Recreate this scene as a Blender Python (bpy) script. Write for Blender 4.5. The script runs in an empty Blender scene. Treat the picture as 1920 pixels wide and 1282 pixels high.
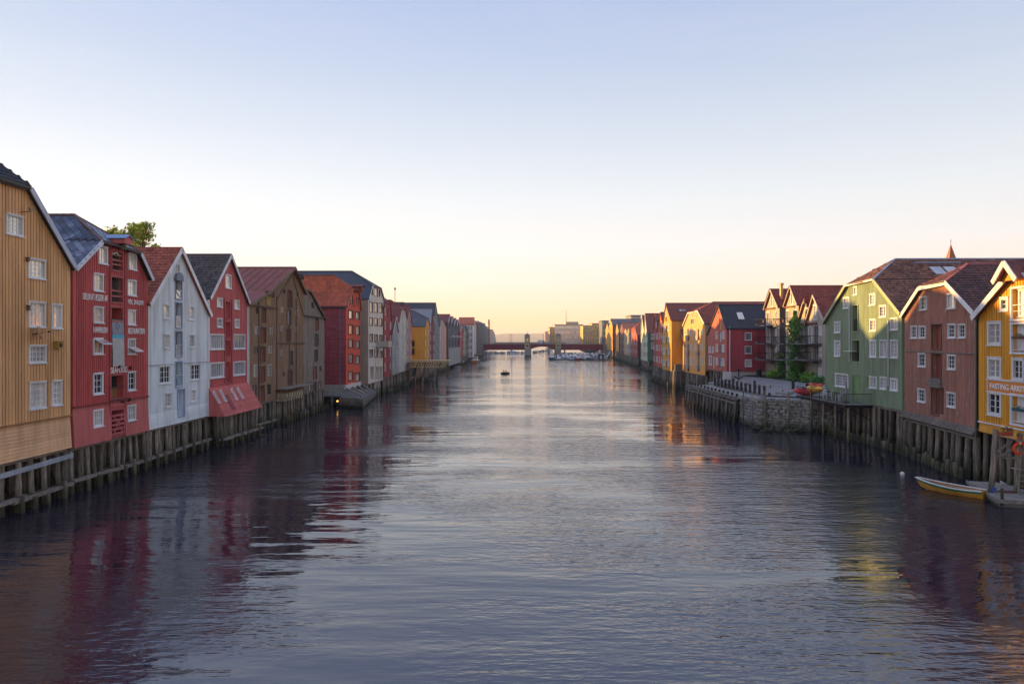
import bpy, bmesh, math, random
import numpy as np
from mathutils import Vector, Matrix, noise as mnoise
random.seed(7); np.random.seed(7)
R = math.radians
SC = bpy.context.scene
COL = SC.collection

# ------------------------------------------------------------------ camera, sky, sun, exposure
F = 1280.0; VX = 970.0; VY = 640.0; CH = 10.0            # focal length in photo pixels, vanishing point, eye height above water
cam_d = bpy.data.cameras.new('camera'); cam = bpy.data.objects.new('camera', cam_d); COL.objects.link(cam)
cam_d.sensor_width = 36; cam_d.lens = 24; cam_d.clip_start = .3; cam_d.clip_end = 30000
cam.location = (0, 0, CH)
cam.rotation_euler = (R(90) + math.atan(-1/F), 0, math.atan(10/F))
SC.camera = cam

SUN_EL, SUN_AZ = 4.2, -64.0                              # azimuth from +Y, clockwise positive
world = bpy.data.worlds.new('World'); SC.world = world; world.use_nodes = True
wn = world.node_tree.nodes; wl = world.node_tree.links; wn.clear()
sky = wn.new('ShaderNodeTexSky'); sky.sky_type = 'NISHITA'; sky.sun_disc = False
sky.sun_elevation = R(SUN_EL); sky.sun_rotation = R(SUN_AZ)
sky.altitude = 0; sky.air_density = 1.0; sky.dust_density = 0.6; sky.ozone_density = 2.0
bg = wn.new('ShaderNodeBackground'); bg.inputs[1].default_value = 0.12
wo = wn.new('ShaderNodeOutputWorld')
wl.new(sky.outputs[0], bg.inputs[0])
def _lin(h):
    v = [int(h[i:i+2],16)/255 for i in (0,2,4)]; return [x/12.92 if x <= .04045 else ((x+.055)/1.055)**2.4 for x in v]
# a hazy evening sky: thin high haze whitens the Nishita sky, warm at the horizon, lavender blue overhead
tcw = wn.new('ShaderNodeTexCoord'); spw = wn.new('ShaderNodeSeparateXYZ'); wl.new(tcw.outputs['Generated'], spw.inputs[0])
rw = wn.new('ShaderNodeValToRGB'); wl.new(spw.outputs[2], rw.inputs[0]); el = rw.color_ramp.elements
stops = [(0,'fac384'),(.02,'fbd09c'),(.05,'f6dabc'),(.085,'eeded0'),(.13,'e4e0de'),(.2,'d5dadf'),(.28,'c3ccd9'),(.36,'b0bdd3'),(.45,'9fafd0'),(.6,'9db0da'),(1,'9cb0e0')]
while len(el) < len(stops): el.new(.5)
for i,(p,c) in enumerate(stops): el[i].position = p; el[i].color = (*_lin(c),1)
dt = wn.new('ShaderNodeVectorMath'); dt.operation = 'DOT_PRODUCT'; wl.new(tcw.outputs['Generated'], dt.inputs[0])
dt.inputs[1].default_value = (math.sin(R(SUN_AZ)), math.cos(R(SUN_AZ)), .1)
mrw = wn.new('ShaderNodeMapRange'); wl.new(dt.outputs['Value'], mrw.inputs[0]); mrw.inputs[1].default_value = -1; mrw.inputs[2].default_value = 1
mrw.inputs[3].default_value = .46; mrw.inputs[4].default_value = .55
mpw = wn.new('ShaderNodeMapping'); mpw.inputs['Scale'].default_value = (1.6,1.6,16); wl.new(tcw.outputs['Generated'], mpw.inputs[0])
nzw = wn.new('ShaderNodeTexNoise'); nzw.inputs['Scale'].default_value = 1.3; nzw.inputs['Detail'].default_value = 6; nzw.inputs['Distortion'].default_value = .6; wl.new(mpw.outputs[0], nzw.inputs['Vector'])
crw = wn.new('ShaderNodeMapRange'); wl.new(nzw.outputs[0], crw.inputs[0]); crw.inputs[1].default_value = .52; crw.inputs[2].default_value = .85; crw.inputs[4].default_value = .07
mcw = wn.new('ShaderNodeMix'); mcw.data_type = 'RGBA'; wl.new(crw.outputs[0], mcw.inputs[0]); wl.new(rw.outputs[0], mcw.inputs[6]); mcw.inputs[7].default_value = (.95,.86,.76,1)
bg2 = wn.new('ShaderNodeBackground'); wl.new(mcw.outputs[2], bg2.inputs[0]); wl.new(mrw.outputs[0], bg2.inputs[1])
mxw = wn.new('ShaderNodeMixShader'); mxw.inputs[0].default_value = .94; wl.new(bg.outputs[0], mxw.inputs[1]); wl.new(bg2.outputs[0], mxw.inputs[2])
wl.new(mxw.outputs[0], wo.inputs[0])

sun_d = bpy.data.lights.new('sun', 'SUN'); sun_d.energy = 5.0; sun_d.angle = R(.5); sun_d.color = (1, .58, .17)
sun = bpy.data.objects.new('sun', sun_d); COL.objects.link(sun)
_a, _e = R(SUN_AZ), R(SUN_EL)
to_sun = Vector((math.sin(_a)*math.cos(_e), math.cos(_a)*math.cos(_e), math.sin(_e)))
sun.rotation_euler = to_sun.to_track_quat('Z', 'Y').to_euler(); sun.location = to_sun*300
SC.view_settings.view_transform = 'Standard'; SC.view_settings.look = 'None'
SC.view_settings.exposure = 1.4; SC.view_settings.gamma = 1.0; SC.view_settings.use_curve_mapping = False

# ------------------------------------------------------------------ helpers
def link(o, parent=None):
    COL.objects.link(o)
    if parent is not None: o.parent = parent
    return o
def tag(o, label=None, cat=None, group=None, kind=None):
    if label: o['label'] = label
    if cat: o['category'] = cat
    if group: o['group'] = group
    if kind: o['kind'] = kind
    return o
def empty(name, loc=(0,0,0), rz=0, **k):
    o = bpy.data.objects.new(name, None); o.location = loc; o.rotation_euler = (0,0,rz); o.empty_display_size = .3
    link(o); return tag(o, **k)
def srgb(h):
    h = h.lstrip('#'); v = [int(h[i:i+2],16)/255 for i in (0,2,4)]
    return tuple(x/12.92 if x <= .04045 else ((x+.055)/1.055)**2.4 for x in v)

class MB:
    def __init__(s): s.v = []; s.f = []
    def add(s, vs, fs):
        n = len(s.v); s.v += [tuple(v) for v in vs]; s.f += [tuple(i+n for i in f) for f in fs]; return s
    def box(s, x0, y0, z0, x1, y1, z1, M=None):
        vs = [Vector(p) for p in ((x0,y0,z0),(x1,y0,z0),(x1,y1,z0),(x0,y1,z0),(x0,y0,z1),(x1,y0,z1),(x1,y1,z1),(x0,y1,z1))]
        if M is not None: vs = [M @ v for v in vs]
        return s.add(vs, [(0,3,2,1),(4,5,6,7),(0,1,5,4),(1,2,6,5),(2,3,7,6),(3,0,4,7)])
    def beam(s, p, q, w, h, up=(0,0,1)):
        p, q = Vector(p), Vector(q); d = (q-p); L = d.length; d.normalize(); u = Vector(up)
        r = d.cross(u)
        if r.length < 1e-4: r = d.cross(Vector((1,0,0)))
        r.normalize(); u = r.cross(d)
        M = Matrix((( r.x,d.x,u.x,p.x),(r.y,d.y,u.y,p.y),(r.z,d.z,u.z,p.z),(0,0,0,1)))
        return s.box(-w/2,0,-h/2,w/2,L,h/2,M)
    def tube(s, p, q, r0, r1=None, n=8, cap=True):
        if r1 is None: r1 = r0
        p, q = Vector(p), Vector(q); d = (q-p).normalized(); a = d.orthogonal().normalized(); b = d.cross(a)
        vs = []
        for c, r in ((p,r0),(q,r1)):
            for i in range(n):
                t = 2*math.pi*i/n; vs.append(c + a*math.cos(t)*r + b*math.sin(t)*r)
        fs = [(i,(i+1)%n,n+(i+1)%n,n+i) for i in range(n)]
        if cap: fs += [tuple(range(n))[::-1], tuple(range(n,2*n))]
        return s.add(vs, fs)
    def prism(s, pts, y0, y1):          # pts (x,z) outline, extruded along y
        n = len(pts)
        vs = [(x,y0,z) for x,z in pts] + [(x,y1,z) for x,z in pts]
        return s.add(vs, [tuple(range(n)), tuple(range(n,2*n))[::-1]] + [(i,n+i,n+(i+1)%n,(i+1)%n) for i in range(n)])
    def plate(s, poly, th):             # planar 3D polygon with thickness below it
        P = [Vector(p) for p in poly]; n = len(P)
        nor = Vector((0,0,0))
        for i in range(n): nor += P[i].cross(P[(i+1)%n])
        nor.normalize()
        if nor.z < 0: P = P[::-1]; nor = -nor
        Q = [p - nor*th for p in P]
        return s.add(P+Q, [tuple(range(n)), tuple(range(n,2*n))[::-1]] + [(i,n+i,n+(i+1)%n,(i+1)%n) for i in range(n)])
    def mesh(s, name, mat, smooth=False):
        me = bpy.data.meshes.new(name); me.from_pydata(s.v, [], s.f); me.update()
        if mat: me.materials.append(mat)
        bm = bmesh.new(); bm.from_mesh(me); bmesh.ops.recalc_face_normals(bm, faces=bm.faces); bm.to_mesh(me); bm.free()
        if smooth:
            for p in me.polygons: p.use_smooth = True
        return me
    def build(s, name, mat, parent=None, loc=(0,0,0), smooth=False, **k):
        o = bpy.data.objects.new(name, s.mesh(name, mat, smooth)); o.location = loc
        link(o, parent); return tag(o, **k)
def put(me, name, parent=None, loc=(0,0,0), rot=(0,0,0), scale=(1,1,1), **k):
    o = bpy.data.objects.new(name, me); o.location = loc; o.rotation_euler = rot; o.scale = scale
    link(o, parent); return tag(o, **k)

# ------------------------------------------------------------------ materials
MC = {}
def N(nt, t, **k):
    n = nt.nodes.new(t)
    for a, b in k.items(): setattr(n, a, b)
    return n
def new_mat(name):
    m = bpy.data.materials.new(name); m.use_nodes = True; nt = m.node_tree
    return m, nt, nt.nodes['Principled BSDF']
def pos_noise(nt, scale, nscale=1.0, detail=4, rough=.6, src='Position'):
    g = N(nt, 'ShaderNodeNewGeometry') if src == 'Position' else N(nt, 'ShaderNodeTexCoord')
    mp = N(nt, 'ShaderNodeMapping'); mp.inputs['Scale'].default_value = scale
    nt.links.new(g.outputs['Position' if src == 'Position' else 'Object'], mp.inputs[0])
    nz = N(nt, 'ShaderNodeTexNoise'); nz.inputs['Scale'].default_value = nscale
    nz.inputs['Detail'].default_value = detail; nz.inputs['Roughness'].default_value = rough
    nt.links.new(mp.outputs[0], nz.inputs['Vector']); return nz
def ramp(nt, src, stops):
    r = N(nt, 'ShaderNodeValToRGB'); e = r.color_ramp.elements
    while len(e) < len(stops): e.new(.5)
    for i, (p, c) in enumerate(stops): e[i].position = p; e[i].color = (*c, 1) if len(c) == 3 else c
    nt.links.new(src, r.inputs[0]); return r
def mixc(nt, a, b, fac, mode='MIX'):
    m = N(nt, 'ShaderNodeMix', data_type='RGBA', blend_type=mode)
    for s, i in ((fac,0),(a,6),(b,7)):
        if hasattr(s, 'is_output'): nt.links.new(s, m.inputs[i])
        else: m.inputs[i].default_value = (*s,1) if isinstance(s, tuple) else s
    return m.outputs[2]
def wood(hexc, rough=.65, weather=.18, worn=None, wornamt=.0, grain=(9,9,.7), bump=.25, name=None):
    """painted or bare boards: streaks along the grain, soft blotches, optional worn patches showing another colour"""
    key = ('wood',hexc,rough,weather,worn,wornamt,grain)
    if key in MC: return MC[key]
    c = srgb(hexc) if isinstance(hexc,str) else hexc
    c = tuple(min(.86, 1.2*x**.8+.004) for x in c)
    m, nt, b = new_mat(name or 'painted_boards')
    n1 = pos_noise(nt, grain, 1.0, 5, .65); n2 = pos_noise(nt, (.35,.35,.25), 1.0, 4, .6)
    dk = tuple(x*(1-weather*1.6) for x in c); lt = tuple(min(1, x*(1+weather*.5)) for x in c)
    r1 = ramp(nt, n1.outputs[0], [(.3,dk),(.7,lt)])
    r2 = ramp(nt, n2.outputs[0], [(.3,(1-weather,)*3),(.7,(1,)*3)])
    col = mixc(nt, r1.outputs[0], r2.outputs[0], 1.0, 'MULTIPLY')
    n4 = pos_noise(nt, (1.6,1.6,.16), 1.0, 4, .6); r4 = ramp(nt, n4.outputs[0], [(.38,(.74,.72,.70)),(.56,(1,)*3)])   # rain streaks
    col = mixc(nt, col, r4.outputs[0], .75, 'MULTIPLY')
    oi = N(nt, 'ShaderNodeObjectInfo'); rr = ramp(nt, oi.outputs['Random'], [(0,(.86,)*3),(1,(1.02,)*3)])
    col = mixc(nt, col, rr.outputs[0], 1.0, 'MULTIPLY')
    if worn:
        n3 = pos_noise(nt, (grain[0]*.5,grain[1]*.5,grain[2]*1.2), 1.0, 6, .7)
        r3 = ramp(nt, n3.outputs[0], [(.62-wornamt*.35,(0,)*3),(.72-wornamt*.3,(1,)*3)])
        col = mixc(nt, col, srgb(worn), r3.outputs[0])
    nt.links.new(col, b.inputs['Base Color'])
    b.inputs['Roughness'].default_value = rough; b.inputs['Specular IOR Level'].default_value = .3
    bp = N(nt, 'ShaderNodeBump'); bp.inputs['Strength'].default_value = bump; bp.inputs['Distance'].default_value = .01
    nt.links.new(n1.outputs[0], bp.inputs['Height']); nt.links.new(bp.outputs[0], b.inputs['Normal'])
    MC[key] = m; return m
def plain(hexc, rough=.5, metal=0, var=.12, scale=3.0, name='surface'):
    key = ('plain',hexc,rough,metal,var,scale)
    if key in MC: return MC[key]
    c = srgb(hexc); m, nt, b = new_mat(name)
    n1 = pos_noise(nt, (scale,)*3, 1.0, 5)
    r1 = ramp(nt, n1.outputs[0], [(.3,tuple(x*(1-var*1.5) for x in c)),(.7,tuple(min(1,x*(1+var*.4)) for x in c))])
    nt.links.new(r1.outputs[0], b.inputs['Base Color']); b.inputs['Roughness'].default_value = rough; b.inputs['Metallic'].default_value = metal
    MC[key] = m; return m
def tiles(hexa, hexb, rough=.7, geo=True, name='roof_tile'):
    """clay tiles: every tile its own shade"""
    key = ('tiles',hexa,hexb,geo)
    if key in MC: return MC[key]
    m, nt, b = new_mat(name)
    tc = N(nt, 'ShaderNodeTexCoord')
    mp = N(nt, 'ShaderNodeMapping'); mp.inputs['Scale'].default_value = (3.3,3.3,3.3)
    nt.links.new(tc.outputs['Object'], mp.inputs[0])
    wn_ = N(nt, 'ShaderNodeTexVoronoi'); wn_.inputs['Scale'].default_value = 1.0
    nt.links.new(mp.outputs[0], wn_.inputs['Vector'])
    n2 = pos_noise(nt, (.5,.5,.5), 1.0, 5)
    hsv = N(nt, 'ShaderNodeSeparateColor'); nt.links.new(wn_.outputs['Color'], hsv.inputs[0])
    r1 = ramp(nt, hsv.outputs[0], [(0,srgb(hexa)),(1,srgb(hexb))])
    r2 = ramp(nt, n2.outputs[0], [(.3,(.6,)*3),(.7,(1.05,)*3)])
    col = mixc(nt, r1.outputs[0], r2.outputs[0], 1.0, 'MULTIPLY')
    nt.links.new(col, b.inputs['Base Color']); b.inputs['Roughness'].default_value = rough
    if not geo:
        sx = N(nt,'ShaderNodeTexWave', wave_type='BANDS', bands_direction='Z'); sx.inputs['Scale'].default_value = .9
        nt.links.new(tc.outputs['Object'], sx.inputs[0])
        sy = N(nt,'ShaderNodeTexWave', wave_type='BANDS', bands_direction='Y'); sy.inputs['Scale'].default_value = .9
        nt.links.new(tc.outputs['Object'], sy.inputs[0])
        ad = N(nt,'ShaderNodeMath'); nt.links.new(sx.outputs[1], ad.inputs[0]); nt.links.new(sy.outputs[1], ad.inputs[1])
        bp = N(nt, 'ShaderNodeBump'); bp.inputs['Strength'].default_value = .7; bp.inputs['Distance'].default_value = .05
        nt.links.new(ad.outputs[0], bp.inputs['Height']); nt.links.new(bp.outputs[0], b.inputs['Normal'])
    MC[key] = m; return m
def glassm(kind):
    if kind in MC: return MC[kind]
    m, nt, b = new_mat('window_glass_'+kind)
    c, metal, ro = {'cream':('#f6efdf',.3,.08), 'mid':('#bcbabb',.4,.06), 'dark':('#3a3c42',.3,.05), 'curtain':('#e0d8ce',.3,.1)}[kind]
    n1 = pos_noise(nt, (1.4,1.4,1.4), 1.0, 2)
    r1 = ramp(nt, n1.outputs[0], [(.35,tuple(x*.75 for x in srgb(c))),(.65,srgb(c))])
    oi = N(nt, 'ShaderNodeObjectInfo'); rr = ramp(nt, oi.outputs['Random'], [(0,(.6,.62,.65)),(.3,(.9,)*3),(1,(1.15,1.13,1.08))])
    nt.links.new(mixc(nt, r1.outputs[0], rr.outputs[0], 1.0, 'MULTIPLY'), b.inputs['Base Color'])
    b.inputs['Metallic'].default_value = metal; b.inputs['Roughness'].default_value = ro
    bp = N(nt, 'ShaderNodeBump'); bp.inputs['Strength'].default_value = .15; bp.inputs['Distance'].default_value = .02
    n2 = pos_noise(nt, (2.2,2.2,2.2), 1.0, 1); nt.links.new(n2.outputs[0], bp.inputs['Height']); nt.links.new(bp.outputs[0], b.inputs['Normal'])
    MC[kind] = m; return m
def pile_mat():
    if 'pile' in MC: return MC['pile']
    m, nt, b = new_mat('weathered_pile')
    n1 = pos_noise(nt, (10,10,.8), 1.0, 6, .7)
    dry = ramp(nt, n1.outputs[0], [(.3,srgb('#4a4038')),(.5,srgb('#83776b')),(.7,srgb('#bdb1a2'))])
    wet = ramp(nt, n1.outputs[0], [(.3,srgb('#15130c')),(.5,srgb('#3f3f24')),(.75,srgb('#6f6f42'))])
    g = N(nt,'ShaderNodeNewGeometry'); sp = N(nt,'ShaderNodeSeparateXYZ'); nt.links.new(g.outputs['Position'], sp.inputs[0])
    n2 = pos_noise(nt, (1.2,1.2,.5), 1.0, 3)
    ma = N(nt,'ShaderNodeMath', operation='MULTIPLY_ADD'); nt.links.new(n2.outputs[0], ma.inputs[0]); ma.inputs[1].default_value = 1.6; nt.links.new(sp.outputs[2], ma.inputs[2])
    mr = N(nt,'ShaderNodeMapRange'); mr.inputs[1].default_value = 1.1; mr.inputs[2].default_value = 2.4; nt.links.new(ma.outputs[0], mr.inputs[0])
    col = mixc(nt, wet.outputs[0], dry.outputs[0], mr.outputs[0])
    oi = N(nt, 'ShaderNodeObjectInfo'); rr = ramp(nt, oi.outputs['Random'], [(0,(.4,.4,.38)),(1,(1.15,1.13,1.1))])
    col = mixc(nt, col, rr.outputs[0], 1.0, 'MULTIPLY')
    nt.links.new(col, b.inputs['Base Color']); b.inputs['Roughness'].default_value = .85
    bp = N(nt, 'ShaderNodeBump'); bp.inputs['Strength'].default_value = .6; bp.inputs['Distance'].default_value = .02
    nt.links.new(n1.outputs[0], bp.inputs['Height']); nt.links.new(bp.outputs[0], b.inputs['Normal'])
    MC['pile'] = m; return m
def stone_mat(a='#55504a', c='#8c857a', key='stone', s=1.3, green=True):
    if key in MC: return MC[key]
    m, nt, b = new_mat('stone_'+key)
    n1 = pos_noise(nt, (s*2,)*3, 1.0, 7, .65)
    col = ramp(nt, n1.outputs[0], [(.3,srgb(a)),(.7,srgb(c))]).outputs[0]
    oi = N(nt, 'ShaderNodeObjectInfo'); rr = ramp(nt, oi.outputs['Random'], [(0,(.7,)*3),(1,(1.15,)*3)])
    col = mixc(nt, col, rr.outputs[0], 1.0, 'MULTIPLY')
    if green:
        g = N(nt,'ShaderNodeNewGeometry'); sp = N(nt,'ShaderNodeSeparateXYZ'); nt.links.new(g.outputs['Position'], sp.inputs[0])
        n2 = pos_noise(nt, (.8,.8,.8), 1.0, 4)
        ma = N(nt,'ShaderNodeMath', operation='MULTIPLY_ADD'); nt.links.new(n2.outputs[0], ma.inputs[0]); ma.inputs[1].default_value = 1.5; nt.links.new(sp.outputs[2], ma.inputs[2])
        mr = N(nt,'ShaderNodeMapRange'); mr.inputs[1].default_value = .9; mr.inputs[2].default_value = 1.8; nt.links.new(ma.outputs[0], mr.inputs[0])
        col = mixc(nt, srgb('#34361e'), col, mr.outputs[0])
    nt.links.new(col, b.inputs['Base Color']); b.inputs['Roughness'].default_value = .85
    bp = N(nt, 'ShaderNodeBump'); bp.inputs['Strength'].default_value = .6; bp.inputs['Distance'].default_value = .05
    nt.links.new(n1.outputs[0], bp.inputs['Height']); nt.links.new(bp.outputs[0], b.inputs['Normal'])
    MC[key] = m; return m
def water_mat():
    m, nt, b = new_mat('river_water')
    b.inputs['Base Color'].default_value = (.006,.008,.024,1); b.inputs['Roughness'].default_value = .03
    b.inputs['IOR'].default_value = 2.0; b.inputs['Specular IOR Level'].default_value = .5
    big = pos_noise(nt, (.026,.022,1), 1.0, 4, .62)           # where gusts ruffle the surface
    strk = pos_noise(nt, (.012,.075,1), 1.0, 5, .65)         # long streaks lying across the river
    mxg = N(nt,'ShaderNodeMix'); mxg.inputs[0].default_value = .42; nt.links.new(big.outputs[0], mxg.inputs[2]); nt.links.new(strk.outputs[0], mxg.inputs[3])
    gust = ramp(nt, mxg.outputs[0], [(.455,(.03,)*3),(.53,(1,)*3)])
    a = pos_noise(nt, (1.1,3.0,1), 1.0, 2, .55)                # small wind ripples
    c = pos_noise(nt, (.20,.85,1), 1.0, 3, .45)               # longer undulation
    d = pos_noise(nt, (.07,.22,1), 1.0, 2, .5)
    def bump(h, dist, st, prev=None):
        q = N(nt,'ShaderNodeBump'); q.inputs['Distance'].default_value = dist; nt.links.new(h, q.inputs['Height'])
        if isinstance(st, float): q.inputs['Strength'].default_value = st
        else: nt.links.new(st, q.inputs['Strength'])
        if prev: nt.links.new(prev.outputs[0], q.inputs['Normal'])
        return q
    e = pos_noise(nt, (2.6,6.5,1), 1.0, 3, .6)
    b0 = bump(d.outputs[0], .22, .5, None); b1 = bump(c.outputs[0], .11, .6, b0); b2 = bump(a.outputs[0], .07, gust.outputs[0], b1); b2 = bump(e.outputs[0], .02, gust.outputs[0], b2)
    nt.links.new(b2.outputs[0], b.inputs['Normal'])
    return m
def leaf_mat(a='#2f4a14', c='#6f8a2a', key='leaf'):
    if key in MC: return MC[key]
    m, nt, b = new_mat('leaves_'+key)
    n1 = pos_noise(nt, (1.2,1.2,1.2), 1.0, 4)
    r1 = ramp(nt, n1.outputs[0], [(.35,srgb(a)),(.65,srgb(c))])
    nt.links.new(r1.outputs[0], b.inputs['Base Color']); b.inputs['Roughness'].default_value = .6
    MC[key] = m; return m
WHITE = wood('#dcdad8', .5, .07, bump=.1, name='white_paint'); DARKIN = plain('#141314', .8, name='dark_interior')
OLDW = wood('#766c62', .85, .3, worn='#a59a8c', wornamt=.2, grain=(1.2,9,9), name='grey_old_timber')
IRON = plain('#26262a', .5, .6, name='dark_iron'); PILE = pile_mat(); ROCK = stone_mat()
CONC = stone_mat('#7d7a74','#a29e96','concrete',.8)

UNIT = MB().box(-.5,-.5,-.5,.5,.5,.5)
unit_cache = {}
def unit_mesh(name, mat):
    k = (name, mat.name)
    if k not in unit_cache: unit_cache[k] = UNIT.mesh(name, mat)
    return unit_cache[k]
def ubox(name, mat, parent, x0,y0,z0,x1,y1,z1, **k):
    return put(unit_mesh(name,mat), name, parent, ((x0+x1)/2,(y0+y1)/2,(z0+z1)/2), (0,0,0), (x1-x0,y1-y0,z1-z0), **k)

# pile meshes: slightly knotty tapered logs, unit length
pile_me = []
for k in range(4):
    mb = MB(); n = 9; rings = 6; vs = []
    for j in range(rings):
        z = j/(rings-1); r = (1.08-.16*z)
        cx, cy = (random.uniform(-.12,.12), random.uniform(-.12,.12)) if 0 < j < rings-1 else (0,0)
        for i in range(n):
            t = 2*math.pi*i/n; rr = r*random.uniform(.93,1.07); vs.append((cx+math.cos(t)*rr, cy+math.sin(t)*rr, z))
    fs = [(j*n+i, j*n+(i+1)%n, (j+1)*n+(i+1)%n, (j+1)*n+i) for j in range(rings-1) for i in range(n)]
    fs += [tuple(range(n))[::-1], tuple((rings-1)*n+i for i in range(n))]
    mb.add(vs, fs); pile_me.append(mb.mesh('pile', PILE, True))
def pile(parent, p, q, r, name='pile', me=None, **k):
    p, q = Vector(p), Vector(q); d = q-p
    o = put(me or random.choice(pile_me), name, parent, p, (0,0,0), (r, r, d.length), **k)
    o.rotation_mode = 'QUATERNION'; o.rotation_quaternion = d.to_track_quat('Z','Y') @ Matrix.Rotation(random.uniform(0,6.28),3,'Z').to_quaternion()
    return o

# ------------------------------------------------------------------ windows
win_cache = {}
def window(parent, cx, cz, w, h, nx, ny, frame=None, glass='mid', cw=.1, rot=0, y=0, x_off=0, sill=True, simple=False, double=False, tilt=None):
    frame = frame or WHITE
    w = round(w/.05)*.05; h = round(h/.05)*.05
    key = (w,h,nx,ny,frame.name,glass,cw,simple,double)
    if key not in win_cache:
        m = MB(); a, b = w/2, h/2; i, j = a-cw, b-cw
        m.box(-a,-.085,-b,-i,.02,b).box(i,-.085,-b,a,.02,b).box(-i,-.083,j,i,.02,b).box(-i,-.083,-b,i,.02,-j)
        m.box(-a-.03,-.12,b,a+.03,.0,b+.05)
        sw = .035
        if not simple:
            m.box(-i,.03,-j,-i+sw,.078,j).box(i-sw,.03,-j,i,.078,j).box(-i+sw,.03,j-sw,i-sw,.076,j).box(-i+sw,.03,-j,i-sw,.076,-j+sw)
        for q in range(1,nx):
            x = -i+2*i*q/nx; t = .045 if (double and q*2 == nx) else .018
            if double and q*2 == nx: m.box(x-t,.01,-j+sw,x+t,.079,j-sw)
            else: m.box(x-t,.035,-j+sw,x+t,.072,j-sw)
        for q in range(1,ny):
            z = -j+2*j*q/ny; m.box(-i+sw,.037,z-.017,i-sw,.070,z+.017)
        p = MB().box(-i,.06,-j,i,.1,j)
        win_cache[key] = (m.mesh('window',frame), p.mesh('pane',glassm(glass)))
    wm, pm = win_cache[key]
    o = put(wm, 'window', parent, (cx, y, cz), (0,0,rot))
    if tilt: o.rotation_euler = (tilt,0,rot)
    put(pm, 'pane', o)
    if sill: ubox('sill', frame, o, -w/2-.06,-.14,-h/2-.07,w/2+.06,-.0,-h/2-.005)
    return o, (cx-w/2+cw, cz-h/2+cw, cx+w/2-cw, cz+h/2-cw), (cx-w/2, cz-h/2, cx+w/2, cz+h/2)

# ------------------------------------------------------------------ houses
def LP(px, D): return (-D, F*D/(VX-px))
def ray(px, py): return Vector(((px-VX)/F, 1, (VY-py)/F))
def at_z(px, py, z=0):
    t = (CH-z)/((py-VY)/F); return Vector(((px-VX)/F*t, t, z))
def at_y(px, py, Y): r = ray(px,py)*Y; return Vector((r.x, r.y, r.z+CH))
def interp(top, s):
    for (a,za),(b,zb_) in zip(top, top[1:]):
        if a-1e-6 <= s <= b+1e-6: return za+(zb_-za)*((s-a)/(b-a) if b > a else 0)
    return top[0][1] if s < top[0][0] else top[-1][1]

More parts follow.
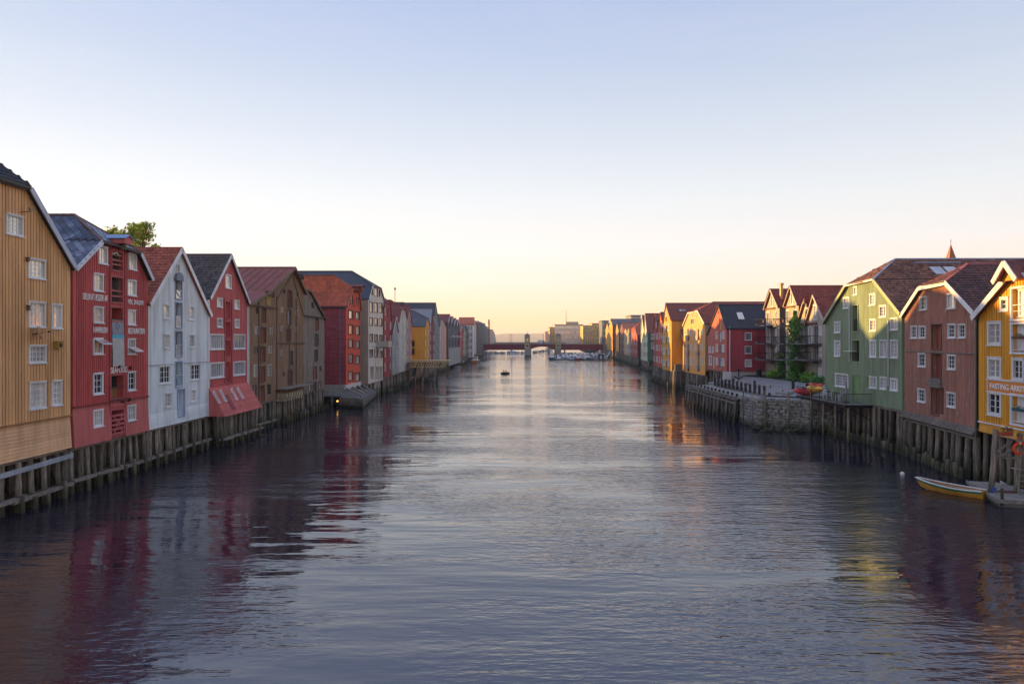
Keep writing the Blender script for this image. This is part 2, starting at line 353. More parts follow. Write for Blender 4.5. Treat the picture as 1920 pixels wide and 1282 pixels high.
class House:
    def __init__(s, name, label, Pl, Pr, zb, depth, side, cat='warehouse', group=None):
        s.Pl, s.Pr = Vector((*Pl,0)), Vector((*Pr,0)); s.zb = zb; s.depth = depth; s.side = side
        d = s.Pr-s.Pl; s.W = d.length; s.d = d.normalized(); s.n = Vector((-s.d.y, s.d.x, 0))
        s.root = empty(name, (s.Pl.x, s.Pl.y, zb), math.atan2(s.d.y,s.d.x), label=label, cat=cat, group=group)
        s.open = []; s.keep = []; s.plank_keep = []
    def loc(s, px, py, off=0):
        r = ray(px,py); o = s.Pl + s.n*off
        t = o.dot(s.n)/(r.dot(s.n)); P = r*t
        return (P-s.Pl).dot(s.d), P.z+CH-s.zb
    def side_loc(s, px, py):           # near side wall: plane s = 0 (left bank) or s = W (right bank)
        r = ray(px,py); o = s.Pl if s.side == 'L' else s.Pr
        t = o.dot(s.d)/(r.dot(s.d)); P = r*t
        return (P-s.Pl).dot(s.n), P.z+CH-s.zb
    def rect(s, x0,y0,x1,y1):
        xm = (x0+x1)/2; _, zt = s.loc(xm,y0); _, zl = s.loc(xm,y1); s0,_ = s.loc(x0,y0); s1,_ = s.loc(x1,y0)
        return s0, zl, s1, zt
    def outline(s, pts):
        T = [list(s.loc(*p)) for p in pts]; T[0][0] = 0; T[-1][0] = s.W
        s.top = [tuple(t) for t in T]; return s.top
    def win(s, x0,y0,x1,y1, nx=2, ny=3, **k):
        a, zl, b, zt = s.rect(x0,y0,x1,y1)
        return s.win_l((a+b)/2, (zl+zt)/2, b-a, zt-zl, nx, ny, **k)
    def win_l(s, cx, cz, w, h, nx, ny, **k):
        o, op, kp = window(s.root, cx, cz, w, h, nx, ny, **k)
        s.open.append((*op,.12)); s.keep.append(kp); return o
    def door(s, x0,y0,x1,y1, mat, d=.25, frame=None, fw=.1, name='loading_door', label=None, leaf=True):
        a, zl, b, zt = s.rect(x0,y0,x1,y1); return s.door_l(a,zl,b,zt,mat,d,frame,fw,name,label)
    def door_l(s, a,zl,b,zt, mat, d=.25, frame=None, fw=.1, name='loading_door', label=None):
        s.open.append((a,zl,b,zt,d)); s.keep.append((a-fw,zl-fw,b+fw,zt+fw))
        m = MB(); n = max(2,int((b-a)/.22)); e = .012
        for i in range(n):
            x = a+(b-a)*i/n; m.box(x+.006, d-.09+ (i%2)*.012, zl+e, x+(b-a)/n-.006, d-.01, zt-e)
        o = m.build(name, mat, s.root)
        if label: o['label'] = label
        if frame:
            f = MB(); f.box(a-fw,-.09,zl-fw,a,.02,zt+fw).box(b,-.09,zl-fw,b+fw,.02,zt+fw).box(a,-.088,zt,b,.02,zt+fw).box(a,-.12,zl-fw,b,.02,zl)
            f.build('door_frame', frame, s.root)
        return o
    def walls(s, mat, side_mat=None, floor=True):
        T = s.top; D = s.depth; m = MB()
        xs = sorted(set([round(t[0],4) for t in T] + [round(v,4) for o in s.open for v in (o[0],o[2]) if 0 < v < s.W]))
        xs = [x for i,x in enumerate(xs) if i == 0 or x-xs[i-1] > 1e-3]
        for a, b in zip(xs, xs[1:]):
            c = (a+b)/2; ta, tb = interp(T,a), interp(T,b); z = 0
            for o in sorted([o for o in s.open if o[0]-1e-3 < c < o[2]+1e-3], key=lambda o:o[1]):
                if o[1] > z and o[1] < min(ta,tb): m.add([(a,0,z),(b,0,z),(b,0,o[1]),(a,0,o[1])],[(0,1,2,3)])
                z = max(z, min(o[3], min(ta,tb)))
            m.add([(a,0,z),(b,0,z),(b,0,tb),(a,0,ta)],[(0,1,2,3)])
        for (a,zl,b,zt,d) in s.open:
            zt = min(zt, interp(T,a), interp(T,b))
            m.add([(a,0,zl),(b,0,zl),(b,0,zt),(a,0,zt),(a,d,zl),(b,d,zl),(b,d,zt),(a,d,zt)], [(0,1,5,4),(1,2,6,5),(2,3,7,6),(3,0,4,7),(4,5,6,7)])
        front = bpy.data.meshes.new('wall'); front.from_pydata(m.v,[],m.f); front.materials.append(mat)
        put(front, 'wall', s.root)
        k = MB(); n = len(T)                      # sides, back, bottom
        zl, zr = T[0][1], T[-1][1]
        k.add([(0,0,0),(0,D,0),(0,D,zl),(0,0,zl)],[(0,1,2,3)])
        k.add([(s.W,0,0),(s.W,D,0),(s.W,D,zr),(s.W,0,zr)],[(0,3,2,1)])
        bt = s.back_top if hasattr(s,'back_top') else T
        k.add([(0,D,0)]+[(x,D,z) for x,z in bt]+[(s.W,D,0)], [tuple(range(len(bt)+2))])
        if floor: k.add([(0,0,0),(s.W,0,0),(s.W,D,0),(0,D,0)],[(0,3,2,1)])
        side = bpy.data.meshes.new('side_wall'); side.from_pydata(k.v,[],k.f); side.materials.append(side_mat or mat)
        put(side, 'side_wall', s.root)
    def battens(s, mat, pitch=.25, w=.12, dp=.04, z0=0, z1=None, indiv=False, name='batten', xr=None):
        w = max(w,pitch*.74); dp = dp*1.25
        n = int(s.W/pitch); p = s.W/n; st = MB(); me = unit_mesh(name, mat); c = 0
        for i in range(n+1):
            x = min(max(i*p, w/2), s.W-w/2)
            if xr and not (xr[0] <= x <= xr[1]): continue
            zt = min(interp(s.top, max(0,x-w/2)), interp(s.top, min(s.W,x+w/2)))
            if z1 is not None: zt = min(zt, z1)
            z = z0; segs = []
            for (a,zl,b,zh) in sorted([q for q in s.keep if q[0]-w/2 < x < q[2]+w/2], key=lambda q:q[1]):
                if zl > z: segs.append((z, min(zl,zt)))
                z = max(z, zh)
            if z < zt: segs.append((z,zt))
            for a, b in segs:
                if b-a < .05: continue
                if indiv and c < 290:
                    put(me, name, s.root, (x,-dp/2,(a+b)/2), (0,0,0), (w+random.uniform(-.01,.01),dp+random.uniform(-.006,.006),b-a)); c += 1
                else: st.box(x-w/2,-dp,a,x+w/2,0,b)
        if st.v: st.build(name, mat, s.root, kind='stuff')
    def planks(s, mat, z0, z1, pitch=.16, x0=0, x1=None, y=0, indiv=True, name='plank', flare=0, lift=.035):
        x1 = s.W if x1 is None else x1; n = max(1,int((z1-z0)/pitch)); p = (z1-z0)/n; st = MB()
        me = MB().add([(0,0,0),(1,0,0),(1,0,1),(0,0,1),(0,1,0),(1,1,0),(1,1,1),(0,1,1)],[(0,1,2,3),(0,4,5,1),(4,7,6,5),(3,2,6,7),(0,3,7,4),(1,5,6,2)])
        for i in range(n):
            za = z0+i*p; fa = flare*(1-(i+.5)/n)
            segs = []; x = x0
            for (a,zl,b,zh) in sorted([q for q in s.keep if q[1] < za+p and q[3] > za and q[2] > x0 and q[0] < x1], key=lambda q:q[0]):
                if a > x: segs.append((x,a))
                x = max(x,b)
            if x < x1: segs.append((x,x1))
            for a, b in segs:
                if b-a < .03: continue
                vs = [(a,y-fa-lift,za),(b,y-fa-lift,za),(b,y-fa-.006,za+p*.99),(a,y-fa-.006,za+p*.99),(a,y+.01,za),(b,y+.01,za),(b,y+.01,za+p*.99),(a,y+.01,za+p*.99)]
                t = MB().add(vs, [(0,1,2,3),(4,7,6,5),(0,4,5,1),(3,2,6,7),(0,3,7,4),(1,5,6,2)])
                if indiv: t.build(name, mat, s.root)
                else: st.add(t.v, t.f)
        if st.v: st.build(name, mat, s.root, kind='stuff')
    def side_planks(s, mat, pitch=.2, z1=None, name='side_plank', indiv=False, vert=False):
        x = 0 if s.side == 'L' else s.W; sg = -1 if s.side == 'L' else 1
        zt = min(s.top[0][1] if s.side=='L' else s.top[-1][1], z1 or 99); st = MB()
        if vert:
            n = int(s.depth/pitch)
            for i in range(n): y = i*pitch+.02; st.box(min(x,x+sg*.035), y, 0, max(x,x+sg*.035), y+.13, zt)
        else:
            n = int(zt/pitch)
            for i in range(n):
                a, b = i*pitch, (i+.98)*pitch
                st.add([(x+sg*.03,0,a),(x+sg*.03,s.depth,a),(x+sg*.004,s.depth,b),(x+sg*.004,0,b),(x,0,a),(x,s.depth,a)], [(0,1,2,3),(0,4,5,1)])
        st.build(name, mat, s.root, kind='stuff')
    def ledge(s, z, mat, h=.1, d=.14, x0=None, x1=None, name='ledge'):
        ubox(name, mat, s.root, -.03 if x0 is None else x0, -d, z-h/2, s.W+.03 if x1 is None else x1, -.0, z+h/2)
    def roof(s, mat, ridge=None, th=.16, ov=.3, eave=.25, tile=None, cap=None, tdepth=None, lift=.04, back=None):
        """slabs over the facade outline; ridge=(px,py) of a set-back ridge end makes a clipped gable"""
        T = s.top; D = s.depth; pl = []
        ext = []
        (x0,z0),(x1,z1) = T[0],T[1]; k = eave/max(.01,math.hypot(x1-x0,z1-z0)); A = (x0-(x1-x0)*k, z0-(z1-z0)*k)
        (x0,z0),(x1,z1) = T[-1],T[-2]; k = eave/max(.01,math.hypot(x1-x0,z1-z0)); Z = (x0-(x1-x0)*k, z0-(z1-z0)*k)
        T2 = [A]+list(T[1:-1])+[Z]
        up = lift
        if ridge is None:
            for (a,za),(b,zb_) in zip(T2, T2[1:]):
                if abs(b-a) < .02 and abs(zb_-za) < .02: continue
                pl.append([(a,-ov,za+up),(b,-ov,zb_+up),(b,D,zb_+up),(a,D,za+up)] if zb_ >= za else [(b,-ov,zb_+up),(a,-ov,za+up),(a,D,za+up),(b,D,zb_+up)])
            s.back_top = T
        else:
            A,B,C,Dd = T2[0],T2[1],T2[-2],T2[-1]
            sm, h, zr = ridge
            pl.append([(A[0],-ov,A[1]+up),(B[0],-ov,B[1]+up),(B[0],D,B[1]+up),(A[0],D,A[1]+up)])
            pl.append([(Dd[0],-ov,Dd[1]+up),(C[0],-ov,C[1]+up),(C[0],D,C[1]+up),(Dd[0],D,Dd[1]+up)])
            Bf, Cf = (B[0],-ov,B[1]+up), (C[0],-ov,C[1]+up); Rr, Rb = (sm,h,zr+up), (sm,D,zr+up)
            pl.append([Bf, Rr, Rb, (B[0],D,B[1]+up)]); pl.append([Cf, Rr, Rb, (C[0],D,C[1]+up)])
            pl.append([Bf, Cf, Rr])
            s.back_top = [T[0],(B[0],B[1]),(sm,zr),(C[0],C[1]),T[-1]]
        m = MB()
        for p in pl: m.plate(p, th)
        s.planes = pl
        r = m.build('roof', mat, s.root); s.roof_o = r
        if tile:
            tm = MB()
            for p in pl: tile_plane(tm, p, tdepth or D)
            tm.build('roof_tiles', tile, r, kind='stuff')
        cm = MB()
        if ridge is None:
            i = max(range(len(T)), key=lambda i:T[i][1]); x,z = T[i]
            cm.tube((x,-ov-.02,z+up+.02),(x,D,z+up+.02),.11,.11,6)
        else:
            cm.tube((ridge[0],ridge[1],ridge[2]+up+.03),(ridge[0],D,ridge[2]+up+.03),.12,.12,6)
            cm.beam((B[0],-ov,B[1]+up+.03),(ridge[0],ridge[1],ridge[2]+up+.03),.26,.08).beam((C[0],-ov,C[1]+up+.03),(ridge[0],ridge[1],ridge[2]+up+.03),.26,.08)
        cm.build('ridge_cap', cap or mat, r)
        return r
    def hip(s, px, py, sm=None):
        """ridge end seen at a pixel, assumed above the middle of the facade"""
        sm = s.W/2 if sm is None else sm
        r = ray(px,py); o = s.Pl+s.d*sm; t = o.dot(s.d)/r.dot(s.d); P = r*t
        return (sm, (P-s.Pl).dot(s.n), P.z+CH-s.zb)
    def barge(s, mat, h=.28, ov=.3, segs=None, corner=False, drop=.02, skip=()):
        T = s.top; n = len(T)-1
        for i in range(n):
            if i in skip: continue
            a, b = Vector((T[i][0],-ov-.03,T[i][1]-h/2+.12)), Vector((T[i+1][0],-ov-.03,T[i+1][1]-h/2+.12))
            d = (b-a).normalized()
            if i == 0: a -= d*.25
            if i == n-1: b += d*.25
            MB().beam(a,b,.05,h).build('bargeboard', mat, s.root)
        if corner:
            for x in (0,s.W): ubox('corner_board', mat, s.root, x-.07 if x == 0 else x-.12, -.065, 0, x+.12 if x == 0 else x+.07, .08, T[0][1] if x==0 else T[-1][1])

def tile_plane(tm, poly, maxd, tw=.3, tl=.38):
    P = [Vector(p) for p in poly]
    nor = Vector((0,0,0))
    for i in range(len(P)): nor += P[i].cross(P[(i+1)%len(P)])
    nor.normalize()
    if nor.z < 0: nor = -nor
    U = Vector((nor.y,-nor.x,0)).normalized() if math.hypot(nor.x,nor.y) > 1e-5 else Vector((1,0,0))
    V = nor.cross(U)
    if V.z < 0: V = -V; U = -U
    O = P[0]; q = [((p-O).dot(U),(p-O).dot(V)) for p in P]
    u0,u1 = min(a for a,b in q), max(a for a,b in q); v0,v1 = min(b for a,b in q), max(b for a,b in q)
    def inside(u,v):
        c = False; n = len(q)
        for i in range(n):
            (x1,y1),(x2,y2) = q[i], q[(i+1)%n]
            if (y1 > v) != (y2 > v) and u < (x2-x1)*(v-y1)/(y2-y1)+x1: c = not c
        return c
    prof = ((0,.015),(.3,.05),(.55,.05),(.8,.0))
    nv = int((v1-v0)/tl)+1; nu = int((u1-u0)/tw)+1
    for j in range(nv):
        va, vb = v0+j*tl, v0+(j+1)*tl+.03
        for i in range(nu):
            uc, vc = u0+(i+.5)*tw, va+tl/2
            if not inside(uc,vc) : continue
            if (O+U*uc+V*vc).y > maxd: continue
            a, b = [], []; dz = random.uniform(0,.012)
            for f,hh in (*prof,(1,.015)):
                u = u0+(i+f)*tw
                a.append(O+U*u+V*va+nor*(hh+.055+dz)); b.append(O+U*u+V*vb+nor*(hh+.012))
            lip = [x-nor*.05 for x in a]
            n = len(a); tm.add(lip+a+b, [(k,k+1,n+k+1,n+k) for k in range(n-1)]+[(n+k,n+k+1,2*n+k+1,2*n+k) for k in range(n-1)])

def foundation(H, label, spacing=.95, rows=((.25,0),(1.6,.3),(3.2,.5)), r=(.13,.2), lean=.12, walk=None, stubs=0, cap=True, x0=None, x1=None, zbot=-.8, ztop=None, group='timber pile foundations under the wharf houses', capmat=None, near_only=False, zabs=None):
    """rows of timber piles carrying a wharf house"""
    t = empty('pile_foundation', H.root.location, H.root.rotation_euler.z, label=label, cat='pile foundation', group=group)
    zb = H.zb; zt = (ztop if ztop is not None else 0) - .2
    x0 = .15 if x0 is None else x0; x1 = H.W-.15 if x1 is None else x1
    for y, zz in rows:
        n = max(2, int((x1-x0)/spacing))
        for i in range(n+1):
            x = x0+(x1-x0)*i/n+random.uniform(-.22,.22)*(0 if i in (0,n) else 1); l = random.uniform(-lean,lean)*(zb+1)*.5
            yy = y+random.uniform(-.1,.1)
            pile(t, (x+l, yy-random.uniform(0,.15), zbot-zb+zz), (x, yy, zt), random.uniform(*r))
    if cap:
        for y,_ in rows: ubox('cap_beam', capmat or OLDW, t, x0-.1, y-.13, zt-.02, x1+.1, y+.13, zt+.18)
    if walk:
        wz, wy = walk
        n = max(1,int((x1-x0)/4)); 
        for i in range(n):
            a = x0+(x1-x0)*i/n; b = x0+(x1-x0)*(i+1)/n
            MB().beam((a-.2,-wy+random.uniform(-.05,.05),wz-zb+random.uniform(-.08,.08)),(b+.2,-wy+random.uniform(-.05,.05),wz-zb+random.uniform(-.08,.08)),.28,.2).build('walkway_beam', OLDW, t)
            MB().beam((a-.1,-wy+.75,wz-zb-.05+random.uniform(-.08,.08)),(b+.1,-wy+.7,wz-zb-.1),.22,.16).build('walkway_beam', OLDW, t)
            MB().beam((a+random.uniform(.3,2),-wy-.1,wz-zb+.1),(a+random.uniform(1,3),1.7,wz-zb+.1),.18,.14).build('cross_beam', OLDW, t)
        k = int((x1-x0)/1.3)
        for i in range(k):
            x = x0+(x1-x0)*(i+random.uniform(.2,.8))/k
            pile(t, (x,-wy-.18,zbot-zb),(x+random.uniform(-.05,.05),-wy-.15,wz-zb+random.uniform(-.1,.45)), random.uniform(.13,.19), 'short_pile')
    for i in range(stubs):
        x = x0+(x1-x0)*(i+.5)/stubs+random.uniform(-.1,.1)
        pile(t, (x,-.75+random.uniform(-.1,.1),zbot-zb),(x+random.uniform(-.04,.04),-.75+random.uniform(-.06,.06),random.uniform(.55,1.05)-zb), random.uniform(.16,.24), 'short_pile')
    return t

def text(parent, s, mat, cx, cz, w, h, y=-.06, name='lettering', rotz=0, fat=0.0):
    cu = bpy.data.curves.new('t','FONT'); cu.body = s; cu.extrude = .012; cu.offset = fat; cu.align_x = 'CENTER'; cu.align_y = 'CENTER'
    o = bpy.data.objects.new('t', cu); COL.objects.link(o)
    dg = bpy.context.evaluated_depsgraph_get(); me = bpy.data.meshes.new_from_object(o.evaluated_get(dg)); bpy.data.objects.remove(o)
    xs = [v.co.x for v in me.vertices]; ys = [v.co.y for v in me.vertices]
    sx, sy = w/(max(xs)-min(xs)), h/(max(ys)-min(ys)); mx, my = (max(xs)+min(xs))/2, (max(ys)+min(ys))/2
    for v in me.vertices:
        x, yy, z = v.co; v.co = ((x-mx)*sx, -z, (yy-my)*sy)
    me.materials.clear(); me.materials.append(mat)
    return put(me, name, parent, (cx,y,cz), (0,0,rotz))
# ================================================================== THE SETTING
W = MB()                                       # water: finer sheet near the bridge, then out to the fjord
W.add([(-1500,-60,0),(1500,-60,0),(1500,700,0),(-1500,700,0),(9000,700,0),(9000,9400,0),(-9000,9400,0),(-9000,700,0)],[(0,1,2,3),(7,3,2,4,5,6)])
W.build('river_water', water_mat(), kind='structure')

def bank(name, pts, z, mat, slope=None, outward=1):
    """land plate with a rough sloping edge down to the water along the given line; pts go along the river"""
    m = MB(); P = [Vector(p) for p in pts]; rows = []
    prof = [(-1.2,-1.0),(0,.1),(1.3,.9),(2.6,1.5),(4.5,z-.5),(6.5,z)]
    L = []
    for a, b in zip(P, P[1:]):
        n = max(1,int((b-a).length/1.6)); L += [a+(b-a)*i/n for i in range(n)]
    L.append(P[-1])
    for p in L:
        row = []
        for k,(o,h) in enumerate(prof):
            j = .35 if 0 < k < 5 else 0
            row.append((p.x - outward*(o+random.uniform(-j,j)), p.y+random.uniform(-j,j), h+random.uniform(-j,j)*.7))
        row.append((p.x-outward*900, p.y, z)); rows.append(row)
    w = len(rows[0]); vs = [v for r in rows for v in r]
    fs = [(i*w+k,(i+1)*w+k,(i+1)*w+k+1,i*w+k+1) for i in range(len(rows)-1) for k in range(w-1)]
    return m.add(vs,fs).build(name, mat, kind='structure')
EARTH = stone_mat('#100e0b','#241f1a','earth',.9)  # near-black earth: the shade under the houses is put into its colour
bank('left_bank', [(-31.5,-60),(-31.5,95),(-29.5,160),(-28,300),(-26.5,470),(-33,640),(-40,700)], 2.6, EARTH, outward=1)
bank('right_bank', [(36.5,-60),(37,70),(38,112),(36.5,152),(40,200),(46.5,235),(52,310),(60,420),(66,560),(62,640),(80,900)], 2.6, EARTH, outward=-1)
# rocks lying under the houses
rock_me = []
for k in range(5):
    bm = bmesh.new(); bmesh.ops.create_icosphere(bm, subdivisions=1, radius=.5)
    for v in bm.verts: v.co *= random.uniform(.75,1.2); v.co.z *= .6
    me = bpy.data.meshes.new('rock'); bm.to_mesh(me); bm.free(); me.materials.append(ROCK); rock_me.append(me)
def rockpile(name, label, fn, n, smin, smax, loc):
    t = empty(name, loc, label=label, cat='rocks'); st = MB(); c = 0
    for i in range(n):
        p = Vector(fn())-Vector(loc); s = random.uniform(smin,smax)
        if c < 120: put(random.choice(rock_me), 'rock', t, p, (random.random()*6,random.random()*.6,random.random()*6), (s*random.uniform(.8,1.4),s,s*.8)); c += 1
    return t
def slope_pts(x, ya, yb, sgn, w=4.0):
    def f():
        o = random.uniform(-.4,w); return (x-sgn*o, random.uniform(ya,yb), .05+o*.42)
    return f
rockpile('rock_slope','loose grey boulders under the weathered red-brown house on the right bank', slope_pts(37,44,61,-1), 110,.4,1.1,(38,52,0))
rockpile('rock_slope','boulders and rubble below the green warehouse behind its short stakes', slope_pts(37,62,76,-1), 80,.4,1.0,(38,69,0))
rockpile('rock_slope','dark rubble between the brown warehouse piles and the concrete apron on the left bank', slope_pts(-30,96,108,1), 90,.4,1.1,(-31,102,0))
rockpile('rock_slope','rubble on the mud under the yellow warehouse with the lit gable', slope_pts(36,134,168,-1), 100,.6,1.6,(38,150,0))
rockpile('rock_slope','rubble and driftwood under the pale twin-gabled warehouse on the right bank', slope_pts(44,205,240,-1), 80,.7,1.8,(46,220,0))
rockpile('rock_slope','rubble below the small grey gabled house on the left bank', slope_pts(-28.5,138,165,1), 70,.6,1.6,(-30,150,0))

# distant hills across the fjord
hm = MB(); hx = [(-400,636),(860,632),(905,629),(930,627.5),(960,624.6),(985,625.6),(1010,624.2),(1040,625.5),(1075,628),(1120,630),(1200,628),(1400,631),(2400,636)]
nx = 240; rows = []
for j,(Y,f) in enumerate(((5200,0),(5500,.35),(5900,.75),(6300,1),(7200,.6))):
    row = []
    for i in range(nx+1):
        px = -400+2800*i/nx; yy = interp([(a,b) for a,b in hx], px)
        X = (px-VX)/F*Y*1.1; h = (VY-yy)/F*6300+10
        z = h*f*(1+.10*mnoise.noise(Vector((X*.002,Y*.002,3)))*(1 if j<3 else .4)) + (6*mnoise.noise(Vector((X*.012,Y*.01,0))) if f else 0)
        row.append((X*6300/Y if j==3 else X, Y, z if f else -1))
    rows.append(row)
vs = [v for r in rows for v in r]; w = nx+1
hm.add(vs, [(j*w+i,j*w+i+1,(j+1)*w+i+1,(j+1)*w+i) for j in range(4) for i in range(nx)])
hm.build('distant_hills', plain('#4b5540',.9,0,.3,.004,'hill_woods'), kind='structure', smooth=True)

# ================================================================== LEFT BANK
GRP_P = 'timber pile foundations under the wharf houses'
OCH = '#c98a42'
def door_red(k='#6d2a25'): return wood(k,.7,.2,grain=(9,9,.7))
# ---- 1 ochre house, nearest on the left
ochre = wood('#dc975c',.6,.12); ochre_tr = wood('#d29a68',.6,.1)
h = House('wharf_house','large ochre boarded house at the left edge of the picture with a satellite dish', LP(-276,29.2), LP(126,29.2), 3.1, 16, 'L', group=None)
cz = 19.1-3.1; W1 = h.W
h.top = [(0,h.loc(130,497)[1]),(W1*.28,cz),(W1*.72,cz),(W1,h.loc(130,497)[1])]
for r in ((4,402,37,440,4,4,'cream'),(46,486,79,521,4,4,'cream'),(47,566,79,613,4,5,'cream'),(91,571,110,615,3,5,'cream'),(48,648,80,680,4,3,'mid'),(49,717,80,766,4,4,'curtain'),(91,714,110,760,3,4,'curtain')):
    h.win(*r[:4], r[4], r[5], glass=r[6], cw=.07, frame=wood('#d2d9e4',.5,.06,name='blue_grey_paint'))
for c in (2.2,5.2):
    for z in (3.2,6.4,9.5): h.win_l(c, z, 1.4, 1.5, 4, 4, glass='mid', cw=.07, frame=wood('#d2d9e4',.5,.06,name='blue_grey_paint'))
zl = h.loc(126,779)[1]
h.walls(ochre)
h.battens(ochre, .25, .14, .05, z0=zl, indiv=True, xr=(5.5,99)); h.battens(ochre,.25,.14,.05,z0=zl,xr=(0,5.5))
h.planks(ochre_tr, 0, zl-.05, .2, flare=.12, lift=.06)
h.ledge(zl, wood('#8a5c2f',.6,.1), .06, .2)
h.roof(plain('#20242c',.55,0,.2), ridge=(W1/2,3.0,22.4-3.1), tile=tiles('#1b1f27','#30353f'), tdepth=4, ov=.35, cap=plain('#2a2c33'))
h.barge(wood('#9aa3b3',.5,.06,name='blue_grey_paint'), .34, .35, skip=(1,)); h.barge(plain('#2a2320'), .22, .33, skip=(0,2))
h.barge(plain('#2c2420'), .3, .24)
# dish, vent box, lamps
s_, z_ = h.loc(71,624,-.5)
bm = bmesh.new(); bmesh.ops.create_cone(bm, cap_ends=True, segments=24, radius1=.40, radius2=.34, depth=.05); me = bpy.data.meshes.new('satellite_dish'); bm.to_mesh(me); bm.free(); me.materials.append(plain('#9a6a28',.5))
dish = put(me,'satellite_dish',None,(0,0,0)); dish.matrix_world = h.root.matrix_basis @ Matrix.Translation((s_,-.5,z_)) @ Matrix.Rotation(R(75),4,'X') @ Matrix.Rotation(R(20),4,'Y')
tag(dish,'round ochre-painted satellite dish on the wall of the ochre house','satellite dish')
dm = MB().tube((0,0,-.02),(.0,.0,-.42),.03).tube((0,0,.02),(.22,0,.4),.015).box(.17,-.05,.36,.27,.05,.46); dm.build('dish_arm', IRON, dish)
def wallbox(H, px, py, w, hh, d, mat, name, label, cat, hole=True):
    a, z = H.loc(px,py); t = empty(name, H.root.matrix_basis @ Vector((a,0,z)), H.root.rotation_euler.z, label=label, cat=cat)
    MB().box(-w/2,-d,-hh/2,w/2,0,hh/2).box(-w/2-.03,-d-.03,hh/2,w/2+.03,0,hh/2+.04).build('housing',mat,t)
    if hole: MB().tube((0,-d-.01,0),(0,-d+.03,0),w*.27,n=14).build('grille',DARKIN,t)
    return t
wallbox(h,99,647,.52,.42,.35,wood('#a8762f'),'vent_box','ochre vent box with a round grille on the ochre house','vent')
wallbox(h,43,486,.16,.22,.2,plain('#6e4526'),'wall_lamp','small rusty wall lamp beside the middle window of the ochre house','lamp',False)
wallbox(h,44,577,.16,.26,.2,plain('#5b3c25'),'wall_lamp','dark box lamp left of the tall window of the ochre house','lamp',False)
a_,z_ = h.loc(30,397); pt = empty('wall_antenna', h.root.matrix_basis @ Vector((a_,0,z_)), h.root.rotation_euler.z, label='thin bent antenna arm above the top window of the ochre house', cat='antenna')
MB().tube((0,0,0),(.25,-.5,.1),.02).tube((.25,-.5,.1),(.1,-.5,.3),.02).build('arm',IRON,pt); MB().tube((.2,-.5,.28),(.6,-.5,.24),.04).build('horn',plain('#9a9590'),pt)
foundation(h,'thick grey piles and pale cross beam under the ochre house on the left', 1.0, walk=(.75,.1), r=(.17,.24), x0=4.5)
f = empty('pile_foundation', h.root.location, h.root.rotation_euler.z, label='long pale horizontal beam nailed across the piles of the ochre house', cat='beam')
MB().beam((-1,-.02,-.95),(W1+.3,-.02,-.55),.1,.3).build('beam', wood('#9aa0a8',.8,.3,grain=(1,9,9)), f)

# ---- 2 red house with lettering
red = wood('#b23a38',.6,.15); red2 = wood('#b24a46',.6,.1); redf = wood('#9c3c3c',.6,.12)
h = House('wharf_house','dark red warehouse with white lettering, a hoist dormer and stacked loading doors', LP(131,29.2), LP(273,29.2), 3.0, 14, 'L'); H2 = h
h.outline([(133,500),(178,452),(252,474),(276,520)])
gre = wood('#dedcd9',.5,.06,name='pale_grey_paint')
for r in ((180,462,197,494,2,2,'cream'),(171,513,189,545,2,2,'cream'),(171,575,189,605,2,2,'curtain'),(170,634,188,664,2,1,'mid'),(170,700,188,739,2,3,'dark'),(169,769,188,800,4,2,'curtain'),
          (237,475,252,505,2,2,'cream'),(235,525,251,554,2,2,'cream'),(235,581,250,609,2,2,'cream'),(235,635,250,664,2,1,'curtain'),(235,697,250,732,2,3,'dark'),(234,760,250,789,4,2,'curtain')):
    h.win(*r[:4], r[4], r[5], glass=r[6], cw=.08, frame=gre)
dk = plain('#2c2623',.8)
for i,(x0,y0,x1,y1) in enumerate(((205,472,225,506),(204,520,225,566),(204,577,225,601),(204,606,225,681),(203,704,226,747),(204,769,227,816))):
    h.door(x0,y0,x1,y1, DARKIN if i in (0,2,4,5) else plain('#4a4746',.7), 1.1 if i in (0,1,2,5) else .5, redf, .12, name='loading_bay')
    a,zl_,b,zt_ = h.rect(x0,y0,x1,y1)
    if i in (0,1):
        for q in (.25,.5) if i == 0 else (.2,.42): ubox('rail', redf, h.root, a,-.03,zl_+(zt_-zl_)*q,b,.04,zl_+(zt_-zl_)*q+.13)
        ubox('door_leaf', plain('#6e6a68',.6), h.root, b-.12,.1,zl_,b-.04,.95,zt_) 
    if i == 5:
        for q in range(5): ubox('rail', wood('#b4474a'), h.root, a,-.12,zl_+.05+q*.33,b,-.06,zl_+.2+q*.33)
        MB().beam((a+.15,-.1,zl_+.1),(b-.15,-.1,zl_+1.5),.05,.1).beam((b-.15,-.1,zl_+.1),(a+.15,-.1,zl_+1.5),.05,.1).build('rail_brace', wood('#b4474a'), h.root)
    if i == 4:
        MB().tube((a-.2,-.12,zl_+(zt_-zl_)*.5),(b+.25,-.12,zl_+(zt_-zl_)*.5),.03).tube((a-.2,-.14,zl_-.1),(b+.5,-.14,zl_-.05),.03).build('hand_rail', IRON, h.root)
        ubox('cupboard', wood('#8a5a30'), h.root, (a+b)/2,.38,zl_,b,.46,zl_+(zt_-zl_)*.45)
zl = h.loc(200,754)[1]
h.walls(red); h.battens(red, .235, .13, .045, z0=zl, indiv=True)
h.planks(red2, 0, zl-.05, .17, flare=.16, lift=.035, indiv=False)
h.ledge(zl, wood('#7d2429'), .1, .16)
a0,_,b0,_ = h.rect(200,520,230,566)
for x in (a0,b0-.1): ubox('hoist_board', wood('#9d2f34'), h.root, x, -.08, .3, x+.14, -.045, interp(h.top,x)-.05)
h.roof(plain('#14161b',.6,0,.25), ridge=h.hip(137,404), ov=.4, cap=wood('#6b4a42'))
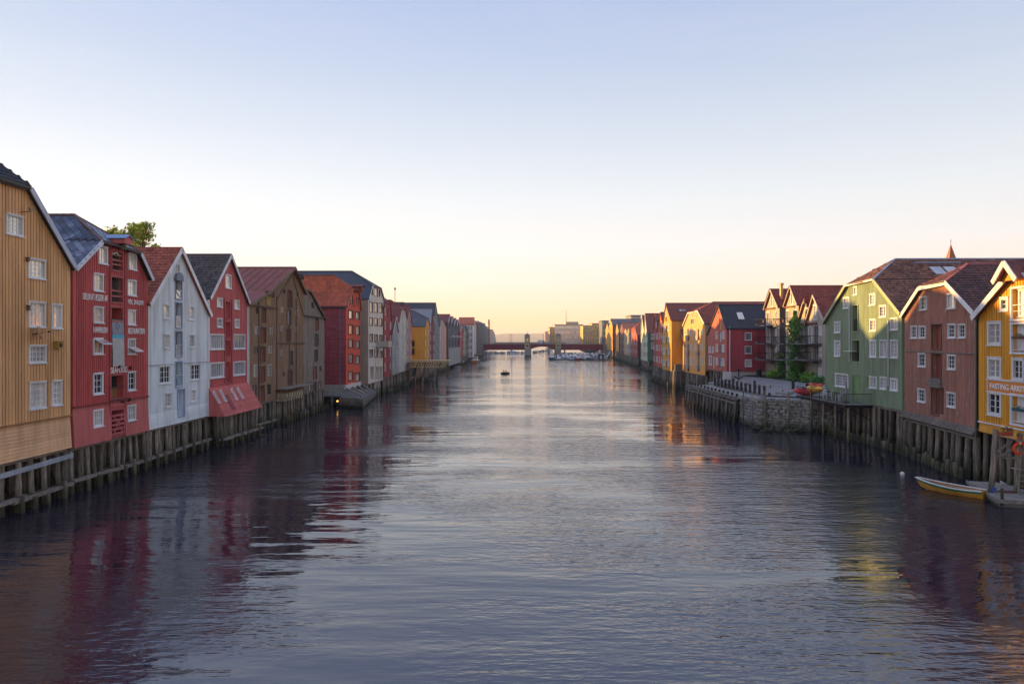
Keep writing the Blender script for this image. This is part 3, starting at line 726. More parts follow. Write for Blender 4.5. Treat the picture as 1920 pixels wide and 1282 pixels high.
# slates as single pieces on the near slope
sl_me = MB().add([(0,0,.012),(.255,.27,.035),(0,.51,.035),(-.255,.27,.035),(0,0,-.0),(.27,.27,.015),(0,.54,.015),(-.27,.27,.015)],[(0,1,2,3),(0,4,5,1),(3,7,4,0)])
slm = [plain(c,.35,.1,.2,5,'slate_'+str(i)) for i,c in enumerate(('#3a4252','#4c566a','#5f6b80','#7c8290'))]
sl_mes = [sl_me.mesh('slate', m_) for m_ in slm]
def slates(H, plane, dmax, n_max):
    P = [Vector(p) for p in plane]; nor = (P[1]-P[0]).cross(P[2]-P[0]).normalized(); nor = nor if nor.z > 0 else -nor
    U = Vector((0,1,0)) if abs(nor.y) < .3 else Vector((1,0,0)); U = (U-nor*U.dot(nor)).normalized(); V = nor.cross(U).normalized(); V = V if V.z > 0 else -V; U = V.cross(nor)
    M0 = Matrix((U,V,nor)).transposed(); O = P[0]
    q = [((p-O).dot(U),(p-O).dot(V)) for p in P]; c = 0
    u0,u1,v0,v1 = min(a for a,b in q),max(a for a,b in q),min(b for a,b in q),max(b for a,b in q)
    def ins(u,v):
        r = False
        for i in range(len(q)):
            (x1,y1),(x2,y2) = q[i],q[(i+1)%len(q)]
            if (y1>v)!=(y2>v) and u < (x2-x1)*(v-y1)/(y2-y1)+x1: r = not r
        return r
    j = 0; v = v0
    while v < v1:
        u = u0+(.275 if j%2 else 0)
        while u < u1:
            p = O+U*u+V*v
            if p.y < dmax and ins(u,v+.27) and c < n_max:
                o = put(random.choices(sl_mes,(4,4,2,1))[0],'slate',H.roof_o); o.matrix_basis = Matrix.Translation(p+nor*.012) @ M0.to_4x4(); c += 1
            u += .56
        v += .285; j += 1
    return c
slates(h, h.planes[0], 3.2, 90); slates(h, h.planes[2], 5.5, 150); slates(h, h.planes[4], 99, 60)
h.barge(wood('#b9c0cc',.5,.06), .3, .4, skip=(1,)); h.barge(wood('#4c3432'), .2, .4, skip=(0,2))
# skylight + hoist dormer
a_,z_ = h.loc(214,452); dor = MB(); d0 = .9
dx = a_
hr = h.hip(137,404)
zC = (h.top[1][1]+h.top[2][1])/2
dx, zd0 = h.loc(232.5,457,-.7); zd1 = h.loc(232.5,446,-.7)[1]; zd2 = h.loc(232.5,439,-.7)[1]
m = MB().box(dx-.5,-.9,zd0,dx+.5,1.9,zd1).build('hoist_dormer', red2, h.root)
MB().plate([(dx-.62,-1.0,zd1-.06),(dx,-1.0,zd2),(dx,2.6,zd2),(dx-.62,2.6,zd1-.06)],.06).plate([(dx+.62,-1.0,zd1-.06),(dx,-1.0,zd2),(dx,2.6,zd2),(dx+.62,2.6,zd1-.06)],.06).build('dormer_roof', plain('#6f8db4',.35,.3), m)
MB().prism([(dx-.5,zd1),(dx+.5,zd1),(dx,zd2-.06)],-.9,1.8).build('dormer_gable', red2, m)
MB().tube((dx,-.6,zd0+.05),(dx,-.6,zd0-.3),.1).tube((dx-.12,-.6,zd0-.25),(dx+.12,-.6,zd0-.25),.18).build('hoist_wheel', plain('#6b6350',.8), m)
wm_ = plain('#f2efe8',.7); 
for st,(x0,y0,x1,y1) in (('DELIKATÆSSER AF',(149,551,196,563)),('FISK, SKALDYR',(235,562,264,572)),('HAVFRUEN',(169,613,195,624)),('RESTAURATION',(235,615,266,626)),('SEAFOOD',(202,688,233,699))):
    a,zl_,b,zt_ = h.rect(x0,y0,x1,y1); text(h.root, st, wm_, (a+b)/2, (zl_+zt_)/2, b-a, zt_-zl_, y=-.09, fat=.004)
# hanging banner
a,zl_,b,zt_ = h.rect(204,599,226,687); bn = empty('hanging_banner', h.root.matrix_basis @ Vector(((a+b)/2,-.12,zl_)), h.root.rotation_euler.z, label='long pale banner with a blue top hanging on the dark red warehouse front', cat='banner')
w_ = (b-a)/2; hh = zt_-zl_
def sheet(z0,z1,y0,y1,mat,name): MB().add([(-w_*(1+.05*y0),y0,z0),(w_,y0,z0),(w_,y1,z1),(-w_,y1,z1),(-w_,y0+.02,z0),(w_,y0+.02,z0),(w_,y1+.02,z1),(-w_,y1+.02,z1)],[(0,1,2,3),(4,7,6,5),(0,4,5,1),(1,5,6,2),(2,6,7,3),(3,7,4,0)]).build(name,mat,bn)
sheet(0,hh*.60,-.06,-.02,plain('#b9b4ae',.8),'cloth'); sheet(hh*.60,hh*.68,-.02,-.02,plain('#4fb0c4',.6),'stripe'); sheet(hh*.68,hh,-.02,.02,plain('#5f7590',.2,.3),'blue_panel')
rg = MB()
for i in range(20):
    t0,t1 = 2*math.pi*i/20, 2*math.pi*(i+1)/20; rg.beam((math.sin(t0)*.16,-.05,hh*.86+math.cos(t0)*.24),(math.sin(t1)*.16,-.05,hh*.86+math.cos(t1)*.24),.02,.04)
rg.build('emblem', plain('#aab4c4',.5), bn)
MB().tube((-w_-.1,.02,hh),(w_+.1,.02,hh),.03).build('rod',IRON,bn)
for (px,py) in ((216,688),(238,690),(223,753),(236,750)):
    wallbox(h,px,py,.14,.18,.22,IRON,'spotlight',{(216,688):'black spotlight over the lowest middle word sign of the dark red warehouse',(238,690):'black spotlight right of the seafood sign',(223,753):'left small floodlight on the rail under the glazed bay of the red warehouse',(236,750):'right small floodlight on the rail under the glazed bay of the red warehouse'}[(px,py)],'spotlight',False)
# opened sashes
for (px,py) in ((181,641),(243,655)):
    a_,z_ = h.loc(px,py); o = MB().box(-.5,-.02,-.35,.5,.02,.35); oo = o.build('open_sash', gre, h.root, (a_,-.38,z_)); oo.rotation_euler = (R(-62),0,0)
    p_ = MB().box(-.42,-.03,-.28,.42,.03,.28).build('pane', glassm('cream'), oo)
foundation(h,'slanting piles and low walkway under the dark red warehouse', .8, walk=(.8,.15), lean=.22)

# ---- person leaning on the top rail of the red house
def person(label, loc, rz, J, E, rad, skin_h, parts, scale=1):
    """J: joint positions, E: bones; skin grown over the bones, then smoothed; parts = coloured clothing skinned the same way"""
    root = empty('person', loc, rz, label=label, cat='person'); root.scale = (scale,)*3
    def grow(name, ids, bones, mat, inflate):
        me = bpy.data.meshes.new(name); mp = {i:k for k,i in enumerate(ids)}
        me.from_pydata([J[i] for i in ids], [(mp[a],mp[b]) for a,b in bones], []); o = bpy.data.objects.new(name, me); COL.objects.link(o)
        sk = o.modifiers.new('s','SKIN'); sb = o.modifiers.new('b','SUBSURF'); sb.levels = sb.render_levels = 1
        for i in ids:
            v = me.skin_vertices[0].data[mp[i]]; r = rad[i]*inflate; v.radius = (r,r)
        me.skin_vertices[0].data[0].use_root = True
        dg = bpy.context.evaluated_depsgraph_get(); m2 = bpy.data.meshes.new_from_object(o.evaluated_get(dg)); bpy.data.objects.remove(o)
        m2.materials.clear(); m2.materials.append(mat)
        for p in m2.polygons: p.use_smooth = True
        return put(m2, name, root)
    grow('body', list(J), E, plain('#c58f74',.6,name='skin'), 1.0)
    for name, ids, mat, inf in parts:
        grow(name, ids, [(a,b) for a,b in E if a in ids and b in ids], mat, inf)
    return root
rad = dict(pelvis=.15,spine=.14,chest=.15,neck=.055,head=.1,crown=.09,shl=.06,shr=.06,ell=.045,elr=.045,wrl=.033,wrr=.033,hal=.035,har=.035,hil=.09,hir=.09,knl=.06,knr=.06,anl=.04,anr=.04,fol=.035,for_=.035,face=.05)
E = [('pelvis','spine'),('spine','chest'),('chest','neck'),('neck','head'),('head','crown'),('head','face'),('chest','shl'),('chest','shr'),('shl','ell'),('shr','elr'),('ell','wrl'),('elr','wrr'),('wrl','hal'),('wrr','har'),('pelvis','hil'),('pelvis','hir'),('hil','knl'),('hir','knr'),('knl','anl'),('knr','anr'),('anl','fol'),('anr','for_')]
a,zl_,b,zt_ = H2.rect(205,472,225,506)
J = dict(pelvis=(-.35,0,.92),spine=(-.18,0,1.08),chest=(.08,0,1.22),neck=(.22,0,1.34),head=(.32,0,1.44),crown=(.34,0,1.55),face=(.4,0,1.42),shl=(.12,-.18,1.24),shr=(.12,.18,1.24),ell=(.3,-.2,1.02),elr=(.32,.18,1.02),wrl=(.52,-.16,1.05),wrr=(.52,.14,1.05),hal=(.6,-.12,1.06),har=(.6,.1,1.06),hil=(-.35,-.1,.86),hir=(-.35,.1,.86),knl=(-.3,-.11,.46),knr=(-.22,.12,.46),anl=(-.38,-.11,.07),anr=(-.3,.12,.07),fol=(-.26,-.12,.04),for_=(-.18,.13,.04))
pp = person('woman in a white top and jeans leaning on the upper rail of the red warehouse', H2.root.matrix_basis @ Vector(((a+b)/2-.1,.2,zl_+.05)), H2.root.rotation_euler.z+R(-20), J, E, rad, 1.7,
   [('white_top',['spine','chest','shl','shr','ell','elr'],plain('#d9d4d6',.8),1.14),('jeans',['pelvis','hil','hir','knl','knr','anl','anr'],plain('#3c4f74',.8),1.15),('hair',['head','crown'],plain('#4a2c1a',.7),1.16)])

# ---- 3 white house
wht = wood('#cdd7f2',.55,.09,name='white_blue_boards'); blu = wood('#7e93b5',.55,.08)
h = House('wharf_house','white gabled warehouse with a column of blue-framed loading doors', LP(274.5,29.2), LP(388,29.2), 3.0, 18, 'L'); H3 = h
h.outline([(274,567),(333,466),(386,588)])
for r in ((302,571,314,597,2,3,'cream'),(350,575,361,599,2,3,'cream'),(303,627,315,653,2,3,'cream'),(352,628,362,651,2,3,'mid'),(306,737,318,763,2,3,'curtain'),(354,731,364,753,2,3,'curtain'),(327,496,334,511,1,2,'cream')):
    h.win(*r[:4], r[4], r[5], glass=r[6], cw=.07)
h.win(294,686,316,719,4,3,glass='dark',cw=.07,double=True); h.win(353,683,372,712,4,3,glass='dark',cw=.07,double=True)
gls = glassm('cream')
for i,(y0,y1) in enumerate(((526,560),(568,614),(622,668),(679,725))):
    h.door(326,y0,337.5,y1, plain('#22252e',.6) if i < 3 else wood('#1d5b5e'), .45, blu, .09)
    a,zl_,b,zt_ = h.rect(326,y0,337.5,y1); hz_ = zl_+(zt_-zl_)*.48
    rl = MB().box(a,-.05,hz_-.05,b,.0,hz_).box(a,-.05,zl_,b,0,zl_+.05).beam((a,-.03,hz_),(b,-.03,zl_),.04,.05); g_ = rl.build('balustrade', wht, h.root)
    if i != 3: MB().box(a+.02,0.01,zl_+.05,b-.02,.03,hz_-.05).build('glass_panel', gls, g_)
h.door(330,731,342,780, wood('#aab6cc'), .35, blu, .1, name='slatted_door')
zA, zB = h.loc(300,686)[1], h.loc(300,772)[1]
h.walls(wht)
h.battens(wht,.2,.11,.03,z0=zB,indiv=False)
h.planks(wht, 0, zB-.03, .2, flare=.08, lift=.05)
a,_,b,_ = h.rect(327,600,341,620)
h.ledge(zA+.1, wood('#8f95a3'), .05, .1, x1=a-.2); h.ledge(zA+.1, wood('#8f95a3'), .05, .1, x0=b+.2)
a_,z_ = h.loc(329.5,524); ar = MB().prism([(a_-.62,z_-.1)]+[(a_+math.cos(t)*.62,z_+math.sin(t)*.62) for t in [math.pi-math.pi*i/14 for i in range(15)]]+[(a_+.62,z_-.1)],-.3,-.03); ar.build('arched_hood', plain('#6b7484',.5), h.root)
h.roof(plain('#9c5038',.7), tile=tiles('#96432c','#c0684a'), tdepth=12, ov=.3)
h.barge(wood('#e0e2e6',.5,.05), .34, .3, corner=True)
foundation(h,'dense grey piles with a low beam walkway under the white gabled warehouse', .62, walk=(.75,.2))

# ---- 4 red gabled house with white windows
redb = wood('#b84644',.6,.12); r4 = wood('#8e3038',.6,.1)
h = House('wharf_house','narrow red gabled house with long white window bands and a slanted red skirt', LP(388.8,29.2), LP(462,29.2), 2.9, 18, 'L'); H4 = h
h.outline([(387,556),(427,478),(462,568)])
h.win(420,515,431,540,2,3,glass='cream',cw=.08)
for r in ((404,559,414,575),(437,563,446,579),(404,597,414,613),(438,599,446,614)): h.win(*r,2,2,glass='cream' if r[1]<590 else 'mid',cw=.09)
for r in ((391,627,417,655),(435,627,457,654),(391,680,417,708),(435,678,457,703)): h.win(*r,6,1,glass='mid',cw=.09)
for i,(y0,y1) in enumerate(((566,596),(604,631),(639,666),(679,716))):
    h.door(420,y0,428.5,y1, wood('#d8d4d0',.5,.05), .5, r4, .1)
a,_,b,_ = h.rect(418,566,432,596)
for x in (a-.02,b-.1): ubox('hoist_board', r4, h.root, x,-.1,2.9,x+.14,-.05,h.loc(425,560)[1])
h.walls(redb); zs = h.loc(388.8,728)[1]
h.battens(redb,.18,.1,.025,z0=zs)
h.planks(wood('#ba504c',.6,.1), 0, zs, .24, lift=.05, x0=-.05, x1=h.W+.15, flare=1.5, y=-.05, name='skirt_plank')
fl = 1.5
def skirt_win(px,py,w,hh_,glass):
    a_,z_ = h.loc(px,py,-.8); t = 1-z_/zs; o,_,_ = window(h.root, a_, z_, w, hh_, 2, 1, glass=glass, cw=.06, y=-.05-fl*t-.05, sill=False); o.rotation_euler = (-math.atan(fl/zs),0,0)
for px,py in ((407,746),(420,743),(440,740),(451.5,738)): skirt_win(px,py,.42,1.25,'dark')
a_,z_ = h.loc(429.5,750,-.9); o = ubox('skirt_door', wood('#7c2c33'), h.root, a_-.4,-1.0,.25,a_+.35,-.84,1.95); o.rotation_euler = (-math.atan(fl/zs),0,0)
MB().prism([(0,0),(.06,0),(.06,0),(0,0)],0,.01)
MB().add([(-.06,-fl-.1,0),(-.06,0,0),(-.06,0,zs)],[(0,1,2)]).add([(h.W+.16,-fl-.1,0),(h.W+.16,0,0),(h.W+.16,0,zs)],[(0,2,1)]).add([(-.06,-fl-.1,0),(h.W+.16,-fl-.1,0),(h.W+.16,0,0),(-.06,0,0)],[(0,3,2,1)]).build('skirt_side', wood('#ba504c',.6,.1), h.root)
h.roof(plain('#4d4540',.75), tile=tiles('#3d3733','#665b55'), tdepth=12, ov=.3, cap=plain('#55504c'))
h.barge(WHITE, .3, .3, corner=True)
MB().tube((h.W+.12,-.12,0),(h.W+.12,-.12,h.top[-1][1]),.06).build('drainpipe', WHITE, h.root)
foundation(h,'leaning piles and low walkway under the narrow red gabled house with the skirt', .6, walk=(.7,1.6), rows=((-.9,0),(.5,.2),(2,.4),(3.4,.5)))

# ---- 5 big weathered brown warehouse, main bay and lower bay
brn = wood('#8a6648',.85,.25,worn='#a08c7a',wornamt=.15,name='bare_brown_boards'); brd = wood('#7a3a2c',.8,.2); brf = wood('#54453a',.85,.2)
h = House('wharf_house','large weathered brown unpainted warehouse with a rusty red roof', LP(463,29.2), LP(568,29.2), 3.0, 22, 'L'); H5 = h
h.outline([(463,570),(500,546),(547,502),(568,548)])
def small(H,x0,y0,x1,y1,g='mid',nx=1,ny=2,fr=None): H.win(x0,y0,x1,y1,nx,ny,glass=g,cw=.06,frame=fr or brf,sill=False,simple=True)
def z5(x,y): return (420+x/4.136, 470+y/4.136)
for (x0,y0,x1,y1) in ((287,445,315,555),(280,595,315,710),(275,745,310,860),(270,900,308,1015),(265,1050,305,1165),(490,310,520,435),(483,605,510,705),(490,925,520,1035)):
    h.door(*z5(x0,y0),*z5(x1,y1), brd, .22, brf, .08)
for (x0,y0,x1,y1) in ((483,460,512,570),(497,778,525,885)): h.door(*z5(x0,y0),*z5(x1,y1), wood('#a8a6a4') if y0 == 460 else plain('#3d4250'), .2, brf, .08)
wfr = wood('#b5a9a0',.7,.2)
for (x0,y0,x1,y1,g) in ((230,590,258,650,'curtain'),(345,600,368,650,'curtain'),(228,745,254,795,'mid'),(336,743,360,795,'curtain'),(218,885,246,980,'curtain'),(331,885,357,970,'curtain'),(215,1045,242,1135,'mid'),(328,1035,354,1115,'dark'),(436,440,453,480,'curtain'),(550,465,566,500,'curtain'),(432,585,449,625,'curtain'),(545,595,560,630,'curtain'),(434,770,448,815,'curtain'),(450,300,466,330,'dark'),(365,315,383,365,'dark'),(240,440,262,490,'dark'),(557,325,570,355,'dark'),(450,940,462,975,'dark')):
    p,q = z5(x0,y0),z5(x1,y1); small(h,*p,*q,g,2,3,wfr if g=='curtain' else brf)
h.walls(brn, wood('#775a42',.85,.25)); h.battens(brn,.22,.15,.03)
a_,z_ = h.loc(523,643); h.ledge(z_,brf,.12,.2,x0=h.loc(517,643)[0]); a_,z_=h.loc(480,573); h.ledge(z_,brf,.14,.25,x0=.2,x1=h.loc(517,575)[0])
ubox('loft_panel', wood('#9a7a3c',.8,.25), h.root, h.loc(497,560)[0],-.1,h.loc(497,572)[1],h.loc(505,560)[0],-.05,h.loc(500,548)[1])
ubox('loft_box', wood('#4a332b'), h.root, h.loc(495,550)[0],-.4,h.loc(495,553)[1],h.loc(505,550)[0],-.05,h.loc(500,546)[1])
for px in (482,516,540,553): x,_ = h.loc(px,600); ubox('wall_post', brf, h.root, x,-.14,0,x+.18,-.03,min(interp(h.top,x)-.3, 12.5))
a_,z_ = h.loc(547,518); MB().beam((a_,-.05,z_+.3),(a_,-1.5,z_+.15),.18,.2).tube((a_-.1,-1.3,z_-.2),(a_+.1,-1.3,z_-.2),.3).build('hoist', plain('#3d362e'), h.root)
MB().beam((a_,-.08,z_),(h.W-.1,-.08,z_-5),.08,.1).beam((a_-.2,-.08,z_+.2),(h.loc(517,560)[0],-.08,h.loc(517,560)[1]),.08,.12).build('roof_brace', wood('#3f342b'), h.root)
h.roof(plain('#8f4a3c',.75,0,.25,.8), ov=.45, cap=plain('#5a312b'), eave=.4)
sm_ = MB(); pl_ = h.planes[1]; P0,P1,P2,P3 = [Vector(p) for p in pl_]
for i in range(1,22): 
    y = -.45+i*1.0; sm_.beam((P0.x,y,P0.z+.03),(P1.x,y,P1.z+.03),.06,.05,(0,1,0))
sm_.build('roof_seams', plain('#7a4a40',.6,.1,.3,1), h.roof_o, kind='stuff')
h.barge(wood('#6f6048',.85,.3), .3, .45)
foundation(h,'closely set greenish piles under the weathered brown warehouse', .62, walk=(.7,.3), x1=h.loc(513,700)[0])
foundation(h,'taller dark piles under the stacked joist ends of the brown warehouse', .62, x0=h.loc(515,700)[0], ztop=.55, stubs=10, cap=False)
for i in range(7):
    x = h.loc(516,735)[0]+i*.95; o = MB().box(x,-1.3,.15,x+.5,2,.7).box(x+.05,-1.2,-.25,x+.42,2,.12); o.build('joist_end', wood('#a58e6e',.85,.25,grain=(9,1,9)), h.root)
h.ledge(1.25, OLDW, .1, 1.5, x0=h.loc(514,735)[0], x1=h.W)
h = House('wharf_house','lower weathered brown lean-to warehouse bay beside the orange-red house', LP(568.5,29.2), LP(607,29.2), 2.9, 16, 'L')
h.outline([(568.5,543),(578,545),(608,598)]); 
for (x0,y0,x1,y1,mm) in ((705,528,727,615,'#7c3328'),(700,645,725,735,'#3a3a3e'),(695,770,720,855,'#33373e'),(687,900,713,992,'#8a3a28'),(683,1020,710,1100,'#4a3028')):
    h.door(*z5(x0,y0),*z5(x1,y1), wood(mm), .2, brf, .08)
for (x0,y0,x1,y1,g) in ((648,1022,670,1090,'curtain'),(728,1015,747,1075,'curtain'),(735,895,748,935,'dark'),(672,400,692,445,'dark')): small(h,*z5(x0,y0),*z5(x1,y1),g,2,2)
brn = wood('#8c7868',.85,.28,worn='#a39a90',wornamt=.25,name='grey_brown_boards'); h.walls(brn); h.battens(brn,.25,.16,.03); h.ledge(h.loc(590,594)[1], brf,.15,.3); h.roof(plain('#55483c',.8),ov=.3); h.barge(brf,.3,.3)
foundation(h,'piles and dark gap under the lower brown lean-to bay', .8, stubs=8)

# ---- 6 orange-red plastered house with dark red side
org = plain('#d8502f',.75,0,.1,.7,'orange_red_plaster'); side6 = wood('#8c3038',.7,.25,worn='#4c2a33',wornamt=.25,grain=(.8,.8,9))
h = House('town_warehouse','orange-red warehouse with a bright tiled roof and dark red planked side', LP(648,26.9), LP(675,26.9), 3.2, 22, 'L'); H6 = h
h.outline([(648,573),(659,543),(672,548),(676,580)])
rows6 = ((460,530),(572,650),(685,755),(800,875),(935,1010))
def zz(x,y): return (420+x/4.136, 470+y/4.136)
frk = plain('#3a2420',.6)
for (a,b) in rows6:
    h.win(*zz(963,a),*zz(994,b),2,1,glass='cream',cw=.1,frame=frk,simple=False,sill=False); h.win(*zz(1019,a+12),*zz(1048,b+5),2,1,glass='cream',cw=.1,frame=frk,sill=False)
    h.door(*zz(1001,a+5),*zz(1009,b+10), plain('#3b1c18'), .3)
h.win(*zz(977,345),*zz(993,415),1,1,glass='cream',cw=.08,frame=frk,sill=False); h.win(*zz(1023,365),*zz(1037,430),1,1,glass='cream',cw=.08,frame=frk,sill=False)
h.door(*zz(1001,370),*zz(1010,440), plain('#3b1c18'), .3)
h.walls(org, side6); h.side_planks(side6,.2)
h.roof(plain('#b0502f',.7), ridge=h.hip(627,518), tile=tiles('#a54a2c','#cc6b45'), tdepth=14, ov=.25, cap=plain('#a04c34'))
h.barge(plain('#a8482f'),.25,.25,skip=(1,))
a_,z_ = h.loc(666,542); MB().box(a_-.8,-1.2,z_-.4,a_+.8,1.5,z_+.4).plate([(a_-1,-1.4,z_+.4),(a_,-1.4,z_+.8),(a_,2,z_+.8),(a_-1,2,z_+.4)],.08).plate([(a_+1,-1.4,z_+.4),(a_,-1.4,z_+.8),(a_,2,z_+.8),(a_+1,2,z_+.4)],.08).build('hoist_hood', wood('#6b2a22'), h.root)
MB().tube((-.1,.9,-.4),(-.1,.9,h.top[0][1]-.2),.07).build('drainpipe', plain('#66748a',.4,.3), h.root)
ubox('gutter', plain('#3a4250',.4,.3), h.root, -.42,-.2,h.top[0][1]-.32,-.2,20,h.top[0][1]-.16)
MB().box(-.25,-.12,-.75,h.W+.1,.2,0).build('foundation_band', plain('#c9c2bb',.7), h.root); MB().box(-.3,.2,-1.2,0.1,16,-.0).build('foundation_side', CONC, h.root)
rl = h.roof_o; 
for i in (0,1):
    y = 9.2+i*1.3; p_ = h.planes[0]; q_ = h.planes[2]; A_,B_ = Vector(q_[0]),Vector(q_[1])
    c_ = Vector((B_.x*.45+A_.x*.55,y,B_.z*.45+A_.z*.55)); k_ = Vector((B_.x-A_.x,0,B_.z-A_.z)).normalized()
    MB().beam(c_-k_*.6+Vector((0,0,.14)),c_+k_*.6+Vector((0,0,.14)),1.0,.14).build('skylight', glassm('mid'), rl)
wallbox(h,664,700,.1,.1,.1,IRON,'wall_lamp','tiny dark lamp on the front of the orange-red warehouse','lamp',False)

# concrete apron in the water in front of it
ap = empty('concrete_apron', (-26,100,0), label='sloping concrete apron with ribs and a low wall in front of the orange-red warehouse', cat='retaining wall')
def wq(x,y,z): return (x+26,y-100,z)
DCON = stone_mat('#5a5751','#7d7a72','darkconcrete',.8)
def prism_xy(m, pts, z0s, z1s):
    n = len(pts); return m.add([wq(x,y,z) for (x,y),z in zip(pts,z0s)]+[wq(x,y,z) for (x,y),z in zip(pts,z1s)],[tuple(range(n))[::-1],tuple(range(n,2*n))]+[(i,(i+1)%n,n+(i+1)%n,n+i) for i in range(n)])
prism_xy(MB(),[(-27.1,103.7),(-23.0,101.5),(-23.0,101.8),(-27.0,104.0)],[.25]*4,[1.5]*4).build('low_wall',DCON,ap)
prism_xy(MB(),[(-23.0,101.5),(-25.6,124),(-25.9,124),(-23.3,101.9)],[.1]*4,[1.5,1.2,1.2,1.5]).build('low_wall',DCON,ap)
prism_xy(MB(),[(-27.0,104.0),(-23.3,101.9),(-25.8,124),(-26.0,124),(-27.0,107.0)],[.2]*5,[1.35,1.25,1.1,1.2,2.55]).build('slab',DCON,ap)
prism_xy(MB(),[(-31.5,104.2),(-27.0,104.2),(-27.0,107.0),(-31.5,107.0)],[1.55]*4,[1.8,1.8,2.2,2.2]).build('terrace_slab',DCON,ap)
for x in (-30.5,-28.6): prism_xy(MB(),[(x,104.5),(x+.3,104.5),(x+.3,104.8),(x,104.8)],[-.5]*4,[1.55]*4).build('column',DCON,ap)
for i in range(4): y = 106.5+i*3.6; MB().beam(wq(-26.7,y,2.62),wq(-23.9-i*.38,y-1.6+i*.2,1.55),.22,.3).build('rib', CONC, ap)
for i in range(6): f = i/5; x = -27+4*f*.9; y = 103.9-2.1*f; prism_xy(MB(),[(x,y),(x+.4,y-.2),(x+.4,y+.2),(x,y+.4)],[-.7]*4,[.27]*4).build('footing',DCON,ap)
for i in range(7): y = 103.5+i*3; x = -23.15-(y-101.5)*.115; prism_xy(MB(),[(x-.3,y),(x,y),(x,y+.4),(x-.3,y+.4)],[-.7]*4,[.12]*4).build('footing',DCON,ap)
lm = bpy.data.materials.new('lamp_glow'); lm.use_nodes = True; lb = lm.node_tree.nodes['Principled BSDF']; lb.inputs['Emission Color'].default_value = (1,.45,.05,1); lb.inputs['Emission Strength'].default_value = 1.5
p_ = at_y(632,752,102.0); lt = empty('harbour_lamp', p_, label='small glowing orange lamp on the rubble beside the concrete apron', cat='lamp')
bm = bmesh.new(); bmesh.ops.create_uvsphere(bm,u_segments=10,v_segments=6,radius=.13); me = bpy.data.meshes.new('bulb'); bm.to_mesh(me); bm.free(); me.materials.append(lm); put(me,'bulb',lt)
MB().tube((0,0,-.2),(0,.0,-1.2),.06).build('post',IRON,lt)

# ---- 7 tall beige building
bei = plain('#d9ccba',.8,0,.08,.6,'beige_plaster'); brw = plain('#6a4a3c',.5)
h = House('town_warehouse','tall beige plastered building with paired brown windows and one balcony', LP(690,26.0), LP(718.5,26.0), 2.6, 24, 'L'); H7 = h
h.outline([(689,559),(697,535),(713,541),(718.5,560)])
def z6(x,y): return (640+x/6.105, 530+y/6.105)
for (ya,yb) in ((220,345),(400,500),(585,685),(765,860)):
    for (xa,xb) in ((318,356),(374,412),(430,466)): 
        h.win(*z6(xa,ya+(xa-318)*.12),*z6(xb,yb+(xa-318)*.05-5),2,1,glass='mid',cw=.06,frame=brw,sill=False)
h.win(*z6(372,60),*z6(412,155),2,1,glass='mid',cw=.06,frame=brw,sill=False); h.win(*z6(343,60),*z6(357,140),1,1,glass='mid',cw=.06,frame=brw,sill=False); h.win(*z6(427,85),*z6(439,160),1,1,glass='mid',cw=.06,frame=brw,sill=False)
for (xa,xb) in ((330,372),(385,428),(436,468)): h.door(*z6(xa,960),*z6(xb,1110), plain('#5d564c'), 1.2, name='basement_bay')
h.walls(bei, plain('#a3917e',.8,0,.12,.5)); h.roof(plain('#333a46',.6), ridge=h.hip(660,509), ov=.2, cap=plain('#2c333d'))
h.barge(plain('#e2ddd5'),.22,.2,skip=(1,))
a_,z_ = h.loc(708,650.5,-.0); MB().box(a_-1.5,-2.2,z_-.2,a_+2.2,0,z_).build('balcony_slab', plain('#5c554c'), h.root)
MB().box(a_-1.5,-2.2,z_,a_+2.2,-2.12,z_+1.1).box(a_-1.5,-2.2,z_,a_-1.42,0,z_+1.1).box(a_+2.12,-2.2,z_,a_+2.2,0,z_+1.1).build('balcony_rail', plain('#b0aca6',.4,.3), h.root)
for px in (698,704): x,_ = h.loc(px,680); MB().tube((x,-.6,-1),(x,-.6,6.2),.08).tube((x,-.6,6.2),(x-.6,-.1,6.6),.08).build('flue', plain('#cfccc8',.3,.5), h.root)
foundation(h,'grey concrete-like posts in the water below the tall beige building', 2.2, r=(.3,.4), lean=0)

# ---- smaller left-bank warehouses, one line each
def auto_windows(H, cols, rows, z0, dz, w=.9, hh=1.5, nx=2, ny=2, glass='cream', frame=None, doors=None, dcol=None, margin=.12, toprows=0):
    xs = [H.W*(margin+(1-2*margin)*i/(cols-1)) if cols > 1 else H.W/2 for i in range(cols)]
    for r in range(rows):
        z = z0+dz*r
        for i,x in enumerate(xs):
            ok = z+hh/2 < min(interp(H.top,max(0,x-w/2-.1)),interp(H.top,min(H.W,x+w/2+.1)))-.25
            if not ok: continue
            if doors and i == cols//2: H.door_l(x-w*.45, z-hh*.6, x+w*.45, z+hh*.6, doors, .25, dcol, .08)
            else: H.win_l(x, z, w, hh, nx, ny, glass=glass, frame=frame, cw=.09, sill=False, simple=True)
ALL = []
def simple(label, xl, xr, D, zb, pts, wall, roofm, depth=18, ridge=None, grid=None, found=None, side=None, bargem=None, clad=True, name='wharf_house', ov=.2, Pl=None, Pr=None, sidebank='L', stuff=None, tile=None, ground=False, **g):
    h = House(name, label, Pl or LP(xl,D), Pr or LP(xr,D), zb, depth, sidebank); h.outline(pts)
    if ridge: ridge = h.hip(*ridge)
    if grid: auto_windows(h, *grid, **g)
    if stuff: stuff(h)
    h.walls(wall, side or wall)
    if clad: h.battens(wall, .35,.16,.04)
    h.roof(roofm, ridge=ridge, ov=ov, cap=roofm, tile=tile, tdepth=14)
    if bargem: h.barge(bargem,.25,ov)
    if found: foundation(h, found, 1.1, rows=((.3,0),(2.2,.3)), r=(.16,.24), cap=True, stubs=int(h.W/1.2))
    ALL.append(h); return h
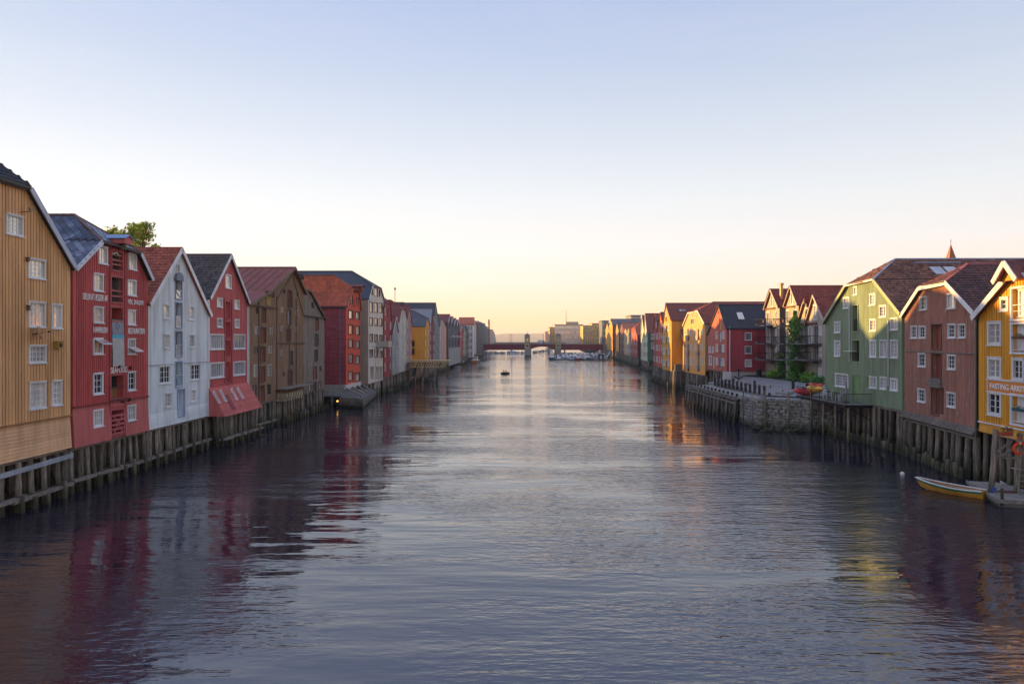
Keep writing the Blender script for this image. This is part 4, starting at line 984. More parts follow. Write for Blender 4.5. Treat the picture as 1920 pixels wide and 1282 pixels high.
rr = plain('#7c3f33',.7,0,.15,1,'red_brown_roof'); dr = plain('#3a3f48',.6,0,.15,1,'dark_roof'); gr_ = plain('#5b5d62',.7,0,.2,.8,'grey_roof')
simple('slim dark red warehouse squeezed beside the tall beige building',719.5,733,25.8,3.0,[(719.5,575),(722,566),(731,570),(733,600)],wood('#9c3434'),rr,ridge=(717,556),grid=(3,6,2,2.7),doors=wood('#6c2022'),frame=WHITE,found='dark piles under the slim dark red warehouse',depth=22,w=.8)
simple('small grey pointed gable house in front of the cream gambrel warehouse',735,746,25.4,3.2,[(734.5,624),(741.5,594),(746,621)],wood('#94908f'),rr,grid=(2,3,2.2,2.8),frame=WHITE,found='piles under the small grey pointed house',bargem=WHITE,depth=12,w=.8,glass='mid')
simple('cream gambrel-roofed warehouse with a central door column',747,761.5,25.6,3.3,[(746,602),(751,580),(759,582),(761.5,596)],wood('#c9c4b4'),rr,ridge=(733,563),grid=(3,6,2.2,2.6),doors=wood('#8a8478'),found='piles and terrace posts under the cream gambrel warehouse',depth=24,w=1.0)
simple('dusky pink pointed warehouse next to the ochre one',762.5,771.5,25.6,3.4,[(762,596),(767,573),(771.5,607)],wood('#a97b74'),rr,grid=(2,5,2.4,2.7),frame=WHITE,found='piles under the dusky pink warehouse',depth=20,glass='mid')
tb = House('tower_block','dark blue-grey stair tower rising behind the cream gambrel warehouse', LP(745,36),LP(757,36),3,8,'L','tower'); tb.outline([(745,567),(757,567)]); tb.walls(plain('#44505e',.7)); tb.roof(plain('#39434f'),ov=.1)
mast = MB().tube((0,0,0),(0,0,4.6),.09).tube((0,0,4.4),(0,0,5.0),.35,.2).build('roof_mast', IRON, None, tb.root.matrix_basis @ Vector((tb.W*.6,2,tb.top[0][1]))); tag(mast,'thin antenna mast with a round head on the dark stair tower','mast')
yo = wood('#cf8a2c',.6,.08)
def sidewins(H, rects, glass='dark', nx=1, ny=1, fr=None):
    for (x0,y0,x1,y1) in rects:
        a,zt = H.side_loc(x0 if H.side=='L' else x1,y0); b,zl_ = H.side_loc(x1 if H.side=='L' else x0,y1)
        a,b = min(a,b),max(a,b); zl_,zt = min(zl_,zt),max(zl_,zt)
        x = 0 if H.side == 'L' else H.W
        o,_,_ = window(H.root, x, (zl_+zt)/2, b-a, zt-zl_, nx, ny, glass=glass, frame=fr, cw=.08, rot=R(-90) if H.side=='L' else R(90), y=(a+b)/2)
        o.location.x = x+(-.12 if H.side=='L' else .12)
h12 = simple('bright ochre warehouse standing forward with a grey hipped roof',796.5,805,22.7,5.4,[(796,611),(799,597),(802,597),(805,609)],yo,gr_,ridge=(776,583),grid=(2,4,1.5,2.6),frame=WHITE,found='tall grey posts and slipway under the bright ochre warehouse',depth=12,w=.7)
sidewins(h12,((772.5,639,777,649),(772.5,654,777,664)),'dark',2,2,plain('#5a2a20'))
simple('dark red narrow warehouse with pale grey roof behind the bright ochre one',806,813.6,24.5,3.2,[(806,607),(809,580),(813.6,617)],wood('#7c2d32'),plain('#868a90',.5,.1),grid=(2,6,2.3,2.7),frame=WHITE,depth=24,found='piles under the dark red narrow warehouse')
simple('tall grey-green warehouse with a long dark roof',814,823.5,25.5,3.0,[(813.6,590),(816,568),(823.5,612)],wood('#77807c'),dr,grid=(2,7,2.3,2.7),frame=plain('#a8b0a8'),depth=30,found='piles under the tall grey-green warehouse',glass='mid')
simple('pale pink warehouse with flattened gable and dark red door column',824,836,25.5,3.2,[(823,610),(826,598),(831,600),(836,612)],wood('#d3a496'),gr_,grid=(3,5,2.2,2.8),doors=wood('#6c2022'),frame=WHITE,depth=20,found='piles under the pale pink warehouse')
simple('thin yellow gable house beside the dark grey sawtooth building',836.5,839,25.5,3.2,[(836.5,612),(838,606),(839,614)],yo,gr_,grid=(1,4,2.2,2.8),depth=14,found='piles under the thin yellow house')
# dark grey sawtooth building
gd = plain('#55545c',.75,0,.1,.6)
def saw(h):
    for q in range(4):
        for z in (6.5,13): h.win_l(h.W*(q+.5)/4, z, 1.2, 2.6, 1, 1, glass='dark', frame=gd, cw=.1, sill=False, simple=True)
hs = House('sawtooth_warehouse','dark grey warehouse with four white-edged sawtooth gables', LP(839.5,25),LP(861,24.4),3.0,40,'L'); 
Wd = hs.W; zt = hs.loc(850,606)[1]; zp = hs.loc(850,592)[1]; hs.top = [(0,zt)]
for q in range(4): hs.top += [(Wd*(q+.5)/4,zp-q*.3),(Wd*(q+1)/4,zt-q*.3)]
saw(hs); hs.walls(gd); hs.roof(rr,ov=.25); hs.barge(WHITE,.5,.25)
MB().box(-.1,-.5,-1.8,Wd,-.05,4.6).build('concrete_base', CONC, hs.root)
for q in (.15,.45,.75): 
    MB().tube((Wd*q,-.1,8.5),(Wd*q,-1.3,9),.08).tube((Wd*q,-1.3,9),(Wd*q,-1.9,8.8),.3,.25).build('wall_light', WHITE, hs.root)
simple('small red gable house right of the sawtooth warehouse',861.5,869,24.0,3.4,[(861.5,622),(866,612),(869,624)],wood('#a8433c'),rr,grid=(2,4,2,2.8),frame=WHITE,bargem=WHITE,found='piles under the small red gable house')
simple('narrow sage green gable house on the left bank',869,873,24.0,3.4,[(869,620),(871.5,611),(873,622)],wood('#8f9876'),dr,grid=(1,4,2,2.8),frame=WHITE,found='piles under the narrow sage green house')
simple('narrow dark grey gable house beside the sage green one',873,877,24.0,3.4,[(873,620),(875,611),(877,624)],wood('#5a5550'),dr,grid=(1,4,2,2.8),frame=WHITE,found='piles under the narrow dark grey house')
simple('salmon pink gable house in front of the white apartment block',877.5,886,23.6,3.4,[(877.5,634),(881.5,619),(886,636)],wood('#cf8577'),rr,grid=(2,3,2.4,3),frame=WHITE,bargem=WHITE,found='piles under the salmon pink gable house',w=1.4)
simple('tall narrow white and red end-gable house near the bridge',887.5,894,23.0,3.0,[(887.5,606),(890,602),(894,612)],wood('#c7b8b0'),rr,grid=(1,7,2.2,3),frame=WHITE,found='piles under the tall narrow white house',side=wood('#a8433c'))
simple('dark brown riverside block by the left end of the bridge',894.5,900,22.6,3.0,[(894.5,606),(897.5,602),(900,609)],wood('#5c504a'),gr_,grid=(1,7,2.2,3),frame=gd)
simple('dark brown gabled block right of its twin by the bridge end',900.5,905.5,22.6,3.0,[(900.5,609),(903,604),(905.5,611)],wood('#57504e'),gr_,grid=(1,7,2.2,3),frame=gd,glass='mid')
simple('teal gabled block behind the left end of the bridge',906,911,23.4,3.0,[(906,613),(908.5,606),(911,613)],wood('#3d6468'),gr_,grid=(1,7,2.5,3.2),frame=gd,glass='mid')
simple('grey narrow block with a brown chimney beside the bridge',911.5,915.5,23.6,3.0,[(911.5,616),(913.5,612),(915.5,618)],wood('#6d6c6e'),gr_,grid=(1,6,2.5,3.2),frame=gd)
ch = MB().tube((0,0,0),(0,0,22),.9,.75,12).build('chimney_stack', plain('#8a5238'), None, at_y(916.5,640,560)-Vector((0,0,4))); tag(ch,'tall thin brown chimney beside the grey blocks at the bridge','chimney')
simple('rounded grey glass-fronted block furthest on the left bank',917.5,930,26,3,[(917.5,625),(919.5,619),(923,617.5),(927,624),(930,640)],plain('#7e8288'),gr_,grid=(4,5,3,4.5),w=2,hh=2.4,clad=False,depth=12,glass='mid')
# white apartment block with orange roof seen over the houses
def block(name,label,x0,x1,yt,yb,Y,depth,mat,roofm,cols,rows,glass='mid',wf=.55,hf=.6,rotz=0,frame=None,flat=True,lod=None,cat='apartment block'):
    A = at_y(x0,yb,Y); B = at_y(x1,yb,Y); zt = at_y(x0,yt,Y).z; z0 = 2.4
    t = empty(name,(A.x,Y,z0),rotz,label=label,cat=cat); Wb = (B-A).length; hh = zt-z0
    MB().box(0,0,0,Wb,depth,hh).build('wall',mat,t)
    MB().box(-.4,-.4,hh,Wb+.4,depth+.4,hh+.5).build('roof',roofm,t)
    for r in range(rows):
        for c in range(cols):
            window(t, Wb*(c+.5)/cols, hh*(r+.5)/rows, Wb/cols*wf, hh/rows*hf, 2, 1, glass=glass, frame=frame, cw=.12, sill=False, simple=True, y=-.0)
            if lod: pass
    for o in t.children:
        if o.name.startswith('window'): o.location.y = -.12
    return t, Wb, hh
t_,wb,hb = block('apartment_block','white apartment block with a steep orange roof behind the salmon pink house',861,886.5,609,640,330,10,plain('#d9d5d2'),plain('#b85c36'),5,5,frame=plain('#b5b0ac'))
MB().add([(-.5,-.5,hb+.5),(wb+.5,-.5,hb+.5),(wb+.5,5,hb+3.9),(-.5,5,hb+3.9),(-.5,10.5,hb+.5),(wb+.5,10.5,hb+.5)],[(0,1,2,3),(3,2,5,4),(0,3,4),(1,5,2)]).build('pitched_roof',plain('#b5572f'),t_)

# yellow pier deck projecting from the ochre warehouse
pr = empty('timber_pier',(-22.5,158,0),label='yellow timber pier with slanted slats projecting over the river',cat='pier'); yp = wood('#b0905a',.6,.1)
zt_ = 5.6; xa, xb = -2.3, 6.8
MB().box(xa,-3,zt_-.12,xb,6,zt_).build('deck',yp,pr); MB().box(xa,-3.1,zt_-.35,xb+.1,-2.9,zt_+.05).box(xa+.8,-3.05,zt_-1.55,xb-1,-2.85,zt_-1.35).build('edge_beam',yp,pr)
for i in range(15): x = xa+.4+i*.57; MB().beam((x,-3,zt_-1.45),(x+.5,-3,zt_-.3),.08,.22).build('slat',yp,pr)
for x,y in ((xa+1,-2),(xb-2.6,-2),(xa+1,5),(xb-2.6,5),(1.5,-2)): MB().beam((x-1.2,y,-.8),(x,y,zt_-.1),.3,.3).build('post',PILE,pr)
for i,(px,py) in enumerate(((789,709),(807,700))):
    p_ = at_z(px,py,.3); q_ = MB().box(-1.4,-1,-.3,1.4,1,.15).build('floating_platform',wood('#c9c0ae',.7,.1),None,p_); tag(q_,['nearer small pale floating platform below the yellow pier','farther small pale floating platform below the yellow pier'][i],'platform')
# ================================================================== RIGHT BANK
def vdir(px): v = Vector(((px-VX)/F,1,0)); return v
def chain(Pn, vp, xfar):
    """far corner of a facade that starts at Pn, recedes towards vanishing point vp and ends at photo column xfar"""
    d = vdir(vp); k = (xfar-VX)/F
    t = (Pn[0]-k*Pn[1])/(k*d.y-d.x); return (Pn[0]+d.x*t, Pn[1]+d.y*t)
def RB(px): Y = 27.8/((px-VX)/F-.072); return ((px-VX)/F*Y, Y)

# ---- yellow house at the right edge
yel = wood('#f08614',.55,.1); yels = wood('#e88a24',.6,.06)
Pf = (33.0,49.0); Pn = (33.0-12*.078, 49.0-12)
h = House('wharf_house','bright yellow-orange boarded house with white trim and an office sign at the right edge', Pf, Pn, 3.75, 16, 'R'); HY = h
ze = h.loc(1829,592)[1]; a1,z1 = h.loc(1893,520)
h.top = [(0,ze),(a1,z1),(h.W-a1,z1),(h.W,ze)]
for r in ((1848,603,1874,647,2,3),(1848,670,1874,710,2,3),(1848,734,1874,778,2,3)): h.win(*r[:4],r[4],r[5],glass='mid' if r[1] < 700 else 'dark',cw=.16,double=True)
h.win(1871,558,1887,583,2,2,glass='dark',cw=.15)
# recessed balcony windows on the right
def bay(y0,y1,nm):
    a,zl_,b,zt_ = h.rect(1893,y0,1920,y1); b = a+2.6
    h.open.append((a,zl_,b,zt_,.35)); h.keep.append((a-.14,zl_-.12,b+.14,zt_+.12))
    f = MB().box(a-.14,-.09,zl_-.1,a,.03,zt_+.1).box(b,-.09,zl_-.1,b+.14,.03,zt_+.1).box(a-.14,-.1,zt_,b+.14,.03,zt_+.14).box(a-.14,-.12,zl_-.14,b+.14,.03,zl_)
    f.build('bay_frame', WHITE, h.root); ubox('bay_lining', WHITE, h.root, a,.3,zl_,b,.34,zt_)
    o,_,_ = window(h.root, a+1.0, (zl_+zt_)/2+.05, 1.5, (zt_-zl_)*.88, 2, 3, glass='mid', cw=.1, y=.28, double=True)
    return a,b,zl_,zt_
bays = [bay(541,598,'a'),bay(608,660,'b'),bay(742,794,'d')]
h.win(1894,671,1916,713,2,3,glass='dark',cw=.16,double=True)
zs = h.loc(1832,789)[1]
h.walls(yel); h.battens(yel,.27,.14,.045,z0=zs,indiv=True)
h.planks(yels,-.15,zs-.05,.2,indiv=True,lift=.008,flare=.05,name='skirt_board'); h.ledge(zs,WHITE,.09,.12)
# sign band
a,zl_,b,zt_ = h.rect(1850,711,1920,732); zt_ = h.loc(1850,711.5)[1]; zl_ = h.loc(1850,732.5)[1]; b = h.W-.6
sg = MB().box(a,-.08,zl_,b,-.05,zt_).build('sign_band', plain('#d8822a',.5,0,.03), h.root)
MB().box(a-.12,-.11,zt_,b+.1,-.03,zt_+.12).box(a-.12,-.11,zl_-.12,b+.1,-.03,zl_).box(a-.12,-.1,zl_,a,-.03,zt_).build('sign_frame', WHITE, h.root)
try: pass
finally: pass
ta,_ = h.loc(1854,722); te,_ = h.loc(1921,722); 
full = 'FASTING ARKITEKTER'; text(h.root, full, wm_, ta+(te-ta)*len(full)/13/2*1.0, (zl_+zt_)/2, (te-ta)*len(full)/13, (zt_-zl_)*.5, y=-.1, fat=.012)
h.roof(plain('#6b3a30',.7), ridge=(h.W/2,2.6,z1+2.6), tile=tiles('#5c2f27','#8a4a3a'), tdepth=8, ov=.45, cap=plain('#6a3a32'))
h.barge(WHITE,.4,.45)
# gabled hoist hood sticking out over the river
x_,z_ = h.loc(1893,505,-1.0); hd = MB(); cx_,zp_ = h.loc(1878,490,-1.0); zc = zp_-1.05
hd.plate([(cx_-1.15,-1.0,zc-.15),(cx_,-1.0,zc+1.05),(cx_,3,zc+1.05),(cx_-1.15,3,zc-.15)],.12).plate([(cx_+1.15,-1.0,zc-.15),(cx_,-1.0,zc+1.05),(cx_,3,zc+1.05),(cx_+1.15,3,zc-.15)],.12)
ho = hd.build('hoist_hood', tiles('#5c2f27','#8a4a3a'), h.root)
MB().beam((cx_-1.2,-1.05,zc-.28),(cx_,-1.05,zc+.95),.08,.34).beam((cx_+1.2,-1.05,zc-.28),(cx_,-1.05,zc+.95),.08,.34).build('hood_bargeboard', WHITE, ho)
MB().prism([(cx_-1,zc-.2),(cx_+1,zc-.2),(cx_,zc+.9)],-.6,2.8).build('hood_gable', yel, ho)
MB().tube((-.12,-.2,-.8),(-.12,-.2,h.top[0][1]),.06).build('drainpipe', plain('#5b6a66',.4,.4), h.root)
ubox('gutter', plain('#8d97a5',.4,.4), h.root, -.4,-.4,h.top[0][1]-.25,-.2,12,h.top[0][1]-.12)
# flower boxes and pots hanging at bay rails
def flowerbox(lab, Hh, a,z,y,w,colr,pot='#6b4a35'):
    t = empty('flower_box', Hh.root.matrix_basis @ Vector((a,y,z)), Hh.root.rotation_euler.z, label=lab, cat='flower box')
    MB().add([(-w/2,-.09,0),(w/2,-.09,0),(w/2,.09,0),(-w/2,.09,0),(-w/2-.03,-.12,.18),(w/2+.03,-.12,.18),(w/2+.03,.12,.18),(-w/2-.03,.12,.18)],[(0,3,2,1),(4,5,6,7),(0,1,5,4),(1,2,6,5),(2,3,7,6),(3,0,4,7)]).build('box',plain(pot),t)
    leafball('leaves',t,(0,0,.25),(w*.55,.16,.16),60,.05,leaf_mat('#2c4a1a','#5c7a2c','potleaf')); leafball('flowers',t,(0,-.02,.3),(w*.5,.16,.13),26,.035,plain(colr,.6,0,.1,3,'petals'))
def leafball(name,parent,c,rad,n,s,mat,shell=.5,loc=(0,0,0),kind='stuff'):
    m = MB(); c = Vector(c)
    for i in range(n):
        d = Vector((random.gauss(0,1),random.gauss(0,1),random.gauss(0,1))).normalized()*(random.random()**shell)
        p = c+Vector((d.x*rad[0],d.y*rad[1],d.z*rad[2])); a = Vector((random.uniform(-1,1),random.uniform(-1,1),random.uniform(-.4,.8))).normalized(); b = a.orthogonal().normalized(); q = a.cross(b)
        k = s*random.uniform(.6,1.3); m.add([p+b*k,p+q*k*.6,p-b*k,p-q*k*.6],[(0,1,2,3)])
    return m.build(name,mat,parent,loc,kind=kind)
for i,(bx,w_) in enumerate(((bays[1],'flower box on the middle balcony rail of the yellow house'),(bays[2],'flower box on the lowest balcony rail of the yellow house'))):
    a,b,zl_,zt_ = bx
    MB().box(a,-.02,zl_+.95,a+2.4,.02,zl_+1.0).box(a,-.02,zl_+.1,a+2.4,.02,zl_+.14).build('balcony_rail', WHITE, h.root)
    MBb = MB()
    for q in range(16): MBb.box(a+.08+q*.15,-.01,zl_+.1,a+.1+q*.15,.01,zl_+.95)
    MBb.build('baluster', WHITE, h.root, kind='stuff')
    flowerbox('planter with pinkish blooms, '+w_, h, a+.9, zl_+.85, -.18, 1.0, '#c46a70' if i == 0 else '#c8c0c8', '#6b4a35' if i == 0 else '#2f5668')
a,b,zl_,zt_ = bays[0]; MB().box(a,-.02,zl_+.9,a+2.4,.02,zl_+.95).box(a,-.02,zl_+.5,a+2.4,.02,zl_+.53).build('balcony_rail', WHITE, h.root)
foundation(h,'leaning brown piles under the yellow-orange house at the right edge', .85, r=(.15,.22), lean=.12, rows=((.3,0),(3,.6)), x1=9)

# stage beside it: posts, shelf with pots, ladder, life ring, floating dock, rowing boat
fr = empty('landing_frame',(30.9,44.5,0),R(-3),label='grey post frame with a shelf and braces beside the floating dock',cat='landing stage')
def pxY(px,py,Y): return at_y(px,py,Y)-Vector((30.9,44.5,0))
Yq = 43.6
A = at_y(1864,808,Yq); B = at_y(1908,810,Yq)
for P,ztop,lx in ((A,A.z+.15,-.35),(B,B.z-.0,-.3)):
    pile(fr,(P.x-30.9+lx,Yq-44.5,-.5),(P.x-30.9,Yq-44.5,ztop),.16,'post')
C = at_y(1866,812,Yq); D_ = at_y(1905,823,Yq)
MB().beam((C.x-30.9,Yq-44.6-.15,C.z-.1),(D_.x-30.9,Yq-44.6-.15,D_.z-.05),.5,.06).build('shelf',wood('#8a8078',.8,.2),fr)
MB().beam((A.x-30.9-.1,Yq-44.5,2.7),(B.x-30.9+.6,Yq-44.5,2.55),.1,.16).beam((A.x-30.9,Yq-44.6,3.0),(A.x-30.9+1.0,Yq-44.6,3.75),.1,.1).beam((A.x-30.9+.2,Yq-44.6,2.7),(B.x-30.9,Yq-44.6,3.5),.1,.1).build('brace',OLDW,fr)
MB().beam((B.x-30.9-.6,Yq-44.7,2.0),(B.x-30.9+1.2,Yq-44.7,1.7),.3,.08).build('step_board',wood('#8a8078',.8,.2),fr)
for i,(f_,lab,col,sz) in enumerate(((.12,'long terracotta planter with red geraniums on the grey shelf by the yellow house','#a94a38',.7),(.52,'small white pot with a green plant on the grey shelf','#d8d4cf',.22),(.86,'small terracotta pot at the right end of the grey shelf','#b0593f',.24))):
    p = C.lerp(D_,f_+(.12 if i == 0 else 0)); t = empty('flower_pot',(p.x,Yq-.25,p.z+.0),label=lab,cat='flower pot')
    if i == 0:
        MB().box(-.38,-.12,0,.38,.12,.24).build('pot',plain(col),t); leafball('leaves',t,(.1,0,.38),(.42,.16,.18),110,.05,leaf_mat('#2c4a1a','#5c7a2c','potleaf')); leafball('flowers',t,(.1,-.03,.45),(.36,.16,.16),40,.045,plain('#b8241c',.6,0,.1,3,'petals'))
    else:
        MB().tube((0,0,0),(0,0,.22),.09,.12,12).build('pot',plain(col),t); leafball('leaves',t,(0,0,.32),(.14,.14,.16),50,.045,leaf_mat('#2c4a1a','#5c7a2c','potleaf'))
# life ring
LRp = at_y(1906.5,839.5,Yq-.3); bm = bmesh.new(); n1,n2 = 36,12; vs = []
for i in range(n1):
    t = 2*math.pi*i/n1
    for j in range(n2):
        u = 2*math.pi*j/n2; r = .355+.085*math.cos(u); vs.append((r*math.cos(t), .07*math.sin(u), r*math.sin(t)))
ms = MB().add(vs,[(i*n2+j,((i+1)%n1)*n2+j,((i+1)%n1)*n2+(j+1)%n2,i*n2+(j+1)%n2) for i in range(n1) for j in range(n2)])
lr = empty('life_ring', LRp, label='orange life ring hanging on a grey post at the right edge', cat='life ring')
ms.build('ring', plain('#ff4a14',.45,0,.06), lr, smooth=True)
MB().box(-.06,-.08,.26,.06,.08,.46).build('strap', WHITE, lr)
lad = empty('ladder',(at_y(1912,900,43).x,43,0),label='wooden ladder rising from the floating dock at the right edge',cat='ladder')
MB().beam((-.25,0,.4),(.1,.2,3.2),.07,.1).build('rail',OLDW,lad); MB().beam((.3,0,.4),(.65,.2,3.2),.07,.1).build('rail',OLDW,lad)
for i in range(8): z = .6+i*.33; MB().beam((-.25+.35*(z-.4)/2.8,-.02+.2*(z-.4)/2.8,z),(.3+.35*(z-.4)/2.8,-.02+.2*(z-.4)/2.8,z),.05,.06).build('rung',OLDW,lad)
# floating dock
Bp = at_z(1866,940,.25); ang = math.atan2(2.1,5.7)
dk_ = empty('floating_dock', Bp, -ang*.9, label='grey plank floating dock moored under the yellow house', cat='dock')
dw, dl = 5.5, 6.0
for i in range(int(dl/.2)): ubox('plank', wood('#8b857e',.8,.22,grain=(1,9,9)), dk_, 0, i*.2, .12, dw, i*.2+.185, .17+random.uniform(-.006,.006))
MB().box(.1,.1,-.3,dw-.1,.5,.11).box(.1,dl-.5,-.3,dw-.1,dl-.1,.11).box(.1,.5,-.3,.5,dl-.5,.11).build('float', wood('#5b564f'), dk_)
MB().box(-.05,-.06,-.02,dw,0,.2).box(-.06,-.05,-.02,0,dl,.2).build('edge_board', OLDW, dk_)
pile(dk_,(.25,.1,-.2),(.25,.1,.85),.09,'mooring_post')
nb = MB().tube((0,0,-.12),(0,0,.12),.16,.13,12); t = nb.build('bucket', plain('#1f3a86',.4), None, at_y(1858,916,41.0)); tag(t,'small blue bucket hanging on the corner post of the floating dock','bucket')
t = empty('canvas_bundle', at_z(1883,921,.42), R(-15), label='folded dark red canvas lying on the floating dock', cat='canvas'); bm = bmesh.new(); bmesh.ops.create_icosphere(bm,subdivisions=3,radius=.5)
for v in bm.verts: v.co.x *= 1.3; v.co.y *= .55; v.co.z = max(-.05,v.co.z*.22*(1+.4*mnoise.noise(v.co*4)))
me = bpy.data.meshes.new('cloth'); bm.to_mesh(me); bm.free(); me.materials.append(plain('#5e3030',.8)); put(me,'cloth',t); 
gl = empty('gull', at_z(1876,909,.4), R(200), label='white gull standing on the far edge of the floating dock', cat='gull')
bm = bmesh.new(); bmesh.ops.create_uvsphere(bm,u_segments=12,v_segments=8,radius=1)
for v in bm.verts:
    x = v.co.x; v.co.x *= .21; v.co.y *= .085*(1-.3*max(0,-x)); v.co.z = v.co.z*.085*(1-.45*max(0,-x))+.17+.04*x
me = bpy.data.meshes.new('body'); bm.to_mesh(me); bm.free(); me.materials.append(plain('#e4e4e2',.6)); bo = put(me,'body',gl)
MB().tube((.14,0,.2),(.2,0,.29),.045,.035,8).tube((.17,0,.3),(.24,0,.31),.045,.04,8).build('head',plain('#e4e4e2',.6),bo); MB().tube((.24,0,.31),(.32,0,.295),.014,.006,6).build('beak',plain('#c98a20'),bo)
MB().tube((0,.03,0),(0,.03,.12),.008).tube((0,-.03,0),(0,-.03,.12),.008).build('legs',plain('#c98a20'),bo)

# clinker rowing boat
bow = at_z(1723,913,.05); ste = at_z(1838,932,.05); bd = (ste-bow); Lb = bd.length*1.02; ba = math.atan2(bd.y,bd.x)
rb = empty('rowing_boat', (bow.x,bow.y,.0), ba, label='wooden rowing boat with varnished planks, a green top strake and white gunwale', cat='rowing boat')
def hullpt(t, f, out=0):      # t 0 bow..1 stern, f 0 keel..1 gunwale ; returns y (half width), z
    w = .68*math.sin(math.pi*min(1,(t*.80+.02)))**.75 if t < .62 else .68*(.98-.42*((t-.62)/.38)**1.8)
    w = .02+max(0,w); sheer = .46+.22*(1-t)**3*1.3+.08*t**2
    keel = -.12+.30*(1-t)**6
    z = keel+(sheer-keel)*f; y = w*(f**.55 if f > 0 else 0)*(.92+.08*f)
    return y+out, z
def strake(f0,f1,mat,name,inner=False,th=.0):
    m = MB(); n = 22; k = 5
    for sgn in (1,-1):
        vs = []
        for i in range(n+1):
            t = i/n; rake = .25*(1-t)**4
            for j in range(k+1):
                f = f0+(f1-f0)*j/k; y,z = hullpt(t,f,th); step = .014*(1-(j/k))
                vs.append((t*Lb-(.0+.3*f*(1-t)**4), sgn*(y+step), z))
        m.add(vs,[(i*(k+1)+j,(i+1)*(k+1)+j,(i+1)*(k+1)+j+1,i*(k+1)+j+1) for i in range(n) for j in range(k)])
    return m.build(name,mat,rb,smooth=False)
vy = wood('#c98420',.4,.12,grain=(1,8,8)); vg = wood('#1f6a44',.4,.08); vb = wood('#7c5230',.6,.2,grain=(1,8,8))
for i in range(4): strake(i*.17,(i+1)*.17,vy,'plank')
strake(.68,.9,vg,'top_strake'); strake(.9,1.0,WHITE,'gunwale_strake'); strake(.02,.98,vb,'inner_skin',th=-.03)
gm = MB(); n = 22
for sgn in (1,-1):
    for i in range(n):
        y0,z0 = hullpt(i/n,1); y1,z1_ = hullpt((i+1)/n,1)
        gm.beam((i/n*Lb-.3*(1-i/n)**4,sgn*y0,z0),((i+1)/n*Lb-.3*(1-(i+1)/n)**4,sgn*y1,z1_),.09,.05)
gm.build('gunwale',WHITE,rb)
yT,zT = hullpt(1,1); MB().add([(Lb,-hullpt(1,f)[0],hullpt(1,f)[1]) for f in (1,.75,.5,.25,.02)]+[(Lb,hullpt(1,f)[0],hullpt(1,f)[1]) for f in (.02,.25,.5,.75,1)]+[(Lb+.03,-hullpt(1,f)[0],hullpt(1,f)[1]) for f in (1,.75,.5,.25,.02)]+[(Lb+.03,hullpt(1,f)[0],hullpt(1,f)[1]) for f in (.02,.25,.5,.75,1)],[tuple(range(10)),tuple(range(10,20))[::-1]]+[(i,10+i,10+(i+1)%10,(i+1)%10) for i in range(10)]).build('transom',vy,rb)
for t in (.22,.45,.68,.9):
    y,z = hullpt(t,.72); MB().box(t*Lb-.12,-y,z-.02,t*Lb+.12,y,z+.02).build('thwart',vb if t != .22 else vg,rb)
for k in range(5): t = .12+k*.19; 
MB().box(.4,-.25,.02,Lb-.3,.25,.05).build('bottom_boards',vb,rb)
for sgn in (1,-1): MB().tube((Lb*.3,sgn*.2,.42),(Lb*.85,sgn*.28,.44),.022).beam((Lb*.85,sgn*.28,.44),(Lb*.97,sgn*.3,.44),.11,.02).build('oar',wood('#b08a58',.5,.1),rb)
rope = MB(); e0 = rb.matrix_basis @ Vector((Lb,0,.55)); e1 = Bp+Vector((.2,.2,.55))
for i in range(8):
    f0,f1 = i/8,(i+1)/8; rope.tube(e0.lerp(e1,f0)-Vector((0,0,.35*math.sin(math.pi*f0))),e0.lerp(e1,f1)-Vector((0,0,.35*math.sin(math.pi*f1))),.014,n=5)
tag(rope.build('mooring_rope',plain('#5f8a86',.8),None),'slack blue-green rope from the rowing boat to the floating dock','rope')
bm = bmesh.new(); bmesh.ops.create_uvsphere(bm,u_segments=16,v_segments=10,radius=.17); me = bpy.data.meshes.new('mooring_buoy'); bm.to_mesh(me); bm.free(); me.materials.append(plain('#d9d9d6',.4))
for p in me.polygons: p.use_smooth = True
bu = put(me,'mooring_buoy',None,at_z(1689,887,.06)); tag(bu,'round white mooring buoy floating off the stakes of the green warehouse','buoy')

# ---- red-brown weathered house
rbm = wood('#985f4e',.75,.2,worn='#b5a298',wornamt=.12,name='weathered_red_brown_boards'); rbd = wood('#7e3a26',.75,.15)
Pn = (33.2,49.6); Pf = chain(Pn,1160,1694)
h = House('wharf_house','weathered red-brown warehouse with small white windows and a column of plank doors', Pf, Pn, 3.75, 18, 'R'); HB = h
h.outline([(1697,590),(1727,540),(1777,529),(1825,583)])
def z5b(x,y): return (1680+x/3.466, 450+y/3.466)
for (x0,y0,x1,y1,nx_,ny_,g) in ((147,370,192,455,3,3,'dark'),(324,350,377,445,3,3,'cream'),(88,560,128,637,3,3,'dark'),(141,560,184,637,3,3,'dark'),(328,548,377,635,3,3,'dark'),(394,548,444,635,3,3,'dark'),(137,738,185,820,3,3,'dark'),(325,748,379,838,3,3,'dark'),(133,966,183,1050,3,3,'dark'),(321,990,377,1082,3,3,'dark')):
    h.win(*z5b(x0,y0),*z5b(x1,y1),nx_,ny_,glass=g,cw=.07)
dfr = wood('#5e463b',.85,.25)
for (x0,y0,x1,y1) in ((226,550,284,710),(226,740,286,895),(222,960,268,1130)): h.door(*z5b(x0,y0),*z5b(x1,y1), rbd, .4, dfr, .08)
h.door(*z5b(272,962),*z5b(297,1130), wood('#4b2a22'), .5, None, .08)
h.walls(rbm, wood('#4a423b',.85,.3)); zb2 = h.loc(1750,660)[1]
h.battens(rbm,.22,.12,.04)
h.ledge(zb2, OLDW, .1, .12)
a,_,b,_ = h.rect(*z5b(216,900),*z5b(288,958)); 
